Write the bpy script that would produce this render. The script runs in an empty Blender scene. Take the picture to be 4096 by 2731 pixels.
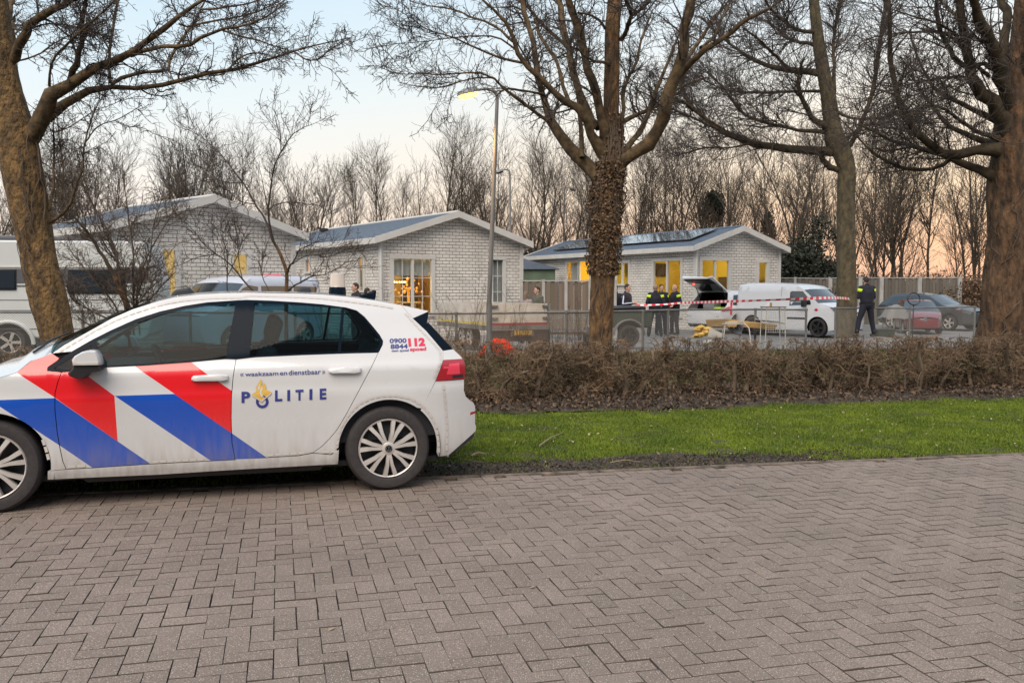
import bpy, bmesh, math, random
import numpy as np
from mathutils import Vector, Matrix, Euler
R = math.radians
random.seed(7); RNG = np.random.default_rng(7)
S = bpy.context.scene
COL = S.collection
# ---------------------------------------------------------------- camera
CAMH = 1.53; FPX = 3600.0; CX, CY = 2048.0, 1365.5; TH = math.atan(215.5/FPX)
cam = bpy.data.objects.new('camera', bpy.data.cameras.new('camera')); COL.objects.link(cam)
cam.data.sensor_width = 36; cam.data.lens = 36*FPX/4096.0
cam.data.clip_start = .05; cam.data.clip_end = 3000
cam.location = (0, 0, CAMH); cam.rotation_euler = (math.pi/2-TH, 0, 0)
S.camera = cam
# ---------------------------------------------------------------- exposure
S.view_settings.view_transform = 'Standard'; S.view_settings.look = 'None'
S.view_settings.exposure = 0.0; S.view_settings.gamma = 1
S.view_settings.use_curve_mapping = False
S.cycles.transparent_max_bounces = 24; S.cycles.max_bounces = 8
# ---------------------------------------------------------------- sky (dusk)
W = bpy.data.worlds.new('World'); S.world = W; W.use_nodes = True
nt = W.node_tree; nt.nodes.clear(); N = nt.nodes.new; L = nt.links.new
tc = N('ShaderNodeTexCoord'); sx = N('ShaderNodeSeparateXYZ'); L(tc.outputs['Generated'], sx.inputs[0])
def wramp(cols):
    r = N('ShaderNodeValToRGB'); e = r.color_ramp.elements
    while len(e) > 1: e.remove(e[-1])
    e[0].position = cols[0][0]; e[0].color = (*cols[0][1], 1)
    for p, c in cols[1:]:
        k = e.new(p); k.color = (*c, 1)
    L(sx.outputs['Z'], r.inputs[0]); return r
warm = wramp([(0, (.88, .52, .38)), (.05, (.97, .62, .42)), (.10, (.99, .76, .54)), (.17, (.93, .84, .72)), (.27, (.78, .85, .89)), (.45, (.62, .77, .90)), (1, (.62, .74, .90))])
cool = wramp([(0, (.84, .66, .56)), (.06, (.92, .79, .68)), (.12, (.90, .87, .82)), (.20, (.76, .85, .89)), (.32, (.57, .75, .88)), (.5, (.47, .67, .86)), (1, (.60, .72, .88))])
mr = N('ShaderNodeMapRange'); mr.inputs[1].default_value = -.45; mr.inputs[2].default_value = .42; mr.interpolation_type = 'SMOOTHSTEP'
L(sx.outputs['X'], mr.inputs[0])
mx = N('ShaderNodeMixRGB'); L(mr.outputs[0], mx.inputs[0]); L(cool.outputs[0], mx.inputs[1]); L(warm.outputs[0], mx.inputs[2])
# the sky is brighter overhead and in the half of the sky away from the trees
br = N('ShaderNodeMapRange'); br.inputs[1].default_value = .25; br.inputs[2].default_value = -.6; br.inputs[3].default_value = 1.10; br.inputs[4].default_value = 1.0
br.interpolation_type = 'SMOOTHSTEP'; L(sx.outputs['Y'], br.inputs[0])
# low in the east (behind the camera) the dusk sky is a darker blue grey
east = wramp([(0, (.10, .125, .15)), (.18, (.16, .20, .25)), (.34, (.45, .50, .57)), (.5, (.62, .70, .80)), (1, (.62, .70, .82))])
me_ = N('ShaderNodeMapRange'); me_.inputs[1].default_value = -.05; me_.inputs[2].default_value = -.45; me_.interpolation_type = 'SMOOTHSTEP'; L(sx.outputs['Y'], me_.inputs[0])
mx2 = N('ShaderNodeMixRGB'); L(me_.outputs[0], mx2.inputs[0]); L(mx.outputs[0], mx2.inputs[1]); L(east.outputs[0], mx2.inputs[2]); mx = mx2
bg = N('ShaderNodeBackground'); L(mx.outputs[0], bg.inputs[0]); L(br.outputs[0], bg.inputs[1])
sky = N('ShaderNodeTexSky'); sky.sky_type = 'NISHITA'; sky.sun_disc = False; sky.sun_elevation = R(3); sky.sun_rotation = R(38)
bg2 = N('ShaderNodeBackground'); L(sky.outputs[0], bg2.inputs[0]); bg2.inputs[1].default_value = .008
ad = N('ShaderNodeAddShader'); L(bg.outputs[0], ad.inputs[0]); L(bg2.outputs[0], ad.inputs[1])
wo = N('ShaderNodeOutputWorld'); L(ad.outputs[0], wo.inputs[0])
# ---------------------------------------------------------------- one broad soft sun lamp
sl = bpy.data.lights.new('sun', 'SUN'); sl.energy = 3.6; sl.angle = R(50); sl.color = (1, .87, .73)
so = bpy.data.objects.new('sun', sl); COL.objects.link(so); so.rotation_euler = (R(42), 0, R(-18))

# ---------------------------------------------------------------- pixel helpers (photo pixels, 4096 wide)
CT, ST_ = math.cos(TH), math.sin(TH)
def ray(px, py):
    a = (px-CX)/FPX; b = (CY-py)/FPX
    return np.array([a, CT + b*ST_, -ST_ + b*CT])
def at(px, py, Y):
    d = ray(px, py); t = Y/d[1]; return np.array([d[0]*t, Y, CAMH + d[2]*t])
def gnd(px, py, z=0.0):
    d = ray(px, py); t = (z-CAMH)/d[2]; return np.array([d[0]*t, d[1]*t, z])
def poly_faces(bm, pts3, flat):
    """triangulate a concave outline exactly"""
    from mathutils.geometry import delaunay_2d_cdt
    n = len(flat); vo, eo, fo, _, _, _ = delaunay_2d_cdt([Vector(p) for p in flat], [(i, (i+1) % n) for i in range(n)], [], 1, 1e-5)
    vs = [bm.verts.new((p.x, 0, p.y)) for p in vo]
    for f in fo:
        try: bm.faces.new([vs[i] for i in f])
        except ValueError: pass
def zc(s, ox, oy):
    return lambda x, y: (ox + x/s, oy + y/s)

# ---------------------------------------------------------------- object helpers
def tag(o, label=None, cat=None, group=None, kind=None):
    if label: o['label'] = label
    if cat: o['category'] = cat
    if group: o['group'] = group
    if kind: o['kind'] = kind
    return o
def empty(name, loc=(0, 0, 0), rz=0, label=None, cat=None, group=None):
    o = bpy.data.objects.new(name, None); COL.objects.link(o); o.location = tuple(loc); o.rotation_euler = (0, 0, rz)
    o.empty_display_size = .2
    return tag(o, label, cat, group)
def np_mesh(name, V, F, k, mat=None, parent=None, smooth=False, mi=None, uv=None):
    """V (n,3), F (m,k) faces all of k corners"""
    me = bpy.data.meshes.new(name); V = np.asarray(V, np.float32); F = np.asarray(F, np.int32)
    me.vertices.add(len(V)); me.vertices.foreach_set('co', V.ravel())
    me.loops.add(F.size); me.loops.foreach_set('vertex_index', F.ravel())
    me.polygons.add(len(F)); me.polygons.foreach_set('loop_start', np.arange(0, F.size, k, dtype=np.int32))
    me.polygons.foreach_set('loop_total', np.full(len(F), k, np.int32))
    me.polygons.foreach_set('use_smooth', np.full(len(F), bool(smooth)))
    if mi is not None: me.polygons.foreach_set('material_index', np.asarray(mi, np.int32))
    me.update(calc_edges=True); me.validate()
    for m in (mat if isinstance(mat, (list, tuple)) else [mat]):
        if m: me.materials.append(m)
    o = bpy.data.objects.new(name, me); COL.objects.link(o)
    if parent: o.parent = parent
    return o
class MB:
    def __init__(s): s.v = []; s.f = []; s.m = []
    def add(s, vs, fs, mi=0):
        b = len(s.v); s.v += [tuple(map(float, p)) for p in vs]; s.f += [tuple(b+i for i in f) for f in fs]; s.m += [mi]*len(fs); return s
    def box(s, c, d, rz=0, mi=0, M=None):
        x, y, z = d[0]/2, d[1]/2, d[2]/2
        vs = [Vector((sx*x, sy*y, sz*z)) for sz in (-1, 1) for sx, sy in ((-1, -1), (1, -1), (1, 1), (-1, 1))]
        m = M or Matrix.Rotation(rz, 3, 'Z')
        vs = [m @ v + Vector(c) for v in vs]
        return s.add(vs, [(0, 3, 2, 1), (4, 5, 6, 7), (0, 1, 5, 4), (1, 2, 6, 5), (2, 3, 7, 6), (3, 0, 4, 7)], mi)
    def tube(s, pts, r, k=8, mi=0, caps=True):
        pts = [Vector(p) for p in pts]; n = len(pts)
        if not hasattr(r, '__len__'): r = [r]*n
        vs = []; up = None
        for i, p in enumerate(pts):
            t = (pts[min(i+1, n-1)]-pts[max(i-1, 0)])
            t = t.normalized() if t.length > 1e-9 else Vector((0, 0, 1))
            if up is None: up = t.orthogonal().normalized()
            up = (up - t*up.dot(t))
            up = up.normalized() if up.length > 1e-6 else t.orthogonal().normalized()
            b = t.cross(up)
            for j in range(k):
                a = 2*math.pi*j/k; vs.append(p + (up*math.cos(a)+b*math.sin(a))*r[i])
        fs = [(i*k+j, i*k+(j+1) % k, (i+1)*k+(j+1) % k, (i+1)*k+j) for i in range(n-1) for j in range(k)]
        if caps: fs += [tuple(range(k))[::-1], tuple(range((n-1)*k, n*k))]
        return s.add(vs, fs, mi)
    def lathe(s, prof, k=32, M=None, mi=0):
        """prof (r,z) about local z"""
        M = M or Matrix.Identity(4); vs = []; n = len(prof)
        for r, z in prof:
            for j in range(k):
                a = 2*math.pi*j/k; vs.append(M @ Vector((r*math.cos(a), r*math.sin(a), z)))
        fs = [(i*k+j, i*k+(j+1) % k, (i+1)*k+(j+1) % k, (i+1)*k+j) for i in range(n-1) for j in range(k)]
        return s.add(vs, fs, mi)
    def ball(s, c, r, k=12, h=8, mi=0):
        if not hasattr(r, '__len__'): r = (r, r, r)
        M = Matrix.Translation(Vector(c)) @ Matrix.Diagonal((r[0], r[1], r[2], 1))
        return s.lathe([(math.sin(math.pi*i/h)+1e-4, -math.cos(math.pi*i/h)) for i in range(h+1)], k, M, mi)
    def caps(s, p, q, r1, r2, k=12, mi=0):
        p, q = Vector(p), Vector(q); d = q-p; l = max(d.length, 1e-5)
        M = Matrix.Translation(p) @ d.to_track_quat('Z', 'Y').to_matrix().to_4x4()
        prof = [(max(r1*math.sin(a), 1e-4), -r1*math.cos(a)) for a in np.linspace(0, math.pi/2, 5)]
        prof += [(max(r2*math.cos(a), 1e-4), l+r2*math.sin(a)) for a in np.linspace(0, math.pi/2, 5)]
        b = len(s.v); s.lathe(prof, k, M, mi)
        s.f += [tuple(b+j for j in range(k))[::-1], tuple(b+9*k+j for j in range(k))]; s.m += [mi, mi]
        return s
    def prism(s, poly, d, M=None, mi=0):
        """poly in xy, thickness d along z (0..d)"""
        M = M or Matrix.Identity(4); n = len(poly)
        vs = [M @ Vector((x, y, 0)) for x, y in poly] + [M @ Vector((x, y, d)) for x, y in poly]
        fs = [tuple(range(n))[::-1], tuple(range(n, 2*n))] + [(i, (i+1) % n, n+(i+1) % n, n+i) for i in range(n)]
        return s.add(vs, fs, mi)
    def build(s, name, mat, parent=None, smooth=False, bevel=0, auto=True):
        me = bpy.data.meshes.new(name); me.from_pydata(s.v, [], s.f)
        for m in (mat if isinstance(mat, (list, tuple)) else [mat]): me.materials.append(m)
        if any(s.m): me.polygons.foreach_set('material_index', s.m)
        b = bmesh.new(); b.from_mesh(me); bmesh.ops.recalc_face_normals(b, faces=b.faces); b.to_mesh(me); b.free()
        if smooth:
            me.polygons.foreach_set('use_smooth', [True]*len(me.polygons))
            if auto: me.set_sharp_from_angle(angle=R(38))
        me.update()
        o = bpy.data.objects.new(name, me); COL.objects.link(o)
        if parent: o.parent = parent
        if bevel:
            bv = o.modifiers.new('bevel', 'BEVEL'); bv.width = bevel; bv.segments = 2; bv.limit_method = 'ANGLE'; bv.angle_limit = R(35)
        return o
def copy_tree(o, parent=None):
    c = o.copy(); COL.objects.link(c)
    if parent: c.parent = parent
    for ch in list(o.children): copy_tree(ch, c)
    return c
# vectorised tubes --------------------------------------------------------
def tubes(P, Rr, k=3):
    """P (N,n,3), Rr (N,n) -> V,F quads"""
    P = np.asarray(P, float); Nn, n, _ = P.shape
    T = np.empty_like(P); T[:, 1:-1] = P[:, 2:]-P[:, :-2]; T[:, 0] = P[:, 1]-P[:, 0]; T[:, -1] = P[:, -1]-P[:, -2]
    T /= np.linalg.norm(T, axis=2, keepdims=True)+1e-9
    ref = np.where(np.abs(T[:, :1, 2:3]) > .8, np.array([[[1., 0, 0]]]), np.array([[[0, 0, 1.]]]))
    ref = np.broadcast_to(ref, P.shape).copy()
    # parallel transport
    U = np.empty_like(P); u = ref[:, 0]
    for i in range(n):
        u = u - T[:, i]*np.sum(u*T[:, i], 1, keepdims=True); u /= np.linalg.norm(u, axis=1, keepdims=True)+1e-9; U[:, i] = u
    B = np.cross(T, U)
    a = 2*np.pi*np.arange(k)/k
    V = P[:, :, None]+Rr[:, :, None, None]*(U[:, :, None]*np.cos(a)[None, None, :, None]+B[:, :, None]*np.sin(a)[None, None, :, None])
    V = V.reshape(-1, 3)
    base = (np.arange(Nn)*n*k)[:, None, None]+(np.arange(n-1)*k)[None, :, None]
    j = np.arange(k)[None, None]; j2 = (j+1) % k
    F = np.stack([base+j, base+j2, base+k+j2, base+k+j], -1).reshape(-1, 4)
    return V, F
def resample(pts, n):
    pts = np.asarray(pts, float)
    if len(pts) > 2:                       # catmull-rom smoothing
        q = np.vstack([2*pts[0]-pts[1], pts, 2*pts[-1]-pts[-2]]); out = []
        for i in range(1, len(q)-2):
            for t in np.linspace(0, 1, 6, endpoint=False):
                p0, p1, p2, p3 = q[i-1:i+3]
                out.append(.5*((2*p1)+(p2-p0)*t+(2*p0-5*p1+4*p2-p3)*t*t+(3*p1-p0-3*p2+p3)*t**3))
        out.append(pts[-1]); pts = np.array(out)
    d = np.r_[0, np.cumsum(np.linalg.norm(np.diff(pts[:, :3], axis=0), axis=1))]
    s = np.linspace(0, d[-1], n)
    return np.stack([np.interp(s, d, pts[:, c]) for c in range(pts.shape[1])], 1)
def seglen(P): return np.linalg.norm(np.diff(P, axis=1), axis=2).sum(1)
def unit(a): return a/(np.linalg.norm(a, axis=-1, keepdims=True)+1e-9)
def grow(P, Rr, count, length, angle, n=6, wig=.25, up=.15, tmin=.25, rr=.55, rmin=.0025, lj=.5, zflat=1.0, rng=RNG, tpow=1.0, rmax=1e9):
    """children of the branches P: count in all, length (lo,hi) in metres scaled by position, angle degrees"""
    ln = seglen(P); pr = ln/ln.sum(); idx = rng.choice(len(P), count, p=pr)
    t = tmin+(1-tmin)*rng.random(count)**tpow; m = P.shape[1]; x = t*(m-1); i0 = np.minimum(x.astype(int), m-2); fr = (x-i0)[:, None]
    p = P[idx, i0]*(1-fr)+P[idx, i0+1]*fr; tan = unit(P[idx, i0+1]-P[idx, i0])
    r = (Rr[idx, i0]*(1-fr[:, 0])+Rr[idx, i0+1]*fr[:, 0])
    rnd = rng.normal(size=(count, 3)); rnd[:, 2] *= zflat; perp = unit(rnd-tan*np.sum(rnd*tan, 1, keepdims=True))
    ang = np.radians(rng.normal(angle, angle*.28, count))[:, None]
    d = unit(tan*np.cos(ang)+perp*np.sin(ang)+np.array([0, 0, up]))
    Ls = rng.uniform(length[0], length[1], count)*(1-lj*t)
    out = np.empty((count, n, 3)); out[:, 0] = p; step = (Ls/(n-1))[:, None]
    for i in range(1, n):
        d = unit(d+rng.normal(size=(count, 3))*wig+np.array([0, 0, up*.7])); out[:, i] = out[:, i-1]+d*step
    r0 = np.clip(r*rr, rmin*1.2, rmax); q = np.linspace(0, 1, n)[None]
    RR = r0[:, None]*(1-q)+rmin*q
    return out, RR
# ---------------------------------------------------------------- materials
def mat(name, col, rough=.6, metal=0, var=0, vscale=5, bump=0, bscale=30, spec=.5, col2=None, coord='Object', coat=0, detail=4, sc3=None, emis=None, estr=0, trans=0, island=0):
    m = bpy.data.materials.new(name); m.use_nodes = True; t = m.node_tree; b = t.nodes['Principled BSDF']
    n = t.nodes.new; l = t.links.new
    b.inputs['Base Color'].default_value = (*col, 1); b.inputs['Roughness'].default_value = rough; b.inputs['Metallic'].default_value = metal
    b.inputs['Specular IOR Level'].default_value = spec
    if coat: b.inputs['Coat Weight'].default_value = coat; b.inputs['Coat Roughness'].default_value = .05
    if emis: b.inputs['Emission Color'].default_value = (*emis, 1); b.inputs['Emission Strength'].default_value = estr
    if var or bump:
        tcn = n('ShaderNodeTexCoord'); vec = tcn.outputs[coord]
        if sc3:
            mp = n('ShaderNodeMapping'); mp.inputs['Scale'].default_value = sc3; l(vec, mp.inputs[0]); vec = mp.outputs[0]
    if var or island:
        c2 = col2 or tuple(c*.5 for c in col)
        mixc = n('ShaderNodeMixRGB'); mixc.inputs[1].default_value = (*col, 1); mixc.inputs[2].default_value = (*c2, 1)
        if var:
            no = n('ShaderNodeTexNoise'); no.inputs['Scale'].default_value = vscale; no.inputs['Detail'].default_value = detail
            l(vec, no.inputs['Vector'])
            mrn = n('ShaderNodeMapRange'); mrn.inputs[1].default_value = .35; mrn.inputs[2].default_value = .65; mrn.inputs[4].default_value = var
            l(no.outputs[0], mrn.inputs[0]); fac = mrn.outputs[0]
        if island:
            gi = n('ShaderNodeNewGeometry'); mu = n('ShaderNodeMath'); mu.operation = 'MULTIPLY_ADD'; mu.inputs[1].default_value = island
            l(gi.outputs['Random Per Island'], mu.inputs[0])
            if var: l(fac, mu.inputs[2])
            else: mu.inputs[2].default_value = 0
            fac = mu.outputs[0]
        l(fac, mixc.inputs[0]); l(mixc.outputs[0], b.inputs['Base Color'])
    if bump:
        n2 = n('ShaderNodeTexNoise'); n2.inputs['Scale'].default_value = bscale; n2.inputs['Detail'].default_value = 6; l(vec, n2.inputs['Vector'])
        bp = n('ShaderNodeBump'); bp.inputs['Strength'].default_value = 1; bp.inputs['Distance'].default_value = bump; l(n2.outputs[0], bp.inputs['Height'])
        l(bp.outputs[0], b.inputs['Normal'])
    return m
def cloth(name, col, tr=.5):
    m = bpy.data.materials.new(name); m.use_nodes = True; t = m.node_tree; t.nodes.clear(); n = t.nodes.new; l = t.links.new
    a = n('ShaderNodeBsdfDiffuse'); a.inputs[0].default_value = (*col, 1); b = n('ShaderNodeBsdfTranslucent'); b.inputs[0].default_value = (*col, 1)
    mi = n('ShaderNodeMixShader'); mi.inputs[0].default_value = tr; l(a.outputs[0], mi.inputs[1]); l(b.outputs[0], mi.inputs[2]); o = n('ShaderNodeOutputMaterial'); l(mi.outputs[0], o.inputs[0]); return m
def glassmat(name, tint, rough=.02, refl=1.0, minr=.06):
    m = bpy.data.materials.new(name); m.use_nodes = True; t = m.node_tree; t.nodes.clear(); n = t.nodes.new; l = t.links.new
    tr = n('ShaderNodeBsdfTransparent'); tr.inputs[0].default_value = (*tint, 1)
    gl = n('ShaderNodeBsdfGlossy'); gl.inputs['Roughness'].default_value = rough; gl.inputs[0].default_value = (refl, refl, refl, 1)
    ge = n('ShaderNodeNewGeometry'); dt = n('ShaderNodeVectorMath'); dt.operation = 'DOT_PRODUCT'; l(ge.outputs['Incoming'], dt.inputs[0]); l(ge.outputs['Normal'], dt.inputs[1])
    ab = n('ShaderNodeMath'); ab.operation = 'ABSOLUTE'; l(dt.outputs['Value'], ab.inputs[0]); om = n('ShaderNodeMath'); om.operation = 'SUBTRACT'; om.inputs[0].default_value = 1; l(ab.outputs[0], om.inputs[1])
    pw = n('ShaderNodeMath'); pw.operation = 'POWER'; pw.inputs[1].default_value = 5; l(om.outputs[0], pw.inputs[0]); mm = n('ShaderNodeMath'); mm.operation = 'MULTIPLY_ADD'; mm.inputs[1].default_value = .9; mm.inputs[2].default_value = minr; l(pw.outputs[0], mm.inputs[0])
    mi = n('ShaderNodeMixShader'); l(mm.outputs[0], mi.inputs[0]); l(tr.outputs[0], mi.inputs[1]); l(gl.outputs[0], mi.inputs[2])
    o = n('ShaderNodeOutputMaterial'); l(mi.outputs[0], o.inputs[0]); return m
M = {}
M['bark'] = mat('bark', (.23, .125, .054), .95, var=1, vscale=14, col2=(.06, .038, .020), bump=.09, bscale=20, sc3=(1, 1, .35), detail=10)
M['bark_moss'] = mat('bark_moss', (.235, .14, .055), .95, var=1, vscale=11, col2=(.075, .048, .024), bump=.07, bscale=22, sc3=(1, 1, .6), detail=10)
M['bark_grey'] = mat('bark_grey', (.125, .098, .055), .95, var=1, vscale=9, col2=(.055, .046, .030), bump=.04, bscale=18, sc3=(1, 1, .5), detail=9)
M['bark_red'] = mat('bark_red', (.165, .092, .048), .95, var=1, vscale=9, col2=(.05, .032, .02), bump=.10, bscale=12, sc3=(1, 1, .4), detail=10)
M['limb_dark'] = mat('limb_dark', (.085, .062, .034), .95, var=1, vscale=7, col2=(.035, .026, .017), bump=.01, bscale=30)
M['bark_limb'] = mat('bark_limb', (.15, .098, .048), .95, var=1, vscale=9, col2=(.05, .034, .018), bump=.012, bscale=30)
M['twig'] = mat('twig', (.060, .046, .040), .9)
M['twig_brown'] = mat('twig_brown', (.13, .095, .07), .9, var=1, vscale=2, col2=(.075, .052, .038))
M['hedge_twig'] = mat('hedge_twig', (.31, .205, .125), .9, var=.6, vscale=1.6, col2=(.075, .05, .030), island=.9)
M['hedge_stem'] = mat('hedge_stem', (.20, .15, .105), .9, var=.8, vscale=9, col2=(.10, .072, .05), bump=.006, bscale=40)
M['wood_twig'] = mat('wood_twig', (.085, .064, .046), .95, var=1, vscale=.4, col2=(.055, .042, .032))
M['wood_trunk'] = mat('wood_trunk', (.075, .060, .040), .95, var=1, vscale=1.2, col2=(.035, .029, .022))
M['white_trim'] = mat('white_trim', (.62, .60, .57), .5, var=.35, vscale=2, col2=(.45, .43, .40))
M['roof_tile'] = mat('roof_tile', (.12, .15, .20), .45, var=.6, vscale=3, col2=(.07, .09, .125), bump=.01, bscale=12, sc3=(1, 6, 1))
M['solar'] = mat('solar', (.02, .025, .04), .08, spec=1, coat=1)
M['car_white'] = mat('car_white', (.76, .76, .77), .28, coat=1, spec=.5)
M['van_white'] = mat('van_white', (.74, .75, .78), .3, coat=.6)
M['dirty_white'] = mat('dirty_white', (.56, .54, .50), .6, var=.8, vscale=3, col2=(.38, .35, .30))
M['black'] = mat('black', (.012, .012, .014), .45)
M['gloss_black'] = mat('gloss_black', (.005, .010, .018), .12, spec=.06)
M['rubber'] = mat('rubber', (.030, .026, .028), .8, var=.5, vscale=30, col2=(.05, .044, .042), bump=.002, bscale=90)
M['alloy'] = mat('alloy', (.66, .62, .59), .35, metal=.35, var=.4, vscale=8, col2=(.38, .34, .31))
M['darkrim'] = mat('darkrim', (.03, .03, .032), .5, metal=.4)
M['chrome'] = mat('chrome', (.8, .8, .8), .15, metal=1)
M['glass'] = glassmat('glass', (.27, .46, .50), refl=.28, minr=.03)
M['glass_clear'] = glassmat('glass_clear', (.88, .9, .9), minr=.05)
M['glass_dark'] = mat('glass_dark', (.015, .022, .03), .04, spec=.8, coat=1)
M['red_lamp'] = mat('red_lamp', (.35, .01, .02), .12, coat=1)
M['red_lamp_bright'] = mat('red_lamp_bright', (.75, .05, .09), .2, coat=1)
M['seat'] = mat('seat', (.03, .032, .036), .8)
M['galv'] = mat('galv', (.20, .20, .195), .6, metal=.25, var=.7, vscale=6, col2=(.11, .105, .10))
M['soil'] = mat('soil', (.075, .058, .042), 1, var=1, vscale=5, col2=(.028, .022, .017), bump=.04, bscale=25, detail=8)
M['lawn'] = mat('lawn', (.045, .065, .015), 1, var=1, vscale=2.5, col2=(.07, .065, .03), bump=.03, bscale=30, detail=8)
M['yard'] = mat('yard', (.20, .195, .19), .9, var=.8, vscale=1.2, col2=(.13, .125, .12), bump=.01, bscale=12)
M['ground'] = mat('ground', (.08, .065, .04), 1, var=1, vscale=.5, col2=(.05, .055, .025), bump=.05, bscale=8)
M['leaf'] = mat('leaf', (.17, .105, .062), .8, island=1.0, col2=(.03, .020, .014))
M['debris'] = mat('debris', (.11, .08, .055), .9, island=1.0, col2=(.02, .015, .011))
M['leaf_pale'] = mat('leaf_pale', (.42, .34, .25), .8, island=1.0, col2=(.16, .105, .06))
M['hedge_leaf'] = mat('hedge_leaf', (.21, .13, .075), .85, island=1.0, col2=(.07, .042, .026))
M['ivy_leaf'] = mat('ivy_leaf', (.19, .105, .048), .7, island=1.0, col2=(.030, .020, .010))
M['green_leaf'] = mat('green_leaf', (.026, .034, .018), .7, island=1.0, col2=(.012, .015, .009))
M['grass'] = mat('grass', (.195, .262, .010), .7, island=.7, col2=(.07, .115, .006), var=.55, vscale=1.6, coord='Object')
M['grass_dry'] = mat('grass_dry', (.10, .12, .03), .8, island=1., col2=(.05, .06, .02))
M['wood_fence'] = mat('wood_fence', (.20, .155, .12), .9, island=.8, col2=(.12, .09, .07))
M['grey_fence'] = mat('grey_fence', (.15, .135, .115), .9, island=.8, col2=(.10, .088, .075))
M['concrete_post'] = mat('concrete_post', (.42, .41, .39), .9, var=.5, vscale=4)
M['lamp_grey'] = mat('lamp_grey', (.24, .24, .24), .55, metal=.3, var=.6, vscale=3, col2=(.17, .165, .16))
M['skin'] = mat('skin', (.50, .30, .22), .6)
M['hair_dark'] = mat('hair_dark', (.03, .022, .018), .8)
M['hair_light'] = mat('hair_light', (.28, .20, .14), .8)
M['navy'] = mat('navy', (.010, .011, .022), .85)
M['hivis'] = mat('hivis', (.60, .85, .02), .5)
M['boot'] = mat('boot', (.01, .01, .01), .4)
M['pol_blue'] = mat('pol_blue', (.0, .065, .42), .3, coat=1)
M['pol_red'] = mat('pol_red', (.72, .004, .010), .3, coat=1)
M['ink_blue'] = mat('ink_blue', (.035, .045, .22), .4)
M['ink_red'] = mat('ink_red', (.65, .02, .08), .4)
M['gold'] = mat('gold', (.68, .43, .09), .4)
M['reflective'] = mat('reflective', (.56, .52, .49), .35)
def paint_dirty(name, base):
    """car paint with road dirt building up low on the doors and sills"""
    m = mat(name, base, .3, coat=.9); t = m.node_tree; b = t.nodes['Principled BSDF']; n = t.nodes.new; l = t.links.new
    tcn = n('ShaderNodeTexCoord'); sp = n('ShaderNodeSeparateXYZ'); l(tcn.outputs['Object'], sp.inputs[0])
    mrn = n('ShaderNodeMapRange'); mrn.inputs[1].default_value = .72; mrn.inputs[2].default_value = .16; l(sp.outputs['Z'], mrn.inputs[0])
    pw = n('ShaderNodeMath'); pw.operation = 'POWER'; pw.inputs[1].default_value = 1.7; l(mrn.outputs[0], pw.inputs[0])
    mp = n('ShaderNodeMapping'); mp.inputs['Scale'].default_value = (9, 9, 1.6); l(tcn.outputs['Object'], mp.inputs[0])
    no = n('ShaderNodeTexNoise'); no.inputs['Scale'].default_value = 3; no.inputs['Detail'].default_value = 8; l(mp.outputs[0], no.inputs['Vector'])
    m2 = n('ShaderNodeMapRange'); m2.inputs[1].default_value = .3; m2.inputs[2].default_value = .7; m2.inputs[3].default_value = .35; l(no.outputs[0], m2.inputs[0])
    mu = n('ShaderNodeMath'); mu.operation = 'MULTIPLY'; l(pw.outputs[0], mu.inputs[0]); l(m2.outputs[0], mu.inputs[1])
    m3 = n('ShaderNodeMath'); m3.operation = 'MULTIPLY'; m3.inputs[1].default_value = .75; l(mu.outputs[0], m3.inputs[0])
    mc = n('ShaderNodeMixRGB'); mc.inputs[1].default_value = (*base, 1); mc.inputs[2].default_value = (.26, .21, .165, 1); l(m3.outputs[0], mc.inputs[0])
    l(mc.outputs[0], b.inputs['Base Color'])
    mr2 = n('ShaderNodeMapRange'); mr2.inputs[3].default_value = .25; mr2.inputs[4].default_value = .7; l(m3.outputs[0], mr2.inputs[0]); l(mr2.outputs[0], b.inputs['Roughness'])
    return m
M['pol_white'] = paint_dirty('pol_white', (.61, .61, .62))
M['pol_blue'] = paint_dirty('pol_blue', (.0, .07, .46))
M['pol_red'] = paint_dirty('pol_red', (.75, .004, .010))
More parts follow.
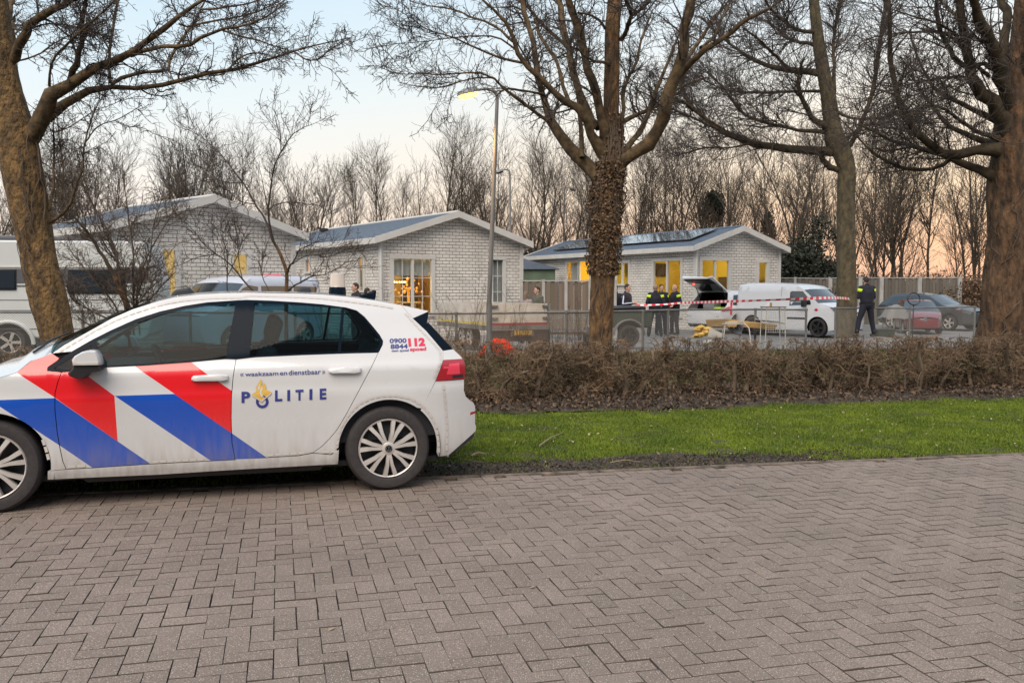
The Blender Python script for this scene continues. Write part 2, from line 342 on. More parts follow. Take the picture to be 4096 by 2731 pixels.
def brick_wall():
    m = bpy.data.materials.new('white_brick'); m.use_nodes = True; t = m.node_tree; b = t.nodes['Principled BSDF']; n = t.nodes.new; l = t.links.new
    uv = n('ShaderNodeTexCoord'); br_ = n('ShaderNodeTexBrick'); br_.inputs['Scale'].default_value = 1
    br_.inputs['Color1'].default_value = (.78, .73, .67, 1); br_.inputs['Color2'].default_value = (.70, .655, .60, 1); br_.inputs['Mortar'].default_value = (.10, .085, .078, 1)
    br_.inputs['Mortar Size'].default_value = .008; br_.inputs['Mortar Smooth'].default_value = .25; br_.inputs['Brick Width'].default_value = .27; br_.inputs['Row Height'].default_value = .112
    no = n('ShaderNodeTexNoise'); no.inputs['Scale'].default_value = 7; l(uv.outputs['UV'], no.inputs['Vector'])
    vm = n('ShaderNodeVectorMath'); vm.operation = 'SCALE'; vm.inputs['Scale'].default_value = .012; l(no.outputs['Color'], vm.inputs[0])
    va = n('ShaderNodeVectorMath'); l(uv.outputs['UV'], va.inputs[0]); l(vm.outputs[0], va.inputs[1]); l(va.outputs[0], br_.inputs['Vector'])
    n2 = n('ShaderNodeTexNoise'); n2.inputs['Scale'].default_value = 1.3; n2.inputs['Detail'].default_value = 6; l(uv.outputs['UV'], n2.inputs['Vector'])
    mc = n('ShaderNodeMixRGB'); mc.blend_type = 'MULTIPLY'; mc.inputs[0].default_value = .5; l(br_.outputs[0], mc.inputs[1]); 
    rr = n('ShaderNodeMapRange'); rr.inputs[1].default_value = .3; rr.inputs[2].default_value = .7; rr.inputs[3].default_value = .65; rr.inputs[4].default_value = 1.1; l(n2.outputs[0], rr.inputs[0]); l(rr.outputs[0], mc.inputs[2])
    l(mc.outputs[0], b.inputs['Base Color']); b.inputs['Roughness'].default_value = .8
    bp = n('ShaderNodeBump'); bp.inputs['Distance'].default_value = .01; bp.invert = True; l(br_.outputs['Fac'], bp.inputs['Height']); l(bp.outputs[0], b.inputs['Normal'])
    return m
M['brick'] = brick_wall()
def paver():
    m = bpy.data.materials.new('paver'); m.use_nodes = True; t = m.node_tree; b = t.nodes['Principled BSDF']; n = t.nodes.new; l = t.links.new
    tcn = n('ShaderNodeTexCoord'); gi = n('ShaderNodeNewGeometry')
    cr = n('ShaderNodeValToRGB'); e = cr.color_ramp.elements; e[0].color = (.178, .138, .114, 1); e[1].color = (.212, .165, .137, 1); e.new(.5).color = (.194, .151, .125, 1)
    l(gi.outputs['Random Per Island'], cr.inputs[0])
    no = n('ShaderNodeTexNoise'); no.inputs['Scale'].default_value = .9; no.inputs['Detail'].default_value = 6; l(tcn.outputs['Object'], no.inputs['Vector'])
    mr_ = n('ShaderNodeMapRange'); mr_.inputs[1].default_value = .35; mr_.inputs[2].default_value = .65; mr_.inputs[3].default_value = .88; mr_.inputs[4].default_value = 1.1; l(no.outputs[0], mr_.inputs[0])
    mc = n('ShaderNodeMixRGB'); mc.blend_type = 'MULTIPLY'; mc.inputs[0].default_value = 1; l(cr.outputs[0], mc.inputs[1]); l(mr_.outputs[0], mc.inputs[2])
    fi = n('ShaderNodeTexNoise'); fi.inputs['Scale'].default_value = 160; fi.inputs['Detail'].default_value = 3; l(tcn.outputs['Object'], fi.inputs['Vector'])
    fr_ = n('ShaderNodeMapRange'); fr_.inputs[1].default_value = .3; fr_.inputs[2].default_value = .7; fr_.inputs[3].default_value = .55; fr_.inputs[4].default_value = 1.4; l(fi.outputs[0], fr_.inputs[0])
    mc2 = n('ShaderNodeMixRGB'); mc2.blend_type = 'MULTIPLY'; mc2.inputs[0].default_value = 1; l(mc.outputs[0], mc2.inputs[1]); l(fr_.outputs[0], mc2.inputs[2])
    vo = n('ShaderNodeTexVoronoi'); vo.inputs['Scale'].default_value = 105; l(tcn.outputs['Object'], vo.inputs['Vector'])
    sp = n('ShaderNodeMapRange'); sp.inputs[1].default_value = .32; sp.inputs[2].default_value = .2; l(vo.outputs['Distance'], sp.inputs[0])
    sc = n('ShaderNodeSeparateColor'); l(vo.outputs['Color'], sc.inputs[0])
    gt = n('ShaderNodeMath'); gt.operation = 'GREATER_THAN'; gt.inputs[1].default_value = .58; l(sc.outputs[0], gt.inputs[0])
    mu = n('ShaderNodeMath'); mu.operation = 'MULTIPLY'; l(sp.outputs[0], mu.inputs[0]); l(gt.outputs[0], mu.inputs[1])
    mc3 = n('ShaderNodeMixRGB'); mc3.inputs[2].default_value = (.46, .40, .355, 1); l(mu.outputs[0], mc3.inputs[0]); l(mc2.outputs[0], mc3.inputs[1])
    l(mc3.outputs[0], b.inputs['Base Color']); b.inputs['Roughness'].default_value = .78
    bp = n('ShaderNodeBump'); bp.inputs['Distance'].default_value = .0025; l(fi.outputs[0], bp.inputs['Height']); l(bp.outputs[0], b.inputs['Normal'])
    return m
M['paver'] = paver()

# ---------------------------------------------------------------- ground
E0 = gnd(1675, 1918)[:2]; E1 = gnd(3700, 1834)[:2]
RD = (E1-E0)/np.linalg.norm(E1-E0); RNn = np.array([-RD[1], RD[0]])      # along road (to the right), away from the camera
def rp(s, t): return E0+RD*s+RNn*t                                         # s along edge, t beyond edge (+ = verge)
def st(x, y):
    d = np.stack([np.asarray(x)-E0[0], np.asarray(y)-E0[1]], -1); return d@RD, d@RNn
def gz(x, y):
    x = np.asarray(x, float); y = np.asarray(y, float)
    q = np.clip((y-21)/6, 0, 1); h = -.15*q*q*(3-2*q)
    h = h+.28*np.exp(-(((x-10.6)/2.2)**2+((y-26.2)/1.4)**2))
    h = h+.10*np.exp(-(((st(x, y)[1]-4.3)/.55)**2))
    return h
def sheet(name, xs, ys, m, off, fn=None, jit=0):
    X, Y = np.meshgrid(xs, ys); P = np.stack([X.ravel(), Y.ravel()], 1)
    if fn: P = fn(P)
    Z = gz(P[:, 0], P[:, 1])+off+(RNG.normal(size=len(P))*jit if jit else 0)
    nx = len(xs); i = np.arange(len(ys)-1)[:, None]*nx+np.arange(nx-1)[None]
    F = np.stack([i, i+1, i+nx+1, i+nx], -1).reshape(-1, 4)
    return np_mesh(name, np.c_[P, Z], F, 4, m, smooth=True)
g = sheet('ground', np.r_[-1500, -300, np.linspace(-60, 60, 61), 300, 1500], np.r_[-200, -20, np.linspace(-4, 70, 75), 200, 900, 2500], M['ground'], -.06); tag(g, kind='structure')
stf = lambda P: E0[None]+P[:, :1]*RD[None]+P[:, 1:]*RNn[None]
g = sheet('verge_ground', np.linspace(-16, 18, 200), np.linspace(.06, 3.6, 40), M['soil'], -.012, stf, .006); tag(g, kind='structure')
g = sheet('hedge_bed', np.linspace(-16, 18, 200), np.linspace(3.5, 6.4, 26), M['soil'], -.008, stf, .012); tag(g, kind='structure')
g = sheet('lawn_ground', np.linspace(-30, 40, 140), np.linspace(6.3, 13.5, 30), M['lawn'], -.02, stf, .01); tag(g, kind='structure')
g = sheet('yard', np.linspace(-40, 45, 60), np.linspace(13.4, 34, 40), M['yard'], -.02, stf, 0); tag(g, kind='structure')
# road: 90 degree herringbone of real bricks
def herringbone():
    a = .100; V = []; F = []
    ang = 0; rng = np.random.default_rng(3)
    s0, s1, t0, t1 = -9.0, 10.5, -6.4, .075; ra = R(3.2)
    top = []; 
    for j in range(-150, 150):
        for i in range(-125, 135):
            # herringbone: horizontal brick at cell (i,j) covers (i,j),(i+1,j) when (i-j)%4==0 ; vertical covers (i,j),(i,j+1) when (i-j)%4==... 
            m = (i-j) % 4
            if m == 0: x0, y0, w, h = i*a, j*a, 2*a, a
            elif m == 2: x0, y0, w, h = i*a, (j-1)*a, a, 2*a
            else: continue
            cx, cy = x0+w/2, y0+h/2
            if not (s0 < cx*math.cos(ra)-cy*math.sin(ra) < s1 and t0 < cx*math.sin(ra)+cy*math.cos(ra) < t1-.07): continue
            top.append((cx, cy, w, h))
    T = np.array(top); n = len(T)
    w = T[:, 2]/2-.0012+rng.normal(size=n)*.0009; h = T[:, 3]/2-.0024+rng.normal(size=n)*.0010
    rot = rng.normal(size=n)*.006; dz = rng.normal(size=n)*.0011+.012*np.sin(T[:, 0]*.9+1)*np.sin(T[:, 1]*1.3)*.5; tx = rng.normal(size=n)*.010; ty = rng.normal(size=n)*.010
    b = .0015; V = np.zeros((n, 12, 3))
    sg = np.array([(-1, -1), (1, -1), (1, 1), (-1, 1)])
    for k, (ins, z) in enumerate(((0, -.03), (0, -.0045), (b, 0))):
        for c in range(4):
            lx = sg[c, 0]*(w-ins); ly = sg[c, 1]*(h-ins)
            V[:, k*4+c, 0] = T[:, 0]+lx*np.cos(rot)-ly*np.sin(rot); V[:, k*4+c, 1] = T[:, 1]+lx*np.sin(rot)+ly*np.cos(rot)
            V[:, k*4+c, 2] = z+dz+tx*lx+ty*ly
    P = V.reshape(-1, 3); P2 = stf(np.c_[P[:, 0]*math.cos(ra)-P[:, 1]*math.sin(ra), P[:, 0]*math.sin(ra)+P[:, 1]*math.cos(ra)]); P = np.c_[P2, P[:, 2]]
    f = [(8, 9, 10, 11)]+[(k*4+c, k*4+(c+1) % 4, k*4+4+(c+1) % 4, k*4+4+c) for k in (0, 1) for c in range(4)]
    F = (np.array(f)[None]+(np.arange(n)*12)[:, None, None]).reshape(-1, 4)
    mi_ = np.tile([0]+[1]*8, n); o = np_mesh('road', P, F, 4, [M['paver'], mat('joint_dirt_shade', (.075, .058, .047), 1)], mi=mi_); tag(o, kind='structure')  # brick sides and bevels: joint dirt, with edge shade put into the dark colour
herringbone()
g = sheet('road_bed', np.linspace(-60, 60, 60), np.linspace(-7.5, .02, 10), mat('joint_sand', (.04, .032, .026), 1), -.014, stf); tag(g, kind='structure')
# edging kerb
k = MB(); rr_ = random.Random(4)
M['kerb'] = mat('kerb', (.20, .15, .115), .9, var=1, vscale=9, col2=(.06, .045, .034), bump=.008, bscale=40)
for i in range(-9, 12):
    c = rp(i*1.0, .03); k.box((c[0], c[1], -.068+rr_.gauss(0, .003)), (.992, .07, .155), math.atan2(RD[1], RD[0])+rr_.gauss(0, .002))
k = k.build('kerb', M['kerb'], bevel=.006); tag(k, kind='structure')

def wob(s, f=1.0, ph=0): return np.sin(s*1.1*f+ph)+.6*np.sin(s*2.7*f+1.3+ph)+.35*np.sin(s*6.1*f+.4+ph)
# ---------------------------------------------------------------- grass
def blades(name, n, s0, s1, t0, t1, h, m, mask=None, seed=1, wdt=.0035):
    rng = np.random.default_rng(seed); s = rng.uniform(s0, s1, n); t = rng.uniform(t0, t1, n)
    if mask is not None:
        k = mask(s, t, rng); s, t = s[k], t[k]
    n = len(s); P = E0[None]+s[:, None]*RD+t[:, None]*RNn; z = gz(P[:, 0], P[:, 1])-.012
    cl = .75+.35*np.sin(s*5.3+np.sin(t*7))*np.sin(t*6.1+s*2.2)
    H = rng.uniform(h*.45, h*1.2, n)*cl; a = rng.uniform(0, 2*np.pi, n); lean = rng.uniform(.1, .75, n)*H; la = rng.uniform(0, 2*np.pi, n)
    w = np.stack([np.cos(a), np.sin(a)], 1)*wdt; dl = np.stack([np.cos(la), np.sin(la)], 1)*lean[:, None]
    V = np.zeros((n, 5, 3)); V[:, 0, :2] = P-w; V[:, 1, :2] = P+w; V[:, 0, 2] = V[:, 1, 2] = z
    V[:, 2, :2] = P+dl*.35+w*.8; V[:, 3, :2] = P+dl*.35-w*.8; V[:, 2, 2] = V[:, 3, 2] = z+H*.6; V[:, 4, :2] = P+dl; V[:, 4, 2] = z+H
    F = np.array([(0, 1, 2), (0, 2, 3), (3, 2, 4)])[None]+(np.arange(n)*5)[:, None, None]
    return np_mesh(name, V.reshape(-1, 3), F.reshape(-1, 3), 3, m)
def vmask(s, t, rng):
    edge = .48+.12*wob(s)+.0*t; edge = np.where((s > 1.6) & (s < 3.4), edge+.02, edge); edge = np.where(s > 3.6, .06+.03*wob(s, 1.5), edge)
    edge = np.where(s < -1.2, .55, edge)
    top = 3.62+.09*wob(s, .8, 2)
    pat = (np.sin(s*3.1+1)*np.sin(t*4.3+s) > .86)
    p = np.clip((t-edge)/.22, 0.02, 1)*np.clip((top-t)/.25, 0, 1)*np.where(pat, .45, 1)
    return rng.random(len(s)) < p
g = blades('grass_verge', 460000, -3.5, 10, .05, 3.85, .036, M['grass'], vmask, 5, .0034)
tag(g, 'short bright green grass of the verge between road and hedge', 'grass', kind='stuff')
g = blades('grass_lawn', 60000, -9, 18, 6.2, 13.2, .10, M['grass_dry'], None, 6, .009)
tag(g, 'rough dull grass growing between the hedge and the wire fence', 'grass', kind='stuff')
g = blades('grass_under_car', 40000, -12, -1.0, .08, 3.7, .05, M['grass'], None, 8, .004)
tag(g, 'grass of the verge behind and under the police car', 'grass', kind='stuff')
def leaves(name, n, s0, s1, t0, t1, size, m, z0=.0, zr=.02, mask=None, seed=2, flat=.5):
    rng = np.random.default_rng(seed); s = rng.uniform(s0, s1, n); t = rng.uniform(t0, t1, n)
    if mask is not None:
        k = mask(s, t, rng); s, t = s[k], t[k]; n = len(s)
    P = E0[None]+s[:, None]*RD+t[:, None]*RNn; z = gz(P[:, 0], P[:, 1])+z0+rng.random(n)*zr
    C = np.c_[P, z]; a = rng.uniform(0, 2*np.pi, n); nrm = unit(np.c_[rng.normal(size=(n, 2))*flat, np.ones(n)])
    u = unit(np.cross(nrm, np.c_[np.cos(a), np.sin(a), np.zeros(n)])); v = np.cross(nrm, u); sz = rng.uniform(size*.5, size*1.3, n)[:, None]
    V = np.stack([C-u*sz, C-u*sz*.2-v*sz*.55+nrm*sz*.1, C+u*sz, C-u*sz*.1+v*sz*.6+nrm*sz*.25], 1)
    F = np.array([(0, 1, 2), (0, 2, 3)])[None]+(np.arange(n)*4)[:, None, None]
    return np_mesh(name, V.reshape(-1, 3), F.reshape(-1, 3), 3, m)
g = leaves('fallen_leaves', 34000, -9, 11, 3.4, 5.9, .026, M['leaf'], -.01, .06, lambda s, t, r: r.random(len(s)) < np.clip((t-3.5-.09*wob(s, .8, 2))/.25, .02, 1), 3, .9)
tag(g, 'brown fallen leaves lying thick along the foot of the hedge', 'leaves', kind='stuff')
g = leaves('leaf_litter', 520, -2.5, 10, .1, 3.7, .017, M['leaf_pale'], .015, .03, None, 4, .5)
tag(g, 'pale dead leaves and bits scattered over the green verge', 'leaves', kind='stuff')
g = leaves('soil_debris', 6000, -2.5, 4.6, .08, .62, .014, M['debris'], -.006, .012, None, 14, .6)
tag(g, 'crumbs and twigs on the bare soil beside the kerb', 'debris', kind='stuff')
g = leaves('road_litter', 34, -5, 8, -3.4, -.1, .016, M['leaf_pale'], .003, .003, None, 24, .15)
tag(g, 'a few pale petals and leaf bits lying on the brick road', 'litter', kind='stuff')
g = leaves('lawn_litter', 9000, -9, 16, 6.2, 13.0, .04, M['leaf'], -.005, .05, None, 34, .7)
tag(g, 'dead leaves strewn on the rough grass behind the hedge', 'leaves', kind='stuff')
# ================================================================ vehicles: shared builders
def smooth_y(Yf, x, z, e=.01):
    dx = (Yf(x+e, z)-Yf(x-e, z))/(2*e); dz = (Yf(x, z+e)-Yf(x, z-e))/(2*e)
    n = Vector((-dx, 1, -dz)); return n.normalized()
def inpoly(x, y, poly):
    c = False; n = len(poly); j = n-1
    for i in range(n):
        xi, yi = poly[i]; xj, yj = poly[j]
        if (yi > y) != (yj > y) and x < (xj-xi)*(y-yi)/(yj-yi)+xi: c = not c
        j = i
    return c
def panel(name, poly, Yf, mats, parent, side=1, off=0, step=.06, holes=(), paint=(), lip=0, inset=0):
    """a body panel: outline in (x,z), pushed out to the body surface y=side*(Yf+off); paint = [(polygon, material index)]"""
    if inset:
        pl = [Vector(p) for p in poly]; A = sum(pl[i].x*pl[(i+1) % len(pl)].y-pl[(i+1) % len(pl)].x*pl[i].y for i in range(len(pl)))
        sgn = 1 if A > 0 else -1; out = []
        for i, p in enumerate(pl):
            a = (p-pl[i-1]).normalized(); b = (pl[(i+1) % len(pl)]-p).normalized(); nn = Vector((-(a+b).y, (a+b).x))
            out.append(p+(nn.normalized()*inset*sgn if nn.length > .2 else Vector((0, 0))))
        poly = out
    bm = bmesh.new(); poly_faces(bm, None, poly)
    xs = [p[0] for p in poly]; zs = [p[1] for p in poly]
    def cut(co, no):
        bmesh.ops.bisect_plane(bm, geom=bm.verts[:]+bm.edges[:]+bm.faces[:], dist=1e-5, plane_co=co, plane_no=no)
    for k in range(int(min(xs)/step)-1, int(max(xs)/step)+2):
        if min(xs)+.004 < k*step < max(xs)-.004: cut((k*step, 0, 0), (1, 0, 0))
    for k in range(int(min(zs)/step)-1, int(max(zs)/step)+2):
        if min(zs)+.004 < k*step < max(zs)-.004: cut((0, 0, k*step), (0, 0, 1))
    for pl in list(holes)+[p for p, _ in paint]:
        for i in range(len(pl)):
            a, b = pl[i-1], pl[i]; d = (b[0]-a[0], b[1]-a[1]); l = math.hypot(*d)
            if l < 1e-4: continue
            cut((a[0], 0, a[1]), (-d[1]/l, 0, d[0]/l))
    dead = []
    for f in bm.faces:
        c = f.calc_center_median()
        if any(inpoly(c.x, c.z, h) for h in holes): dead.append(f); continue
        for pl, mi in paint:
            if inpoly(c.x, c.z, pl): f.material_index = mi
    bmesh.ops.delete(bm, geom=dead, context='FACES')
    for v in bm.verts: v.co.y = Yf(v.co.x, v.co.z)+off
    if lip:
        be = [e for e in bm.edges if e.is_boundary]
        r = bmesh.ops.extrude_edge_only(bm, edges=be)
        for g_ in r['geom']:
            if isinstance(g_, bmesh.types.BMVert): g_.co.y -= lip
    for f in bm.faces:
        f.smooth = True
        if f.calc_area() > 0 and len(f.verts) >= 3:
            pass
    main = [f for f in bm.faces]
    for f in main:
        f.normal_update()
        if abs(f.normal.y) > .3 and f.normal.y < 0: f.normal_flip()
    if side < 0:
        for v in bm.verts: v.co.y *= -1
        for f in bm.faces: f.normal_flip()
    me = bpy.data.meshes.new(name); bm.to_mesh(me); bm.free()
    ns = []
    for lp in me.loops:
        v = me.vertices[lp.vertex_index].co; n = smooth_y(Yf, v.x, v.z); ns.append((n.x, n.y*side, n.z))
    if lip:                                   # lip faces keep their own flat normals
        for p in me.polygons:
            if abs(p.normal.y) < .25:
                for li in p.loop_indices: ns[li] = tuple(p.normal)
    me.normals_split_custom_set(ns)
    for m in (mats if isinstance(mats, (list, tuple)) else [mats]): me.materials.append(m)
    o = bpy.data.objects.new(name, me); COL.objects.link(o); o.parent = parent
    return o
def skin_strip(name, sta, m, parent, ny=13, crown=.03, xb=0.0, smooth=True, cfn=None):
    """surface across the car from station list [(x,z,Y)]"""
    V = []; 
    for i, (x, z, Yh) in enumerate(sta):
        c = cfn(i/(len(sta)-1)) if cfn else (crown, xb)
        for j in range(ny):
            u = -1+2*j/(ny-1); V.append((x+c[1]*(1-u*u), u*Yh, z+c[0]*(1-abs(u)**2.4)))
    F = [(i*ny+j, i*ny+j+1, (i+1)*ny+j+1, (i+1)*ny+j) for i in range(len(sta)-1) for j in range(ny-1)]
    mb = MB(); mb.add(V, F); return mb.build(name, m, parent, smooth=smooth, auto=False)
def wheel(parent, loc, r, side, kind='alloy', tw=.2, rimr=None):
    """thing part: wheel > tyre, rim, hub cap; axis along y, outer face toward side*y"""
    rimr = rimr or r*.70
    w = empty('wheel', loc); w.parent = parent
    Mx = Matrix.Rotation(-math.pi/2*side, 4, 'X')         # local z -> side*y
    t = MB(); h = tw/2
    t.lathe([(rimr*.97, -h*.9), (rimr*1.02, -h), (r*.9, -h), (r*.985, -h*.8), (r, -h*.5), (r, h*.5), (r*.985, h*.78), (r*.93, h*.98), (r*.86, h*1.02), (rimr*1.05, h*.95), (rimr, h*.8), (rimr*.95, h*.4)], 48, Mx)
    t.build('tyre', M['rubber'], w, smooth=True)
    d = MB(); d.lathe([(rimr*1.0, h*.74), (rimr*.955, h*.80), (rimr*.93, h*.72), (rimr*.9, h*.1), (rimr*.5, -h*.1), (.001, 0)], 48, Mx); d.build('rim', M['darkrim'], w, smooth=True)
    s = MB()
    s.lathe([(rimr*1.0, h*.80), (rimr*.97, h*.90), (rimr*.935, h*.84), (rimr*.93, h*.6)], 48, Mx)
    if kind == 'alloy':
        for k_ in range(7):
            for e in (-1, 1):
                a0 = 2*math.pi*k_/7+R(94); a1 = a0+e*R(4)+0; a2 = a0+e*R(10.5)
                pts = []
                for q, (rr, a, wd, zz) in enumerate(((rimr*.18, a0+e*R(10), .022, h*.98), (rimr*.55, a1+e*R(3.6), .028, h*1.0), (rimr*.955, a2, .036, h*.86))):
                    pts.append((rr, a, wd, zz))
                vs = []
                for rr, a, wd, zz in pts:
                    c, sn = math.cos(a), math.sin(a)
                    for lx, dz in ((-wd/2, -.012), (-wd*.42, 0), (wd*.42, 0), (wd/2, -.012), (wd/2, -.04), (-wd/2, -.04)):
                        vs.append(Mx @ Vector((rr*c-lx*sn, rr*sn+lx*c, zz+dz)))
                fs = [(i*6+j, i*6+(j+1) % 6, i*6+6+(j+1) % 6, i*6+6+j) for i in range(2) for j in range(6)]+[(0, 1, 2, 3, 4, 5), (12, 13, 14, 15, 16, 17)]
                s.add(vs, fs)
        s.lathe([(rimr*.24, h*.7), (rimr*.22, h*.98), (rimr*.15, h*1.05), (.001, h*1.05)], 32, Mx)
    else:
        for k_ in range(5):
            a = 2*math.pi*k_/5
            vs = [Mx @ Vector((rr*math.cos(a)-lx*math.sin(a), rr*math.sin(a)+lx*math.cos(a), zz)) for rr, wd in ((.02, .05), (rimr*.95, .07)) for lx, zz in ((-wd/2, h*.85), (wd/2, h*.85), (wd/2, h*.5), (-wd/2, h*.5))]
            s.add(vs, [(0, 1, 5, 4), (1, 2, 6, 5), (2, 3, 7, 6), (3, 0, 4, 7)])
    s.build('hubcap', M['alloy'], w, smooth=True)
    return w, Mx, h, rimr
# ================================================================ the police car
A_ = zc(1.568, 0, 1100); B_ = zc(1.6505, 900, 1100)
Rc = gnd(1556, 1960); FW = gnd(-24, 2056); Fd = (FW-Rc)[:2]; Fd /= np.linalg.norm(Fd)
yaw = math.atan2(Fd[1], Fd[0]); Ld = np.array([-Fd[1], Fd[0]])
YW = .885; C0 = np.array([Rc[0], Rc[1]])-Ld*YW
car = empty('police_car', (C0[0], C0[1], 0), yaw, 'white police hatchback with red and blue diagonal stripes parked on the brick road', 'police car')
_yz = np.array([(.05, .78), (.10, .80), (.18, .845), (.25, .868), (.32, .874), (.45, .877), (.60, .884), (.70, .892), (.76, .896), (.80, .890), (.90, .886), (.94, .881), (.985, .858), (1.05, .834), (1.15, .792), (1.25, .745), (1.35, .690), (1.42, .640), (1.50, .57)])
def Yg(x, z):
    y = float(np.interp(z, _yz[:, 0], _yz[:, 1]))
    y = (y*2+float(np.interp(z-.015, _yz[:, 0], _yz[:, 1]))+float(np.interp(z+.015, _yz[:, 0], _yz[:, 1])))/4
    if x < -.15: t = (-.15-x)/.65; y -= .17*t**2.6
    if x > 2.85: t = (x-2.85)/.65; y -= .20*t**2.2
    if z > .95 and x < .6: y -= .07*min((.6-x)/1.2, 1)**1.5*min((z-.95)/.3, 1)
    for ax in (0, 2.69):
        d = math.hypot(x-ax, z-.31); y += .006*math.exp(-((d-.39)/.07)**2)*(1 if z < .9 else 0)
    return y
def Sx(px, py, Yf=Yg):
    """photo pixel -> (x,z) on the near (left) body side"""
    d = ray(px, py); y = .85
    for _ in range(14):
        # plane: (p-C0).Ld = y
        t = (y+C0@Ld)/(d[0]*Ld[0]+d[1]*Ld[1]); p = np.array([d[0]*t, d[1]*t]); z = CAMH+d[2]*t; x = (p-C0)@Fd
        y = y*.3+.7*Yf(x, min(max(z, .05), 1.52))
    return (x, z)
a_ = lambda pts: [Sx(*A_(*p)) for p in pts]
b_ = lambda pts: [Sx(*B_(*p)) for p in pts]
WB = 2.69; ARR = .372
def arc(cx, a0, a1, n=18, r=ARR): return [(cx+r*math.cos(R(a)), .318+r*math.sin(R(a))) for a in np.linspace(a0, a1, n)]
def ang(p, cx): return math.degrees(math.atan2(p[1]-.318, p[0]-cx))
sil = a_([(330, 490), (400, 440), (480, 395), (570, 345), (700, 272), (830, 215), (940, 180), (1000, 160), (1100, 137), (1250, 120), (1400, 112), (1530, 110)])+b_([(140, 115), (300, 119), (480, 121), (640, 127), (800, 141), (900, 153), (1000, 168), (1100, 186), (1165, 200)])
spo = b_([(1165, 200), (1250, 218), (1345, 239), (1240, 285)])
fin = b_([(1240, 285), (1345, 239), (1338, 290), (1330, 330), (1330, 368)])
qr_ = b_([(1240, 285), (1330, 370), (1440, 500), (1440, 560), (1390, 698)])
bt = b_([(1300, 880)])[0]; ab = ang(bt, 0)            # arch angle where the bumper seam meets it
bend = b_([(1408, 1198)])[0]; abe = ang(bend, 0) % 360
dlo_top = b_([(1020, 500), (1040, 460), (1043, 435), (1020, 395), (980, 345), (920, 275), (870, 235), (800, 215), (650, 195), (500, 182), (300, 170), (140, 165)])+a_([(1480, 160), (1300, 172), (1150, 195), (1000, 230), (850, 278), (700, 345), (580, 405), (450, 480), (350, 545), (300, 578), (297, 600)])
dlo_bot = a_([(310, 606), (430, 604), (680, 577), (900, 567), (1200, 545), (1480, 527)])+b_([(0, 553), (75, 550), (200, 541), (500, 527), (800, 516), (1010, 510)])
doorcut = b_([(1012, 512), (960, 620), (870, 790), (800, 920), (740, 1020), (690, 1080), (640, 1130), (580, 1172), (480, 1192), (275, 1205)])
rock = a_([(300, 1227), (415, 1217), (585, 1208), (945, 1184), (1325, 1165), (1475, 1158)])+b_([(70, 1214), (275, 1205)])
sillb = b_([(745, 1247), (0, 1288)])+a_([(1000, 1250), (300, 1281)])
WHT = M['pol_white']; PM = [WHT, M['pol_red'], M['pol_blue'], M['black']]
R1 = a_([(105, 610), (190, 538), (325, 488), (374, 522), (330, 560), (297, 612), (380, 612), (500, 596), (555, 640), (718, 757), (738, 1042), (345, 769)])
R1 = a_([(105, 610), (190, 530), (325, 480), (380, 522), (360, 560), (330, 600), (500, 590), (560, 640), (718, 757), (738, 1042), (345, 769)])
B1 = a_([(-400, 560), (-300, 790), (0, 783), (345, 771), (738, 1042), (945, 1184), (945, 1200), (585, 1215), (580, 1207), (370, 1065), (0, 825), (-300, 640)])
B1 = a_([(0, 783), (345, 771), (738, 1042), (955, 1190), (585, 1215), (580, 1207), (370, 1065), (0, 825), (-60, 785)])
R2 = a_([(835, 562), (1190, 538), (1290, 615), (1458, 728), (1458, 994), (1095, 745)])
B2 = a_([(720, 757), (1095, 745), (1458, 994), (1672, 1143), (1690, 1170), (1330, 1175), (1320, 1162)])
paint = [(R1, 1), (B1, 2), (R2, 1), (B2, 2)]
seamF = a_([(385, 609), (360, 680), (345, 740), (345, 850), (358, 980), (375, 1080), (395, 1170), (415, 1217)])
seamB = a_([(1480, 528), (1462, 640), (1452, 760), (1450, 900), (1455, 1050), (1475, 1158)])
hood_seam = a_([(374, 522), (325, 490), (190, 540), (105, 610), (0, 642)])
nose_x = WB+.86
hs_ext = [(2.75, .865), (3.0, .80), (3.22, .745)]
hs_ext = [p for p in hs_ext if p[0] > hood_seam[-1][0]+.05]
fp = arc(WB, 158, 12, 22)
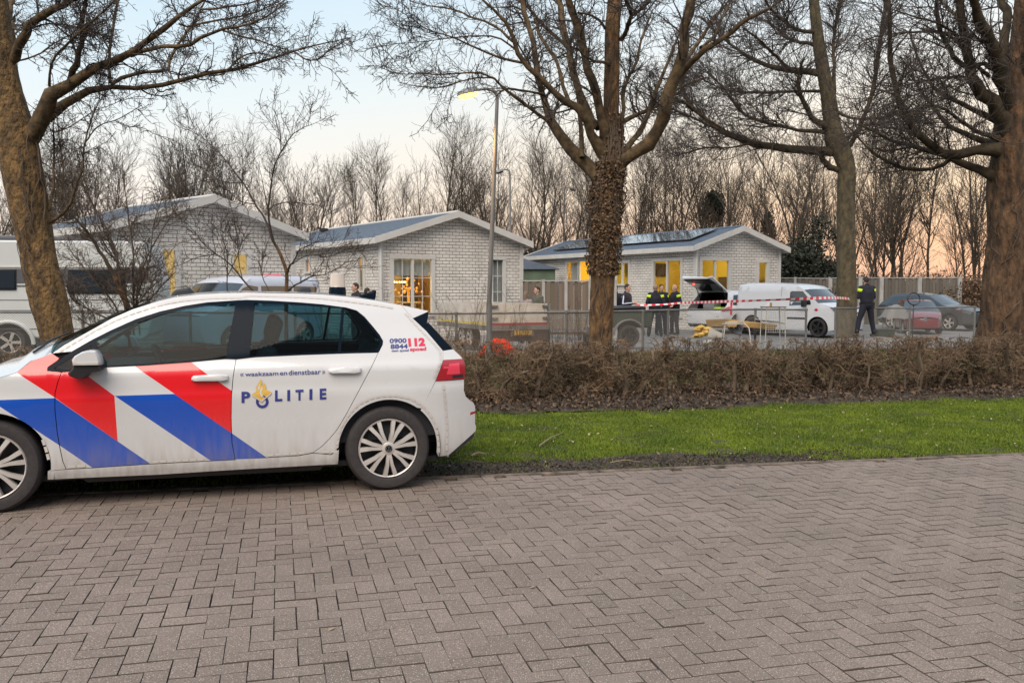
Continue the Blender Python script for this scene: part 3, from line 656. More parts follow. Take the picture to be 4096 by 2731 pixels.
for sd in (1, -1):
    # rear door, front door, fender, bodyside frame
    pt = paint
    fr_door = seamF+[p for p in rock if seamF[-1][0] > p[0] > seamB[-1][0]]+seamB[::-1]+[p for p in dlo_bot if seamB[0][0] < p[0] < seamF[0][0]][::-1]
    panel('front_door', fr_door, Yg, PM, car, sd, inset=.0025, paint=pt)
    rr_door = seamB+[p for p in rock if p[0] < seamB[-1][0]-.01]+doorcut[::-1][1:]+[p for p in dlo_bot if doorcut[0][0]+.01 < p[0] < seamB[0][0]-.01][::-1]
    panel('rear_door', rr_door, Yg, PM, car, sd, inset=.0025, paint=[(B2, 2)])
    aF = ang(a_([(300, 1227)])[0], WB)
    fender = hood_seam[:2][::1]+hood_seam[2:]+hs_ext+[(3.12, .66), (3.02, .60)]+[p for p in fp if p[1] > .50 or p[0] < WB][:]
    fl = [p for p in fp if True]
    fender = hood_seam+hs_ext+[(3.18, .66), (3.06, .56)]+arc(WB, 36, 180+(aF if aF < 0 else 0) if False else 185, 24)+[a_([(300, 1227)])[0]]+seamF[::-1]+[dlo_top[-1], dlo_top[-2], dlo_top[-3]]
    panel('front_fender', fender, Yg, PM, car, sd, inset=.0025, paint=[(R1, 1), (B1, 2)])
    side_frame = sil+qr_+[bt]+arc(0, ab, -14+0, 2, ARR)[1:1]+arc(0, ab, 180+14, 26)[1:-1][:]+[]
    side_frame = sil+qr_+[bt]+arc(0, ab, 0, 2)[:0]+[p for p in arc(0, ab, 4, 26)][1:]+[b_([(735, 1150)])[0], b_([(700, 1183)])[0]]+doorcut[::-1][2:]+dlo_top[:-3]
    panel('body_side', side_frame, Yg, [WHT], car, sd, inset=.0015)
    # sill
    sill = rock+[b_([(480, 1192)])[0], b_([(580, 1174)])[0], b_([(700, 1185)])[0], b_([(752, 1150)])[0]]+sillb
    panel('sill', sill, Yg, [WHT], car, sd, off=.004, inset=.001)
    dlo = dlo_top+dlo_bot
    gf = a_([(608, 417), (700, 365), (850, 302), (1000, 252), (1150, 215), (1300, 193), (1478, 178), (1450, 330), (1415, 520), (1200, 534), (900, 556), (680, 567), (625, 570)])
    gq = a_([(335, 588), (440, 520), (575, 440), (592, 480), (590, 575), (430, 593)])
    gr = b_([(195, 185), (300, 188), (500, 200), (770, 218), (758, 360), (745, 505), (500, 516), (300, 526), (162, 535)])
    gq2 = b_([(789, 221), (850, 230), (900, 268), (960, 343), (1000, 393), (1020, 430), (1015, 475), (990, 500), (765, 504)])
    panel('window_frame', dlo, Yg, [M['gloss_black']], car, sd, off=-.003, holes=[gf, gq, gr, gq2], step=.2)
    for nm, gg in (('front_window', gf), ('quarter_glass', gq), ('rear_window', gr), ('quarter_glass', gq2)):
        panel(nm, gg, Yg, [M['glass']], car, sd, off=-.008, lip=0, step=.2)
    panel('spoiler_fin', fin, Yg, [M['gloss_black']], car, sd, off=-.002)
    panel('spoiler_side', spo, Yg, [WHT], car, sd)
    rg = b_([(1331, 330), (1338, 308), (1505, 490), (1440, 500), (1330, 370)])
    panel('rear_glass_edge', rg, Yg, [M['gloss_black']], car, sd)
    tg = b_([(1440, 500), (1505, 490), (1545, 525), (1568, 552), (1440, 560)])
    panel('tailgate_edge', tg, Yg, [WHT], car, sd)
    lampp = b_([(1440, 560), (1568, 552), (1582, 585), (1583, 640), (1578, 684), (1390, 698)])
    inner = b_([(1480, 585), (1545, 578), (1550, 650), (1462, 655)]); bright = b_([(1442, 603), (1488, 602), (1486, 615), (1440, 617)])
    amber = b_([(1500, 660), (1572, 652), (1572, 676), (1500, 682)])
    tl = panel('tail_lamp', lampp, Yg, [M['red_lamp'], M['red_lamp_bright'], M['darkrim']], car, sd, off=.006, paint=[(inner, 1), (bright, 1), (amber, 2)])
    bump = [b_([(1390, 700)])[0]]+b_([(1578, 688), (1578, 760), (1590, 800), (1615, 825), (1640, 840), (1652, 865), (1652, 980), (1660, 1000), (1655, 1030), (1560, 1115), (1475, 1190), (1408, 1198)])+arc(0, abe-1, ab, 14)[1:]
    bp_ = panel('rear_bumper', bump, Yg, [WHT, M['red_lamp']], car, sd, inset=.0015, paint=[(b_([(1620, 905), (1652, 897), (1652, 912), (1618, 925)]), 1)])
    dif = b_([(1655, 1032), (1640, 1075), (1530, 1165), (1475, 1192)])
    panel('diffuser', dif, Yg, [M['seat']], car, sd, off=-.01)
    # front end (outside the photo)
    panel('front_bumper', [(3.18, .66), (3.40, .64), (3.49, .52), (3.50, .30), (3.42, .19), (3.05, .17)]+arc(WB, -20, 36, 10), Yg, [WHT], car, sd, inset=.0015)
    panel('headlamp', [(3.22, .745), (3.40, .70), (3.42, .645), (3.18, .66)], Yg, [M['chrome']], car, sd, off=.002)
    # dark liner behind all seams
    liner = [(-.50, .25), (-.60, .5), (-.58, .9), (-.45, 1.0)]+[(p[0], p[1]-.02) for p in dlo_bot[::-1][2:-2]]+[(2.3, .85), (3.3, .7), (3.4, .25), (3.1, .2)]+arc(WB, 0, 180, 20, .41)+[(2.1, .17), (.5, .17)]+arc(0, 0, 180, 20, .41)+[(-.5, .25)]
    panel('seam_liner', liner, Yg, [M['black']], car, sd, off=-.022, lip=0, step=.3)
    # wheel housings
    for ax in (0, WB):
        mb = MB(); pts = arc(ax, -15, 195, 24, .40); y0, y1 = sd*.55, sd*(Yg(ax, .7)-.02)
        vs = [(p[0], y, p[1]) for p in pts for y in (y0, y1)]; n2 = len(pts)
        mb.add(vs, [(2*i, 2*i+1, 2*i+3, 2*i+2) for i in range(n2-1)]); mb.add([(p[0], y0, p[1]) for p in pts], [tuple(range(n2))])
        mb.build('wheel_housing', M['black'], car)
    for ax in (0, WB):
        w, Mx, h, rimr = wheel(car, (ax, sd*(YW-.1), .318), .318, sd, tw=.2, rimr=.226)
        w.rotation_euler = (0, 0, 0)
        # centre badge: ring with the two stacked letters
        bd = MB(); bd.lathe([(.001, h*1.075), (.029, h*1.075)], 24, Mx); bd.build('badge', M['gloss_black'], w)
        lg = MB(); lg.lathe([(.0255, h*1.10), (.0285, h*1.10), (.0285, h*1.08), (.0255, h*1.08), (.0255, h*1.10)], 24, Mx)
        def bar(p, q):
            zz = h*1.10
            # face coordinates: u to the right of the picture, v up
            P_ = Vector((-p[0]*.001*sd, sd*zz, p[1]*.001)); Q_ = Vector((-q[0]*.001*sd, sd*zz, q[1]*.001)); lg.tube([P_, Q_], .0014, 4)
        for p, q in (((-10, 23), (0, 4)), ((0, 4), (10, 23)), ((-21, 13), (-9, -22)), ((-9, -22), (0, -2)), ((0, -2), (9, -22)), ((9, -22), (21, 13))): bar(p, q)
        lg.build('emblem', M['chrome'], w)
# skins across the car
def st_of(pts): return [(x, z, Yg(x, z)) for x, z in pts]
iw = 6
skin_strip('windscreen', st_of(sil[:iw+1]), M['glass'], car, cfn=lambda f: (.015, .14*(1-f)+.03))
skin_strip('roof', st_of(sil[iw:]+[spo[1], spo[2]]), WHT, car, cfn=lambda f: (.010, .03 if f < .5 else 0))
rp_ = [spo[2], fin[2], fin[3]]
skin_strip('spoiler_back', st_of(rp_), M['gloss_black'], car, crown=.0, xb=-.05)
skin_strip('rear_glass', st_of([b_([(1336, 320)])[0], b_([(1420, 400)])[0], b_([(1505, 490)])[0]]), M['glass_dark'], car, crown=.0, xb=-.05)
skin_strip('tailgate', st_of(b_([(1505, 490), (1568, 552), (1582, 585), (1583, 640), (1578, 690), (1578, 760)])), WHT, car, crown=0, xb=-.05)
skin_strip('rear_bumper_back', st_of(b_([(1578, 760), (1590, 800), (1615, 825), (1640, 840), (1652, 865), (1652, 980), (1660, 1000), (1655, 1030), (1560, 1115), (1475, 1190)])), WHT, car, crown=0, xb=-.04)
hood_l = hood_seam[1:]+hs_ext
skin_strip('bonnet', st_of([(hood_seam[1][0]-.02, hood_seam[1][1]-.0)]+hood_l[1:]), WHT, car, cfn=lambda f: (.075*(1-f*.3), .06+.12*f))
skin_strip('cowl', st_of([sil[0], hood_seam[1]]), M['black'], car, cfn=lambda f: (.02, .16*(1-f)+.04))
skin_strip('front_fascia', st_of([(3.22, .745), (3.42, .68), (3.49, .52), (3.50, .30), (3.42, .19)]), WHT, car, crown=0, xb=.16)
mb = MB(); mb.box((1.3, 0, .20), (3.4, 1.5, .04)); mb.box((1.3, 0, .26), (1.75, 1.6, .06)); mb.build('floor_pan', M['black'], car)
# wiper
mb = MB(); w0 = a_([(215, 525), (300, 487)]); mb.tube([(w0[0][0]+.05, .62, w0[0][1]+.03), (w0[1][0]+.06, .30, w0[1][1]+.075)], .009, 6); mb.tube([(w0[1][0]+.1, .7, w0[1][1]+.035), (w0[1][0]-.02, .2, w0[1][1]+.11)], .007, 6); mb.build('wiper', M['black'], car)
# mirrors
def mirror(sd):
    e = empty('door_mirror'); e.parent = car
    c = a_([(570, 520)])[0]; cy = sd*(Yg(c[0], .98)+.10)
    prof = a_([(480, 520), (500, 495), (550, 468), (600, 458), (635, 462), (655, 490), (664, 530), (664, 548), (482, 545)])
    low = a_([(484, 548), (664, 550), (670, 575), (645, 592), (590, 596), (550, 640), (500, 640), (455, 625), (446, 605), (480, 570)])
    def shell(pl, nm, m, d0, d1, inset=.02):
        cx = sum(p[0] for p in pl)/len(pl); cz = sum(p[1] for p in pl)/len(pl); n = len(pl); vs = []
        for (sc, y) in ((.80, d1), (.93, d1-.018), (1.0, d1-.05), (1.0, d0+.03), (.92, d0)):
            vs += [(cx+(p[0]-cx)*sc, sd*y, cz+(p[1]-cz)*sc) for p in pl]
        mb = MB(); mb.add(vs, [(i*n+j, i*n+(j+1) % n, (i+1)*n+(j+1) % n, (i+1)*n+j) for i in range(4) for j in range(n)]+[tuple(range(n)), tuple(range(4*n, 5*n))])
        o = mb.build(nm, m, e, smooth=True); return o
    y0 = abs(cy)-.11
    shell(prof, 'mirror_cap', WHT, y0+.03, y0+.20); shell(low, 'mirror_base', M['black'], y0+.0, y0+.185)
    sig = a_([(484, 536), (664, 534), (664, 550), (484, 552)]); shell(sig, 'indicator', M['alloy'], y0+.06, y0+.205)
mirror(1); mirror(-1)
# door handles with grips
def handle(q, cup):
    for sd in (1, -1):
        p = q; n = len(p); mb = MB(); vs = []
        cx = sum(u[0] for u in p)/n; cz = sum(u[1] for u in p)/n
        for sc, o in ((1.0, -.01), (1.0, .022), (.9, .032), (.6, .036)):
            vs += [(cx+(u[0]-cx)*sc, sd*(Yg(u[0], u[1])+o), cz+(u[1]-cz)*sc) for u in p]
        mb.add(vs, [(i*n+j, i*n+(j+1) % n, (i+1)*n+(j+1) % n, (i+1)*n+j) for i in range(3) for j in range(n)]+[tuple(range(3*n, 4*n))])
        mb.build('door_handle', WHT, car, smooth=True, bevel=0)
handle(a_([(1203, 640), (1215, 630), (1300, 624), (1400, 622), (1430, 630), (1428, 655), (1400, 662), (1300, 664), (1215, 664), (1202, 655)]), a_([(1225, 660), (1240, 612), (1390, 608), (1400, 660), (1330, 690), (1240, 686)]))
handle(b_([(680, 625), (700, 612), (800, 603), (880, 602), (897, 612), (893, 640), (860, 648), (780, 648), (700, 648), (684, 640)]), b_([(705, 640), (715, 605), (860, 600), (865, 640), (800, 662), (720, 662)]))
# roof furniture -------------------------------------------------------
def on_roof(px, py0, py1, y):
    """x,z range of a roof item at lateral y"""
    d = ray(px, py1); t = (y+C0@Ld)/(d[0]*Ld[0]+d[1]*Ld[1]); x = (np.array([d[0]*t, d[1]*t])-C0)@Fd
    d2 = ray(px, py0); t2 = (y+C0@Ld)/(d2[0]*Ld[0]+d2[1]*Ld[1]); return x, CAMH+d2[2]*t2
def pod(pixp, y0, y1, nm='light_pod', m='seat'):
    pts = []
    for px, py in pixp:
        d = ray(px, py); yy = (y0+y1)/2; t = (yy+C0@Ld)/(d[0]*Ld[0]+d[1]*Ld[1]); pts.append(((np.array([d[0]*t, d[1]*t])-C0)@Fd, CAMH+d[2]*t))
    n = len(pts); cx = sum(p[0] for p in pts)/n; zmin = min(p[1] for p in pts); vs = []
    for y, sc in ((y0, .75), (y0+(y1-y0)*.2, 1), (y1-(y1-y0)*.2, 1), (y1, .75)):
        vs += [(cx+(p[0]-cx)*sc, y, zmin+(p[1]-zmin)*sc) for p in pts]
    mb = MB(); mb.add(vs, [(i*n+j, i*n+(j+1) % n, (i+1)*n+(j+1) % n, (i+1)*n+j) for i in range(3) for j in range(n)]+[tuple(range(n)), tuple(range(3*n, 4*n))])
    return mb.build(nm, M[m], car, smooth=True)
p0 = [A_(*p) for p in ((1075, 140), (1085, 108), (1110, 92), (1190, 80), (1217, 112), (1217, 140))]; pod(p0, -.52, -.30)
p1 = [B_(*p) for p in ((472, 125), (478, 100), (500, 80), (525, 75), (555, 80), (568, 105), (570, 125))]; pod(p1, -.50, -.35)
p2 = [B_(*p) for p in ((855, 150), (880, 136), (940, 118), (978, 100), (995, 102), (995, 130), (990, 160))]; pod(p2, -.035, .035, 'antenna', 'gloss_black')
bx_, bz = on_roof(1350, 1093, 1183, -.12)
bl = empty('beacon', (bx_, -.12, 0)); bl.parent = car
bz0 = on_roof(1350, 1148, 1183, -.12)[1]
mb = MB(); mb.lathe([(.001, bz0), (.066, bz0), (.070, bz0-.01), (.074, bz0-.09)], 24); mb.build('beacon_base', M['gloss_black'], bl, smooth=True)
mb = MB(); H_ = bz-bz0
mb.lathe([(.066, bz0+.002)]+[(.064-.006*f+(.002 if i % 2 else 0), bz0+H_*f) for i, f in enumerate(np.linspace(.05, .95, 12))]+[(.05, bz), (.001, bz+.001)], 24); mb.build('beacon_lens', mat('beacon_lens', (.60, .52, .46), .25, coat=1, spec=.8), bl, smooth=True)
# reflective outline dashes
def dashes(path, wpx, lpx, gap=5, mm='reflective', name='reflective_outline'):
    P_ = np.array(path, float); d = np.r_[0, np.cumsum(np.linalg.norm(np.diff(P_, axis=0), axis=1))]; mb = MB(); s = 0
    fx = lambda q: np.array([np.interp(q, d, P_[:, 0]), np.interp(q, d, P_[:, 1])]); mb2 = MB()
    while s+lpx < d[-1]:
        p, q = fx(s), fx(s+lpx); n = np.array([-(q-p)[1], (q-p)[0]]); n = n/np.linalg.norm(n)*wpx/2
        qd = [Sx(*(p-n)), Sx(*(q-n)), Sx(*(q+n)), Sx(*(p+n))]
        for sd, b_m in ((1, mb), (-1, mb2)):
            g4 = [(qd[0][0]*(1-u)*(1-v)+qd[1][0]*u*(1-v)+qd[2][0]*u*v+qd[3][0]*(1-u)*v, qd[0][1]*(1-u)*(1-v)+qd[1][1]*u*(1-v)+qd[2][1]*u*v+qd[3][1]*(1-u)*v) for v in (0, .5, 1) for u in (0, .5, 1)]
            b_m.add([(x, sd*(Yg(x, z)+.0045), z) for x, z in g4], [(0, 1, 4, 3), (1, 2, 5, 4), (3, 4, 7, 6), (4, 5, 8, 7)])
        s += lpx+gap
    mb2.build(name, M[mm], car); return mb.build(name, M[mm], car)
dl = [A_(*p) for p in ((370, 482), (480, 415), (600, 345), (720, 285), (830, 240), (940, 205), (1050, 175), (1150, 158), (1300, 145), (1400, 141), (1530, 140))]+[B_(*p) for p in ((140, 133), (300, 138), (480, 143), (640, 152), (800, 170), (900, 183), (1000, 197), (1150, 222))]
dashes(dl, 8, 24, 5)
dashes([B_(*p) for p in ((1190, 250), (1250, 318), (1330, 400), (1420, 495), (1425, 560), (1370, 700))], 8, 20, 5)
dashes([B_(*p) for p in ((740, 1120), (760, 1010), (810, 925), (880, 850), (960, 812), (1040, 795), (1140, 795), (1230, 815), (1310, 865), (1370, 945), (1400, 1020), (1415, 1180))], 9, 19, 5)
dashes([B_(*p) for p in ((1440, 720), (1455, 850), (1465, 1000), (1462, 1180))], 9, 22, 5)
dashes([B_(*p) for p in ((280, 1187), (400, 1180), (560, 1168))], 11, 25, 6); dashes([B_(*p) for p in ((648, 1165), (745, 1162))], 11, 26, 4)
dashes([A_(*p) for p in ((958, 1170), (1310, 1152))], 11, 24, 6); dashes([A_(*p) for p in ((425, 1200), (560, 1192))], 12, 32, 6); dashes([A_(*p) for p in ((268, 1030), (292, 1100), (312, 1180))], 12, 24, 6)
# body crease shadows come from real seams; lettering -------------------
def text_on(txt, quad, m, name='lettering', bold=0.0):
    """quad: photo pixels tl,tr,br,bl of the inked letters"""
    cu = bpy.data.curves.new('t', 'FONT'); cu.body = txt; cu.offset = bold; cu.resolution_u = 3; cu.fill_mode = 'FRONT'
    ob = bpy.data.objects.new('t', cu); COL.objects.link(ob); dg = bpy.context.evaluated_depsgraph_get(); me = bpy.data.meshes.new_from_object(ob.evaluated_get(dg))
    bpy.data.objects.remove(ob); bpy.data.curves.remove(cu)
    co = np.array([v.co[:] for v in me.vertices]); mn = co.min(0); mxx = co.max(0); q = np.array(quad, float)
    out = []
    for c in co:
        u = (c[0]-mn[0])/(mxx[0]-mn[0]); v = (mxx[1]-c[1])/(mxx[1]-mn[1])
        p = (q[0]*(1-u)+q[1]*u)*(1-v)+(q[3]*(1-u)+q[2]*u)*v
        x, z = Sx(*p); out.append((x, Yg(x, z)+.0035, z))
    for v, c in zip(me.vertices, out): v.co = c
    me.materials.clear(); me.materials.append(m); me.name = name
    o = bpy.data.objects.new(name, me); COL.objects.link(o); o.parent = car; return o
def bq(*pts): return [B_(*p) for p in pts]
IB, IR = M['ink_blue'], M['ink_red']
text_on('«', bq((100, 648), (123, 646), (123, 667), (100, 669)), IB); text_on('»', bq((641, 630), (661, 628), (661, 649), (641, 651)), IB)
text_on('waakzaam', bq((133, 640), (352, 633), (352, 661), (133, 668)), IB, bold=.008)
text_on('en', bq((362, 641), (410, 639), (410, 659), (362, 661)), IB, bold=.008)
text_on('dienstbaar', bq((420, 627), (632, 620), (632, 653), (420, 660)), IB, bold=.008)
for ch, q in (('P', ((109, 769), (166, 768), (166, 842), (109, 843))), ('L', ((330, 760), (378, 757), (378, 831), (330, 834))), ('I', ((411, 758), (430, 757), (430, 829), (411, 830))),
              ('T', ((465, 757), (518, 754), (518, 825), (465, 828))), ('I', ((557, 752), (577, 751), (577, 822), (557, 823))), ('E', ((625, 749), (669, 747), (669, 819), (625, 821)))):
    text_on(ch, bq(*q), IB, bold=.035)
for t_, q, m_, bd in (('0900', ((1086, 419), (1198, 416), (1198, 447), (1086, 450)), IB, .03), ('8844', ((1092, 456), (1206, 453), (1206, 484), (1092, 487)), IB, .03), ('geen spoed', ((1098, 491), (1212, 487), (1212, 508), (1098, 511)), IB, .02),
                      ('112', ((1207, 417), (1320, 412), (1322, 467), (1212, 471)), IR, .06), ('spoed', ((1220, 477), (1328, 473), (1328, 503), (1220, 508)), IR, .04)):
    text_on(t_, bq(*q), m_, bold=bd)
def decal(polys, m, name, off=.0045):
    mb = MB()
    for pl in polys:
        q = [Sx(*B_(*p)) for p in pl]; mb.add([(x, Yg(x, z)+off, z) for x, z in q], [tuple(range(len(q)))])
    return mb.build(name, m, car)
ring = []
for i in range(24):
    a0, a1 = 2*math.pi*i/24, 2*math.pi*(i+1)/24
    ring.append([(246+42*math.cos(a0), 836+42*math.sin(a0)), (246+42*math.cos(a1), 836+42*math.sin(a1)), (246+24*math.cos(a1), 836+24*math.sin(a1)), (246+24*math.cos(a0), 836+24*math.sin(a0))])
decal(ring, IB, 'emblem_ring', .0035)
decal([[(180, 785), (245, 740), (306, 770), (306, 778), (245, 838), (238, 838), (180, 795)]], M['gold'], 'emblem_book', .0048)
decal([[(184, 792), (240, 828), (304, 776), (304, 782), (243, 837), (183, 797)]], M['pol_white'], 'emblem_pages', .0058)
decal([[(232, 800), (208, 765), (204, 740), (220, 715), (230, 700), (238, 684), (246, 705), (240, 730), (262, 712), (272, 740), (262, 770), (252, 795)]], M['gold'], 'emblem_flame', .0056)
decal([[(238, 800), (228, 775), (236, 748), (246, 735), (248, 750), (240, 772), (250, 798), (246, 806)], [(222, 760), (216, 742), (226, 722), (234, 716), (230, 735), (228, 752)]], M['pol_white'], 'flame_gap', .0064)
# interior ------------------------------------------------------------
inn = empty('interior'); inn.parent = car
def seat(x, y, wd=.5):
    mb = MB(); 
    mb.box((x+.05, y, .48), (.52, wd, .14)); Mt = Matrix.Rotation(R(-18), 3, 'Y')
    mb.box((x-.28, y, .78), (.13, wd*.96, .62), M=Mt); o = mb.build('seat', M['seat'], inn, smooth=True, bevel=.04)
    mb = MB(); mb.box((x-.40, y, 1.20), (.11, .27, .20), M=Mt); h_ = mb.build('headrest', M['seat'], inn, smooth=True, bevel=.035)
    mb = MB(); mb.tube([(x-.375, y-.06, 1.02), (x-.39, y-.06, 1.15)], .006, 6); mb.tube([(x-.375, y+.06, 1.02), (x-.39, y+.06, 1.15)], .006, 6); mb.build('headrest_post', M['chrome'], inn)
seat(1.22, .38); seat(1.22, -.38); seat(.35, .0, 1.2)
mb = MB(); mb.box((1.98, 0, .86), (.42, 1.36, .16)); mb.box((1.95, 0, .68), (.25, 1.3, .3)); mb.build('dashboard', M['seat'], inn, smooth=True, bevel=.05)
mb = MB(); Ms = Matrix.Translation((1.62, .38, .94)) @ Matrix.Rotation(R(-65), 4, 'Y')
mb.lathe([(.175+.014*math.cos(a), .014*math.sin(a)) for a in np.linspace(0, 2*math.pi, 9)], 32, Ms); mb.lathe([(.001, -.01), (.07, 0), (.06, .02)], 16, Ms)
for a in (0, 120, 240): mb.tube([Ms @ Vector((.05*math.cos(R(a)), .05*math.sin(R(a)), 0)), Ms @ Vector((.17*math.cos(R(a)), .17*math.sin(R(a)), 0))], .012, 6)
mb.build('steering_wheel', M['seat'], inn, smooth=True)
for sd in (1, -1):
    dp = [(1.9, .3), (1.95, .90), (-.3, .93), (-.5, .4)]; mb = MB(); mb.add([(x, sd*.80, z) for x, z in dp]+[(x, sd*.77, z) for x, z in dp], [(0, 1, 2, 3), (4, 7, 6, 5), (1, 5, 6, 2)]); mb.build('door_card', M['seat'], inn)
skin_strip('headliner', [(x, z-.045, Yg(x, z)-.03) for x, z in sil[iw+1:]], M['seat'], inn, crown=.025)
mb = MB(); mb.box((-.35, 0, .62), (.4, 1.36, .6)); mb.build('load_cover', M['seat'], inn)
# ================================================================ white chalets
def wall_panel(name, poly, holes, o, u, parent, step=.8, un=None):
    """wall in the plane o + a*u + z*Z ; poly/holes in (a,z); brick UV in metres"""
    bm = bmesh.new(); poly_faces(bm, None, poly)
    for (x0, x1, z0, z1) in holes:
        for co, no in (((x0, 0, 0), (1, 0, 0)), ((x1, 0, 0), (1, 0, 0)), ((0, 0, z0), (0, 0, 1)), ((0, 0, z1), (0, 0, 1))):
            bmesh.ops.bisect_plane(bm, geom=bm.verts[:]+bm.edges[:]+bm.faces[:], dist=1e-5, plane_co=co, plane_no=no)
    dead = [f for f in bm.faces if any(x0 < f.calc_center_median().x < x1 and z0 < f.calc_center_median().z < z1 for x0, x1, z0, z1 in holes)]
    bmesh.ops.delete(bm, geom=dead, context='FACES')
    uvl = bm.loops.layers.uv.new('UVMap')
    for f in bm.faces:
        for lp in f.loops: lp[uvl].uv = (lp.vert.co.x, lp.vert.co.z)
    for v in bm.verts: a, z = v.co.x, v.co.z; v.co = (o[0]+u[0]*a, o[1]+u[1]*a, z)
    me = bpy.data.meshes.new(name); bm.to_mesh(me); bm.free(); me.materials.append(M['brick'])
    ob = bpy.data.objects.new(name, me); COL.objects.link(ob); ob.parent = parent; return ob
def window(parent, o, u, nrm, x0, x1, z0, z1, cols=1, rows=(), frame=.07, glass='glass_clear', curtain=None, door=False):
    """window on a wall: frame > pane, mullions"""
    def P(a, d, z): return (o[0]+u[0]*a+nrm[0]*d, o[1]+u[1]*a+nrm[1]*d, z)
    ang_ = math.atan2(u[1], u[0]); f = MB()
    sx_ = .025
    def bar(a0, a1, b0, b1, d0=-.06, d1=.045):
        c = P((a0+a1)/2, (d0+d1)/2, (b0+b1)/2); f.box(c, (a1-a0, d1-d0, b1-b0), ang_)
    bar(x0-.10, x0+frame*.6, z0, z1); bar(x1-frame*.6, x1+.10, z0, z1)
    bar(x0-.12, x1+.12, z1+.0, z1+.13, -.06, .055); bar(x0-.12, x1+.12, z0-.07, z0, -.06, .075)
    for c in range(1, cols):
        a = x0+(x1-x0)*c/cols; bar(a-.045, a+.045, z0, z1, -.055, .03)
    fr = f.build('window', M['white_trim'], parent)
    p = MB(); p.add([P(x0, -.02, z0), P(x1, -.02, z0), P(x1, -.02, z1), P(x0, -.02, z1)], [(0, 1, 2, 3)]); p.build('pane', M[glass], fr)
    if rows:
        m_ = MB()
        for r_ in rows:
            zz = z0+(z1-z0)*r_; c = P((x0+x1)/2, -.005, zz); m_.box(c, (x1-x0, .02, .022), ang_)
        for c in range(cols):
            a = x0+(x1-x0)*(c+.5)/cols; m_.box(P(a, -.007, (z0+z1)/2), (.022, .018, z1-z0), ang_)
        m_.build('glazing_bar', M['white_trim'], fr)
    if curtain:
        m_ = MB(); n = 28; top, bot, a0, a1, mtn = curtain
        pts = [(x0+(x1-x0)*(a0+(a1-a0)*i/n), -.14-.025*math.sin(i*1.9)-.01*math.sin(i*4.1)) for i in range(n+1)]
        zb, zt = z0+(z1-z0)*bot, z0+(z1-z0)*top
        m_.add([P(a, d, z) for a, d in pts for z in (zb, zt)], [(2*i, 2*i+2, 2*i+3, 2*i+1) for i in range(n)]); m_.build('curtain', M[mtn], fr, smooth=True, auto=False)
    return fr
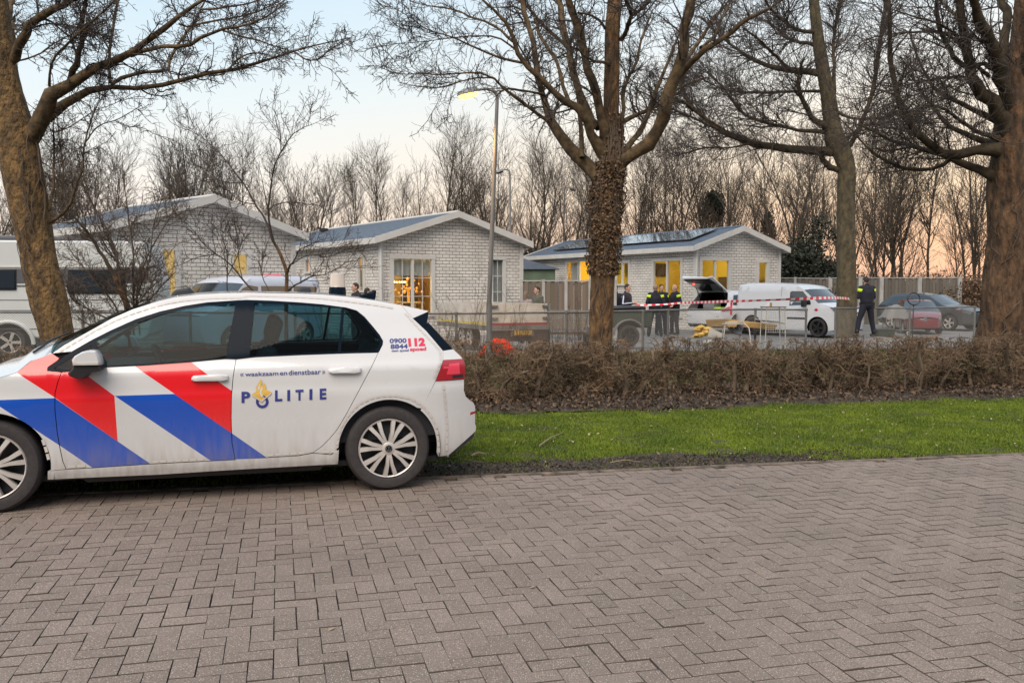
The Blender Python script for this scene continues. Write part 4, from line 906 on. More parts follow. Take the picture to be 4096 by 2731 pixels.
def house(label, Lc, Rc_, ze, zr, length, gwin, swin, group=None, over=.32, solar=None, right_win=()):
    """Lc,Rc_: ground points under the two front roof tips"""
    Lc, Rc_ = np.array(Lc), np.array(Rc_); W_ = np.linalg.norm(Rc_-Lc); u = (Rc_-Lc)/W_; v = np.array([-u[1], u[0]])
    h = empty('chalet', (Lc[0], Lc[1], 0), math.atan2(u[1], u[0]), label, 'chalet', group)
    zb = -.35; w0, w1 = over, W_-over; mid = W_/2; y0 = over*.9; y1 = length-over; sl_ = (zr-ze)/(W_/2)
    zw = lambda a: zr-.10-sl_*abs(a-mid)
    X, Y = np.array([1., 0]), np.array([0, 1.])
    wall_panel('wall', [(w0, zb), (w1, zb), (w1, zw(w1)), (mid, zw(mid)), (w0, zw(w0))], [g_[:4] for g_ in gwin], (0, y0), X, h)
    wall_panel('wall', [(y0, zb), (y1, zb), (y1, zw(w0)), (y0, zw(w0))], [g_[:4] for g_ in swin], (w0, 0), Y, h)
    wall_panel('wall', [(y0, zb), (y1, zb), (y1, zw(w1)), (y0, zw(w1))], [g_[:4] for g_ in right_win], (w1, 0), Y, h)
    wall_panel('wall', [(w0, zb), (w1, zb), (w1, zw(w1)), (mid, zw(mid)), (w0, zw(w0))], [], (0, y1), X, h)
    for g_ in gwin: window(h, (0, y0), (1, 0), (0, -1), *g_[:4], **g_[4])
    for g_ in swin: window(h, (w0, 0), (0, 1), (-1, 0), *g_[:4], **g_[4])
    for cx_ in (w0, w1): cr = MB(); cr.box((cx_, y0, (zb+zw(cx_))/2), (.13, .13, zw(cx_)-zb-.02)); cr.build('corner_trim', M['white_trim'], h)
    # roof: two slabs
    rf = MB(); t = .05
    for sgn, a0 in ((1, 0), (-1, W_)):
        n_ = 14
        for k_ in range(n_):           # rows of roof shingles, each lapping the next
            f0, f1 = k_/n_, (k_+1)/n_; xa, xb = a0+(mid-a0)*f0, a0+(mid-a0)*f1; za, zb_ = ze+(zr-ze)*f0, ze+(zr-ze)*f1
            rf.add([(xa, 0, za+t), (xb, 0, zb_+t-.02), (xb, length, zb_+t-.02), (xa, length, za+t), (xa, 0, za-.01), (xa, length, za-.01)], [(0, 1, 2, 3), (0, 3, 5, 4)])
        rf.add([(a0, .02, ze-.03), (mid, .02, zr-.03), (mid, length-.02, zr-.03), (a0, length-.02, ze-.03)], [(0, 1, 2, 3)])
    rfo = rf.build('roof', M['roof_tile'], h)
    rd = MB(); rd.tube([(mid, 0, zr+t-.01), (mid, length, zr+t-.01)], .055, 8); rd.build('ridge_cap', M['white_trim'] if not solar else M['roof_tile'], rfo)
    # barge boards and eaves boards
    hb = .20
    for yy in (-.012, length+.012):
        bb = MB()
        for a0 in (0, W_):
            s_ = 1 if a0 == 0 else -1
            pl = [(a0-s_*.02, ze-hb+.05), (mid, zr-hb+.05), (mid, zr+.075), (a0-s_*.02, ze+.075)]
            Mx = Matrix(((1, 0, 0, 0), (0, 0, -1, yy), (0, 1, 0, 0), (0, 0, 0, 1))); bb.prism(pl, .03 if yy < 1 else -.03, Mx)
        bb.build('barge_board', M['white_trim'], rfo)
    for a0 in (0, W_):
        eb = MB(); eb.box((a0, length/2, ze-hb/2+.05), (.05, length-.04, hb)); eb.box((a0+(over/2 if a0 == 0 else -over/2), length/2, ze-.06), (over, length-.1, .02))
        eb.build('eaves_board', M['white_trim'], rfo)
    so_ = MB(); so_.add([(0, .02, ze-.12), (mid, .02, zr-.12), (W_, .02, ze-.12), (W_, y0, ze-.12), (mid, y0, zr-.12), (0, y0, ze-.12)], [(0, 1, 4, 5), (1, 2, 3, 4)]); so_.build('soffit', M['white_trim'], rfo)
    dp = MB(); dp.tube([(w0-.05, y0-.10, ze-.1), (w0-.05, y0-.10, zb)], .04, 8); dp.build('drainpipe', M['white_trim'], h, smooth=True)
    sk = MB(); sk.box((mid, (y0+y1)/2, zb-.05), (w1-w0-.1, y1-y0-.1, .5)); sk.build('base', M['black'], h)
    if solar:
        for (ya, yb, f0, f1) in solar:
            n_ = max(1, round((yb-ya)/1.02))
            for i in range(n_):
                s_ = MB(); p = lambda f, o_: (mid*f, ze+(zr-ze)*f+t+o_)
                q0, q1 = ya+(yb-ya)*i/n_+.012, ya+(yb-ya)*(i+1)/n_-.012; (xa, za), (xb, zb2) = p(f0, .09), p(f1, .09)
                s_.add([(xa, q0, za), (xb, q0, zb2), (xb, q1, zb2), (xa, q1, za), (xa, q0, za-.04), (xb, q0, zb2-.04), (xb, q1, zb2-.04), (xa, q1, za-.04)], [(0, 1, 2, 3), (4, 7, 6, 5), (0, 3, 7, 4), (0, 4, 5, 1), (1, 5, 6, 2), (2, 6, 7, 3)]); s_.build('solar_panel', M['solar'], h)
    return h, dict(W=W_, y0=y0, y1=y1, w0=w0, w1=w1, ze=ze, zr=zr, u=u, v=v)
M['curt_cream'] = cloth('curt_cream', (.75, .66, .42), .6)
M['blind_grey'] = cloth('blind_grey', (.40, .41, .40), .02)
M['net'] = glassmat('net', (.75, .75, .75), rough=.9, refl=.8, minr=.5)
M['room_yellow'] = mat('room_yellow', (.80, .62, .10), .9)
M['room_orange'] = mat('room_orange', (.62, .45, .20), .9)
M['room_cream'] = mat('room_cream', (.70, .60, .38), .9)
M['cabinet'] = mat('cabinet', (.06, .04, .03), .6)
def room(h, x0, x1, y0, y1, z0, z1, m, power, lampcol, lx=.5, ly=.4):
    r_ = empty('room'); r_.parent = h; mb = MB()
    mb.add([(x0, y1, z0), (x1, y1, z0), (x1, y1, z1), (x0, y1, z1), (x0, y0, z0), (x1, y0, z0), (x1, y0, z1), (x0, y0, z1)], [(0, 1, 2, 3), (4, 5, 1, 0), (7, 3, 2, 6), (5, 6, 2, 1)])
    mb.build('room_wall', M[m], r_)
    li = bpy.data.lights.new('room_light', 'POINT'); li.energy = power; li.color = lampcol; li.shadow_soft_size = .25
    lo = bpy.data.objects.new('room_light', li); COL.objects.link(lo); lo.parent = r_; lo.location = (x0+(x1-x0)*lx, y0+(y1-y0)*ly, z1-.35)
    return r_
def hpt(px, py, Z): p = at(px, py, Z); return p
EZ = 3.13
def tip(px, py): d = ray(px, py); t = (EZ-CAMH)/d[2]; return (d[0]*t, d[1]*t)
def gcoord(info, Lc, px, py, side=False):
    """photo pixel -> (along wall, z) on gable (or long side) plane"""
    Lc = np.array(Lc); u, v = info['u'], info['v']
    if not side: o = Lc+v*info['y0']; du = u; nn = v
    else: o = Lc+u*info['w0']; du = v; nn = u
    d = ray(px, py); t = (o@nn)/(d[:2]@nn); p = d[:2]*t
    return ((p-Lc)@du, CAMH+d[2]*t)
def info_of(Lc, Rc_, over=.32):
    Lc, Rc_ = np.array(Lc), np.array(Rc_); W_ = np.linalg.norm(Rc_-Lc); u = (Rc_-Lc)/W_; return dict(W=W_, u=u, v=np.array([-u[1], u[0]]), y0=over*.9, w0=over, w1=W_-over)
def wrect(inf, Lc, fn, x0, y0, x1, y1, side=False):
    pa = gcoord(inf, Lc, *fn(x0, y0), side); pb = gcoord(inf, Lc, *fn(x1, y1), side)
    a0, a1 = sorted((pa[0], pb[0])); z0, z1 = sorted((pa[1], pb[1])); return (a0, a1, z0, z1)
Z5 = zc(2.352, 1150, 800); Z4 = zc(3.136, 600, 750); Z1 = zc(2.851, 2050, 850); Z2 = zc(2.851, 2650, 850); Z3 = zc(2.413, 0, 800); Z9 = zc(2.955, 3300, 950)
# ---- middle chalet
L2, R2_ = tip(1503, 955), tip(2130, 976); I2 = info_of(L2, R2_)
g1 = wrect(I2, L2, Z5, 985, 550, 1362, 1075); g2 = wrect(I2, L2, Z5, 1920, 562, 2032, 1010)
s1 = wrect(I2, L2, Z5, 175, 565, 213, 675, True); s2 = wrect(I2, L2, Z5, 665, 545, 725, 850, True)
zr2 = 4.12
h2, i2 = house('white brick chalet in the middle with a blind half down over its glowing window', L2, R2_, EZ-.0, zr2, 12.5,
    [(g1[0], g1[1], g1[2], g1[3], dict(cols=2, rows=(.66, .33), curtain=(1, .70, 0, 1, 'blind_grey'))), (g2[0], g2[1], g2[2], g2[3], dict(rows=(.66, .33), curtain=(1, 0, 0, 1, 'blind_grey')))],
    [(s1[0], s1[1], s1[2], s1[3], {}), (s2[0], s2[1], s2[2], s2[3], dict(curtain=(1, 0, 0, 1, 'blind_grey')))])
r = room(h2, .45, 4.3, I2['y0']+.16, 4.6, .05, 2.95, 'room_orange', 170, (1, .78, .38), .35, .3)
rng_ = random.Random(5); mb = MB(); 
mb.box((g1[0]+1.3, 1.6, 1.0), (.9, .6, .05)); [mb.box((g1[0]+1.3+dx, 1.6+dy, .55), (.05, .05, .9)) for dx in (-.4, .4) for dy in (-.25, .25)]; mb.build('table', M['room_cream'], r)
mb = MB(); mb.box((g1[0]+.35, 2.6, .9), (.6, .4, 1.7)); mb.box((g1[0]+.9, 3.4, 1.5), (.35, .3, .5)); mb.build('cupboard', M['cabinet'], r)
mb = MB(); [mb.box((g1[0]+a_x, b_y, .55), (.4, .4, .05)) or mb.box((g1[0]+a_x, b_y+.2, .95), (.4, .05, .8)) for a_x, b_y in ((.7, 1.2), (1.9, 1.15))]; mb.box((g1[0]+1.0, 4.5, 1.9), (.9, .04, .6)); mb.box((g1[0]+2.3, 3.4, 1.1), (.5, .4, 2.2)); mb.build('furniture', M['cabinet'], r)
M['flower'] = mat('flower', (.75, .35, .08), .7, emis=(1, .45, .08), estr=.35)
M['chand'] = mat('chand', (1, .7, .3), .5, emis=(1, .62, .22), estr=9)
mb = MB()
for i in range(26): mb.ball((g1[0]+1.3+rng_.gauss(0, .22), 1.6+rng_.gauss(0, .12), 1.45+rng_.gauss(0, .14)), rng_.uniform(.03, .07), 6, 4)
mb.tube([(g1[0]+1.3, 1.6, 1.03), (g1[0]+1.3, 1.6, 1.4)], .05, 8); mb.build('flower_vase', M['flower'], r)
mb = MB()
for i in range(12): mb.ball((g1[0]+.75+.34*math.cos(i*.52), 1.5+.3*math.sin(i*.52), 1.72), .028, 6, 4)
mb.build('chandelier', M['chand'], r)
r = room(h2, .45, 1.8, 8.0, 11, .3, 2.8, 'room_orange', 60, (1, .6, .2), .3, .5)
# ---- right chalet
L3, R3_ = tip(2778, 988), tip(3159, 998); I3 = info_of(L3, R3_)
gA = wrect(I3, L3, Z2, 440, 545, 752, 905); gB = wrect(I3, L3, Z2, 1088, 570, 1188, 812)
sA = wrect(I3, L3, Z1, 1610, 560, 1925, 1010, True); sB = wrect(I3, L3, Z1, 1180, 580, 1330, 815, True); sC = wrect(I3, L3, Z1, 770, 560, 885, 790, True); sD = wrect(I3, L3, Z1, 395, 625, 460, 790, True); sE = wrect(I3, L3, Z1, 620, 572, 755, 790, True)
gA = (gA[0], gA[1], .55, gA[3]); sA = (sA[0], sA[1], .35, sA[3])
h3, i3 = house('white brick chalet at the right with solar panels on its roof and yellow lit windows', L3, R3_, EZ, 3.98, 14.3,
    [(*gA, dict(cols=2)), (*gB, dict())],
    [(*sA, dict(cols=2)), (*sB, dict(cols=2)), (*sC, dict()), (*sD, dict(glass='glass_dark')), (*sE, dict(curtain=(1, 0, 0, .9, 'blind_grey')))],
    solar=[(1.2, 7.6, .30, .86), (8.4, 12.2, .25, .80)])
r = room(h3, .36, I3['W']-.4, I3['y0']+.10, 6.1, .1, 2.95, 'room_yellow', 90, (1, .82, .32), .5, .5)
mb = MB(); mb.box((1.35, 5.95, 2.35), (.7, .04, .6)); mb.box((2.9, 5.95, 2.35), (.7, .04, .6)); mb.build('picture', M['cabinet'], r)
mb = MB(); mb.box((2.2, 3.6, .65), (2.6, .5, 1.1)); mb.box((3.1, 2.4, .5), (.8, .7, 1.3)); mb.box((1.3, 1.8, 1.0), (.5, .5, 1.3)); mb.box((4.45-.2, 2.3, 1.0), (.25, 2.2, 2.0)); mb.build('furniture', M['cabinet'], r)
mb = MB()
for i in range(40): a = rng_.uniform(0, 6.28); mb.tube([(1.6, 1.3, 1.25), (1.6+.25*math.cos(a), 1.3+.25*math.sin(a), 1.5+rng_.uniform(0, .4)), (1.6+.5*math.cos(a), 1.3+.5*math.sin(a), 1.45+rng_.uniform(-.2, .45))], [.01, .012, .003], 4)
mb.build('house_plant', M['green_leaf'], r)
room(h3, .36, 2.4, 6.15, 9.11, .1, 2.95, 'room_yellow', 70, (1, .72, .18), .5, .5); room(h3, .36, 2.4, 9.13, 13.8, .1, 2.95, 'room_yellow', 150, (1, .72, .16), .6, .4)
# ---- left chalet
L1_, R1_ = tip(419, 903), tip(1230, 944); I1 = info_of(L1_, R1_)
gA = wrect(I1, L1_, Z4, 112, 785, 345, 1330); gB = wrect(I1, L1_, Z4, 1030, 838, 1238, 1075)
h1, i1 = house('white brick chalet at the left, half hidden behind bare branches and the caravan', L1_, R1_, EZ, 4.10, 5.3,
    [(*gA, dict(curtain=(1, 0, 0, .92, 'curt_cream'))), (*gB, dict(curtain=(1, 0, 0, 1, 'curt_cream')))], [], over=.34)
room(h1, .5, I1['W']-.5, I1['y0']+.22, 4.5, .0, 2.95, 'room_cream', 120, (1, .84, .52), .5, .45)
mb = MB(); mb.box((I1['W']/2, I1['y0']-.015, 3.15), (.28, .03, .30)); mb.build('air_vent', M['concrete_post'], h1)
# small chimneys behind the roofs
for (px, py, Z_, hh) in ((1295, 925, 40, .8), (1340, 922, 41, .9)):
    p = at(px, py, Z_); mb = MB(); mb.tube([(p[0], p[1], p[2]-2.0), (p[0], p[1], p[2])], .13, 10); mb.tube([(p[0], p[1], p[2]), (p[0], p[1], p[2]+.12)], .2, 10)
    o = mb.build('roof_flue', M['black'], smooth=True); o.parent = h2; o.matrix_parent_inverse = Matrix.LocRotScale(h2.location, h2.rotation_euler, None).inverted()
# ---- green shed between the chalets
p = at(2110, 1075, 44); mb = MB(); mb.box((p[0]-.2, 44, 1.1), (3.0, 2.2, 2.6)); sh = empty('green_shed', (0, 0, 0), 0, 'low pale green shed seen in the gap between the middle and right chalets', 'shed')
mb.build('wall', mat('shed_green', (.11, .15, .10), .8, var=.5, vscale=2), sh); mb = MB(); mb.prism([(-1.75, 0), (1.75, 0), (0, .5)], 2.5, Matrix.Translation((p[0]-.2, 45.25, 2.4)) @ Matrix.Rotation(math.pi/2, 4, 'X')); mb.build('roof', M['roof_tile'], sh)
# ================================================================ fences
def plank_fence(label, posts, ztop_of, m, hplank=1.8, mpost='concrete_post', group=None, seed=1, pw=.10):
    """posts: list of (x,y) world; planks between each pair; each bay > boards, rail"""
    rr = random.Random(seed); f = empty('board_fence', (posts[0][0], posts[0][1], 0), 0, label, 'fence', group); o0 = Vector((posts[0][0], posts[0][1], 0))
    for i, p in enumerate(posts):
        zt = ztop_of[i]; b = MB(); b.box(Vector((p[0], p[1], (zt+.03)/2-.15))-o0, (pw, pw, zt+.36)); b.build('post', M[mpost], f)
        if i == len(posts)-1: break
        q = posts[i+1]; d = Vector((q[0]-p[0], q[1]-p[1], 0)); l = d.length; n_ = max(3, int(l/.135)); b = MB(); a = math.atan2(d.y, d.x)
        for k_ in range(n_):
            t = (k_+.5)/n_; z1 = ztop_of[i]*(1-t)+ztop_of[i+1]*t-.03; off = .018*(-1)**k_+rr.gauss(0, .003); c = Vector((p[0]+d.x*t-math.sin(a)*off, p[1]+d.y*t+math.cos(a)*off, (z1-hplank/2)))-o0
            b.box(c, (l/n_*.93, .018, hplank+rr.gauss(0, .01)), a+rr.gauss(0, .01))
        b.build('boards', M[m], f)
        b = MB(); za, zb = ztop_of[i], ztop_of[i+1]; c = Vector(((p[0]+q[0])/2, (p[1]+q[1])/2, (za+zb)/2))-o0; b.box(c, (l-.06, .07, .035), M=Matrix.Rotation(a, 3, 'Z') @ Matrix.Rotation(-math.atan2(zb-za, l), 3, 'Y')); b.build('top_rail', M[mpost], f)
    return f
pp = [(2086, 30.5), (2174, 30), (2264, 29.5), (2360, 29), (2460, 28.6)]
P_ = [at(px, 1123, Z) for px, Z in pp]; plank_fence('brown upright board fence between the middle and right chalets', [p[:2] for p in P_], [p[2] for p in P_], 'wood_fence', 1.75)
pp = [(3320, 1112, 42.5), (3440, 1111, 42), (3525, 1111, 41.5), (3678, 1111, 41), (3838, 1110, 40.5)]
P_ = [at(*p) for p in pp]; plank_fence('grey upright board fence with white posts behind the parked dark car', [p[:2] for p in P_], [p[2] for p in P_], 'grey_fence', 2.1, pw=.17)
pp = [(3100, 1112, 40), (3180, 1112, 39.6), (3318, 1114, 39)]
P_ = [at(*p) for p in pp]; plank_fence('short weathered fence with grey posts just right of the right chalet', [p[:2] for p in P_], [p[2] for p in P_], 'grey_fence', 1.7)
# chain link fence: posts, top rail, wire mesh
M['wire'] = mat('wire', (.23, .22, .20), .6, metal=.4)
def wire_fence(label, nodes, group, broken=()):
    """nodes: (px, py of the rail, Z)"""
    Pn = [at(*n_[:3]) for n_ in nodes]; f = empty('wire_fence', (Pn[0][0], Pn[0][1], 0), 0, label, 'fence', group); o0 = Vector((Pn[0][0], Pn[0][1], 0))
    for p in Pn:
        zg = float(gz(p[0], p[1])); b = MB(); b.tube([Vector((p[0], p[1], zg-.2))-o0, Vector((p[0], p[1], p[2]))-o0], .032, 8); b.tube([Vector((p[0], p[1], p[2]-.03))-o0, Vector((p[0], p[1], p[2]+.03))-o0], .042, 8); b.build('post', M['galv'], f, smooth=True)
    b = MB(); b.tube([Vector(p)-o0 for p in Pn], .024, 8); b.build('top_rail', M['galv'], f, smooth=True)
    W1 = []
    for i in range(len(Pn)-1):
        p, q = Pn[i], Pn[i+1]; l = np.linalg.norm((q-p)[:2]); zg = float(gz(p[0], p[1])); hh = (p[2]+q[2])/2-zg-.03
        s_ = .055; n_ = int((l+hh)/s_)
        for k_ in range(n_):
            for sg_ in (0, 1):
                a0, a1 = k_*s_-hh, k_*s_; z0, z1 = 0, hh
                if a0 < 0: z0 = -a0; a0 = 0
                if a1 > l: z1 = hh-(a1-l); a1 = l
                if z1 <= z0: continue
                f0, f1 = (a0/l, a1/l) if sg_ == 0 else (1-a0/l, 1-a1/l)
                W1.append([[p[0]+(q[0]-p[0])*f0, p[1]+(q[1]-p[1])*f0, zg+z0+.02], [p[0]+(q[0]-p[0])*f1, p[1]+(q[1]-p[1])*f1, zg+z1+.02]])
    W1 = np.array(W1)-np.array(o0)[None, None]; V, F = tubes(W1, np.full(W1.shape[:2], .0026), 3); np_mesh('wire_mesh', V, F, 4, M['wire'], f)
    return f
wire_fence('wire mesh fence with grey tubular rail running behind the hedge to the white van', [(-500, 1250, 18.3), (-80, 1248, 18.6), (330, 1248, 18.9), (760, 1250, 19.2), (1180, 1252, 19.6), (1500, 1254, 19.8), (1825, 1254, 20.2), (2265, 1249, 20.9), (2572, 1243, 21.5), (2673, 1240, 22.0), (3022, 1237, 23.0), (3225, 1239, 23.5)], 'wire mesh fences behind the hedge')
wire_fence('wire mesh fence beside the standing police officer at the right', [(3342, 1232, 26.5), (3640, 1232, 26.6), (3900, 1227, 27.0)], 'wire mesh fences behind the hedge')
wire_fence('wire mesh fence at the far right beyond the thick trunk', [(4070, 1225, 27.6), (4400, 1222, 28)], 'wire mesh fences behind the hedge')
# ================================================================ street lamps
def lamp(label, base, top, head_dir, arm, r0, lit):
    e = empty('street_lamp', (base[0], base[1], float(gz(base[0], base[1]))), 0, label, 'street lamp'); b = Vector(base[:3]); b.z = float(gz(b.x, b.y)); tp = Vector(top)-b
    mb = MB(); mb.tube([(0, 0, -.2), (0, 0, 1.2)], [r0, r0], 16); mb.tube([(0, 0, 1.2), tp*.98], [r0*.86, r0*.6], 16); mb.build('pole', M['lamp_grey'], e, smooth=True)
    mb = MB(); hd = Vector(head_dir)
    pts = [tp*.975, tp+Vector((0, 0, .0)), tp+hd*.07*arm+Vector((0, 0, .10)), tp+hd*.25*arm+Vector((0, 0, .14)), tp+hd*.42*arm+Vector((0, 0, .10))]
    mb.tube(pts, [r0*.6, r0*.6, r0*.58, r0*.5, r0*.45], 12); mb.build('arm', M['lamp_grey'], e, smooth=True)
    c = tp+hd*.60*arm+Vector((0, 0, .02)); an = math.atan2(hd.y, hd.x)
    Mh = Matrix.Translation(c) @ Matrix.Rotation(an, 4, 'Z') @ Matrix.Rotation(R(18), 4, 'Y')
    mb = MB(); 
    pr = [(-.26, .02, .05), (-.2, .06, .09), (0, .11, .12), (.16, .12, .11), (.28, .08, .07), (.31, .02, .03)]; vs = []
    for x, w_, h_ in pr:
        for a in np.linspace(0, math.pi, 7): vs.append(Mh @ Vector((x*arm*.86, w_*math.cos(a), h_*math.sin(a))))
    mb.add(vs, [(i*7+j, i*7+j+1, i*7+8+j, i*7+7+j) for i in range(5) for j in range(6)]); mb.build('lamp_housing', M['lamp_grey'], e, smooth=True, auto=False)
    mb = MB(); vs = []
    for x, w_, h_ in pr[1:]:
        for a in np.linspace(math.pi, 2*math.pi, 7): vs.append(Mh @ Vector((x*arm*.82, w_*.93*math.cos(a), .005+h_*.95*math.sin(a))))
    mb.add(vs, [(i*7+j, i*7+j+1, i*7+8+j, i*7+7+j) for i in range(4) for j in range(6)])
    mb.build('lamp_glass', mat('lamp_lit', (1, .7, .2), .4, emis=(1, .60, .16), estr=3.5) if lit else M['glass_dark'], e, smooth=True, auto=False)
    if lit:
        li = bpy.data.lights.new('lamp_light', 'SPOT'); li.spot_size = R(140); li.spot_blend = .6; li.energy = lit*1.3; li.color = (1, .52, .16); li.shadow_soft_size = .12; lo = bpy.data.objects.new('lamp_light', li); COL.objects.link(lo); lo.parent = e; lo.location = c+hd*.25+Vector((0, 0, -.3))
    return e
bs = at(1957, 1380, 19.3); tp = at(1989, 385, 19.0); lamp('lit street lamp with an orange glow on a tall grey pole behind the hedge', bs, tp, (-.95, -.3, 0), 1.0, .062, 380)
bs = at(2043, 1150, 46); tp = at(2040, 690, 46); lamp('small unlit street lamp beyond the middle chalet', bs, tp, (-.95, -.3, 0), .9, .07, 0)
bs = at(2252, 1150, 60); tp = at(2258, 760, 60); lamp('far unlit street lamp standing among the bare wood', bs, tp, (.95, -.3, 0), .9, .07, 0)
# ================================================================ trees
class Tree:
    """collects limbs traced from the photograph plus twigs that grow from them"""
    def __init__(s, label, base, Z, zx, seed, cat='tree', name='bare_tree', group=None):
        s.rng = np.random.default_rng(seed); s.Z = Z; s.zx = zx; s.base = np.array(base, float)
        s.root = empty(name, tuple(base), 0, label, cat, group); s.P = []; s.R = []; s.trunk = []
    def pts(s, pl, dz=0, curve=0):
        """pl: (x, y, width) in crop pixels; dz: how far the end leans away (m)"""
        out = []; n = len(pl); w = pl[0][2] if len(pl[0]) > 2 else 10; ws = []
        for i, p in enumerate(pl):
            if len(p) > 2: ws.append((i, p[2]))
        wi = np.interp(range(n), [a for a, _ in ws], [b for _, b in ws])
        for i, p in enumerate(pl):
            f = i/max(n-1, 1); Z = s.Z+dz*f+curve*f*f; q = at(*s.zx(p[0], p[1]), Z); out.append([*q, wi[i]/s.sc/FPX*Z/2])
        return np.array(out)
    def limb(s, sc, pl, dz=0, curve=0, n=14, trunk=False):
        s.sc = sc; q = resample(s.pts(pl, dz, curve), n if not trunk else 26)
        if trunk: s.trunk.append(q)
        else: s.P.append(q[:, :3]); s.R.append(q[:, 3])
    def build(s, levels, mt, mc, mtw, trunk_k=20, rough=.08, limb_k=8, flare=1.35, extra=None, nm=('trunk', 'limbs', 'twigs')):
        o0 = s.base; rng = s.rng
        for q in s.trunk:
            n = 60; Q = resample(q, n); k = 40; P = Q[:, :3]; T = np.gradient(P, axis=0); T = unit(T); U = unit(np.cross(T, [0, 1, 0])+[1e-6, 0, 0]); B = np.cross(T, U)
            a = 2*np.pi*np.arange(k)/k; d = np.r_[0, np.cumsum(np.linalg.norm(np.diff(P, axis=0), axis=1))][:, None]
            ph = rng.uniform(0, 6, 6)
            wv = 1+rough*(.45*np.sin(3*a+ph[0]+.4*np.sin(d*1.3))+.3*np.sin(7*a+ph[1]+d*.9)+.25*np.sin(13*a+ph[2]+.6*np.sin(d*3)))+rough*.35*np.sin(d*5+2*a+ph[3])+rng.normal(size=(n, k))*rough*.12
            fl = 1+(flare-1)*np.exp(-np.maximum(d-(P[0, 2] < 0.3)*.0, 0)/.28)*(1+.35*np.sin(5*a+ph[4]))
            r = Q[:, 3:4]*wv*fl
            V = P[:, None]+r[:, :, None]*(U[:, None]*np.cos(a)[None, :, None]+B[:, None]*np.sin(a)[None, :, None])
            i = np.arange(n-1)[:, None]*k; j = np.arange(k)[None]; F = np.stack([i+j, i+(j+1) % k, i+k+(j+1) % k, i+k+j], -1).reshape(-1, 4)
            np_mesh(nm[0], V.reshape(-1, 3)-o0, F, 4, mt, s.root, smooth=True)
        nmax = 14
        P = np.array(s.P); Rr = np.array(s.R); 
        # knobbly limbs
        Pn = P.copy(); Pn[:, 1:-1] += rng.normal(size=Pn[:, 1:-1].shape)*Rr[:, 1:-1, None]*.22
        Rn = Rr*(1+rng.normal(size=Rr.shape)*.06)
        V, F = tubes(Pn, Rn, limb_k); np_mesh(nm[1], V-o0, F, 4, mc, s.root, smooth=True)
        allV, allF, b = [], [], 0; par, pr = Pn, Rn; pool = [(Pn, Rn)]
        for lv in levels:
            src = np.concatenate([x for x, _ in pool[-1:]]) if not lv.get('all') else None
            if lv.get('all'):
                n6 = 6; src = np.concatenate([x[:, np.linspace(0, x.shape[1]-1, n6).astype(int)] for x, _ in pool]); sr = np.concatenate([r_[:, np.linspace(0, r_.shape[1]-1, n6).astype(int)] for _, r_ in pool])
            else: sr = pool[-1][1]
            kw = {k_: v for k_, v in lv.items() if k_ not in ('all', 'k')}
            C, CR = grow(src, sr, rng=rng, **kw); pool.append((C, CR)); V, F = tubes(C, CR, lv.get('k', 3)); allV.append(V); allF.append(F+b); b += len(V)
        if allV: np_mesh(nm[2], np.concatenate(allV)-o0, np.concatenate(allF), 4, mtw, s.root, smooth=True)
        s.pool = pool; return s
z6 = zc(1.568, 0, 0); z7 = zc(1.568, 1400, 0); z8 = zc(1.568, 2700, 0); sc = 1.568
# ---- left tree
b0 = gnd(238, 1600); Zt = 12.3; b0 = at(246, 1585, Zt)
T = Tree('thick leaning maple at the left edge with a long bare limb over the caravan', (b0[0], b0[1], 0), Zt, z6, 11, name='bare_tree')
T.limb(sc, [(395, 2500, 225), (375, 2180, 195), (300, 1850, 210), (245, 1600, 205), (190, 1300, 215), (150, 1100, 232), (112, 900, 232), (70, 750, 225), (40, 600, 200), (15, 450, 180), (-15, 250, 165), (-30, 50, 150), (-40, -300, 120)], trunk=True)
T.limb(sc, [(175, 900, 110), (225, 800, 110), (290, 700, 100), (340, 610, 96), (430, 520, 80), (520, 455, 60), (650, 410, 52), (800, 360, 46), (870, 300, 42), (960, 230, 38), (1060, 160, 34), (1130, 100, 28), (1200, 50, 24), (1330, -30, 18)], -1.0)
T.limb(sc, [(820, 350, 30), (880, 325, 30), (960, 305, 27), (1080, 290, 26), (1190, 285, 24), (1250, 240, 22), (1330, 205, 20), (1400, 180, 18), (1500, 170, 15), (1600, 140, 12), (1700, 90, 9), (1790, 20, 6)], -.8)
T.limb(sc, [(290, 740, 80), (350, 670, 72), (440, 618, 56), (520, 580, 48), (620, 550, 42), (700, 545, 36), (830, 550, 32), (960, 540, 30), (1060, 525, 28), (1180, 490, 26), (1300, 460, 24), (1450, 440, 22), (1560, 410, 18), (1700, 370, 15), (1850, 325, 12), (1950, 285, 9), (2050, 270, 7), (2195, 240, 4)], .5)
T.limb(sc, [(690, 520, 22), (685, 430, 20), (690, 300, 19), (715, 150, 18), (745, -20, 15)], .4)
T.limb(sc, [(700, 530, 24), (760, 490, 22), (900, 455, 20), (1050, 440, 20), (1060, 380, 18), (1100, 310, 17), (1150, 230, 16), (1200, 160, 14), (1250, 80, 12), (1290, 0, 10)], .9)
T.limb(sc, [(440, 510, 48), (470, 420, 40), (500, 330, 34), (520, 230, 32), (515, 130, 30), (545, -30, 27)], -.6)
T.limb(sc, [(330, 600, 18), (310, 500, 16), (320, 400, 15), (390, 310, 15), (460, 240, 14), (540, 170, 13), (650, 70, 12), (740, -20, 10)], -1.2)
T.limb(sc, [(60, 380, 70), (110, 300, 58), (160, 210, 52), (210, 130, 48), (330, 70, 44), (430, 10, 40), (520, -60, 34)], -.7)
T.limb(sc, [(50, 400, 50), (75, 250, 44), (50, 100, 40), (90, -30, 30)], .8)
T.limb(sc, [(1120, 150, 15), (1180, 165, 14), (1300, 140, 13), (1450, 115, 11), (1600, 80, 9), (1760, 5, 6)], .3)
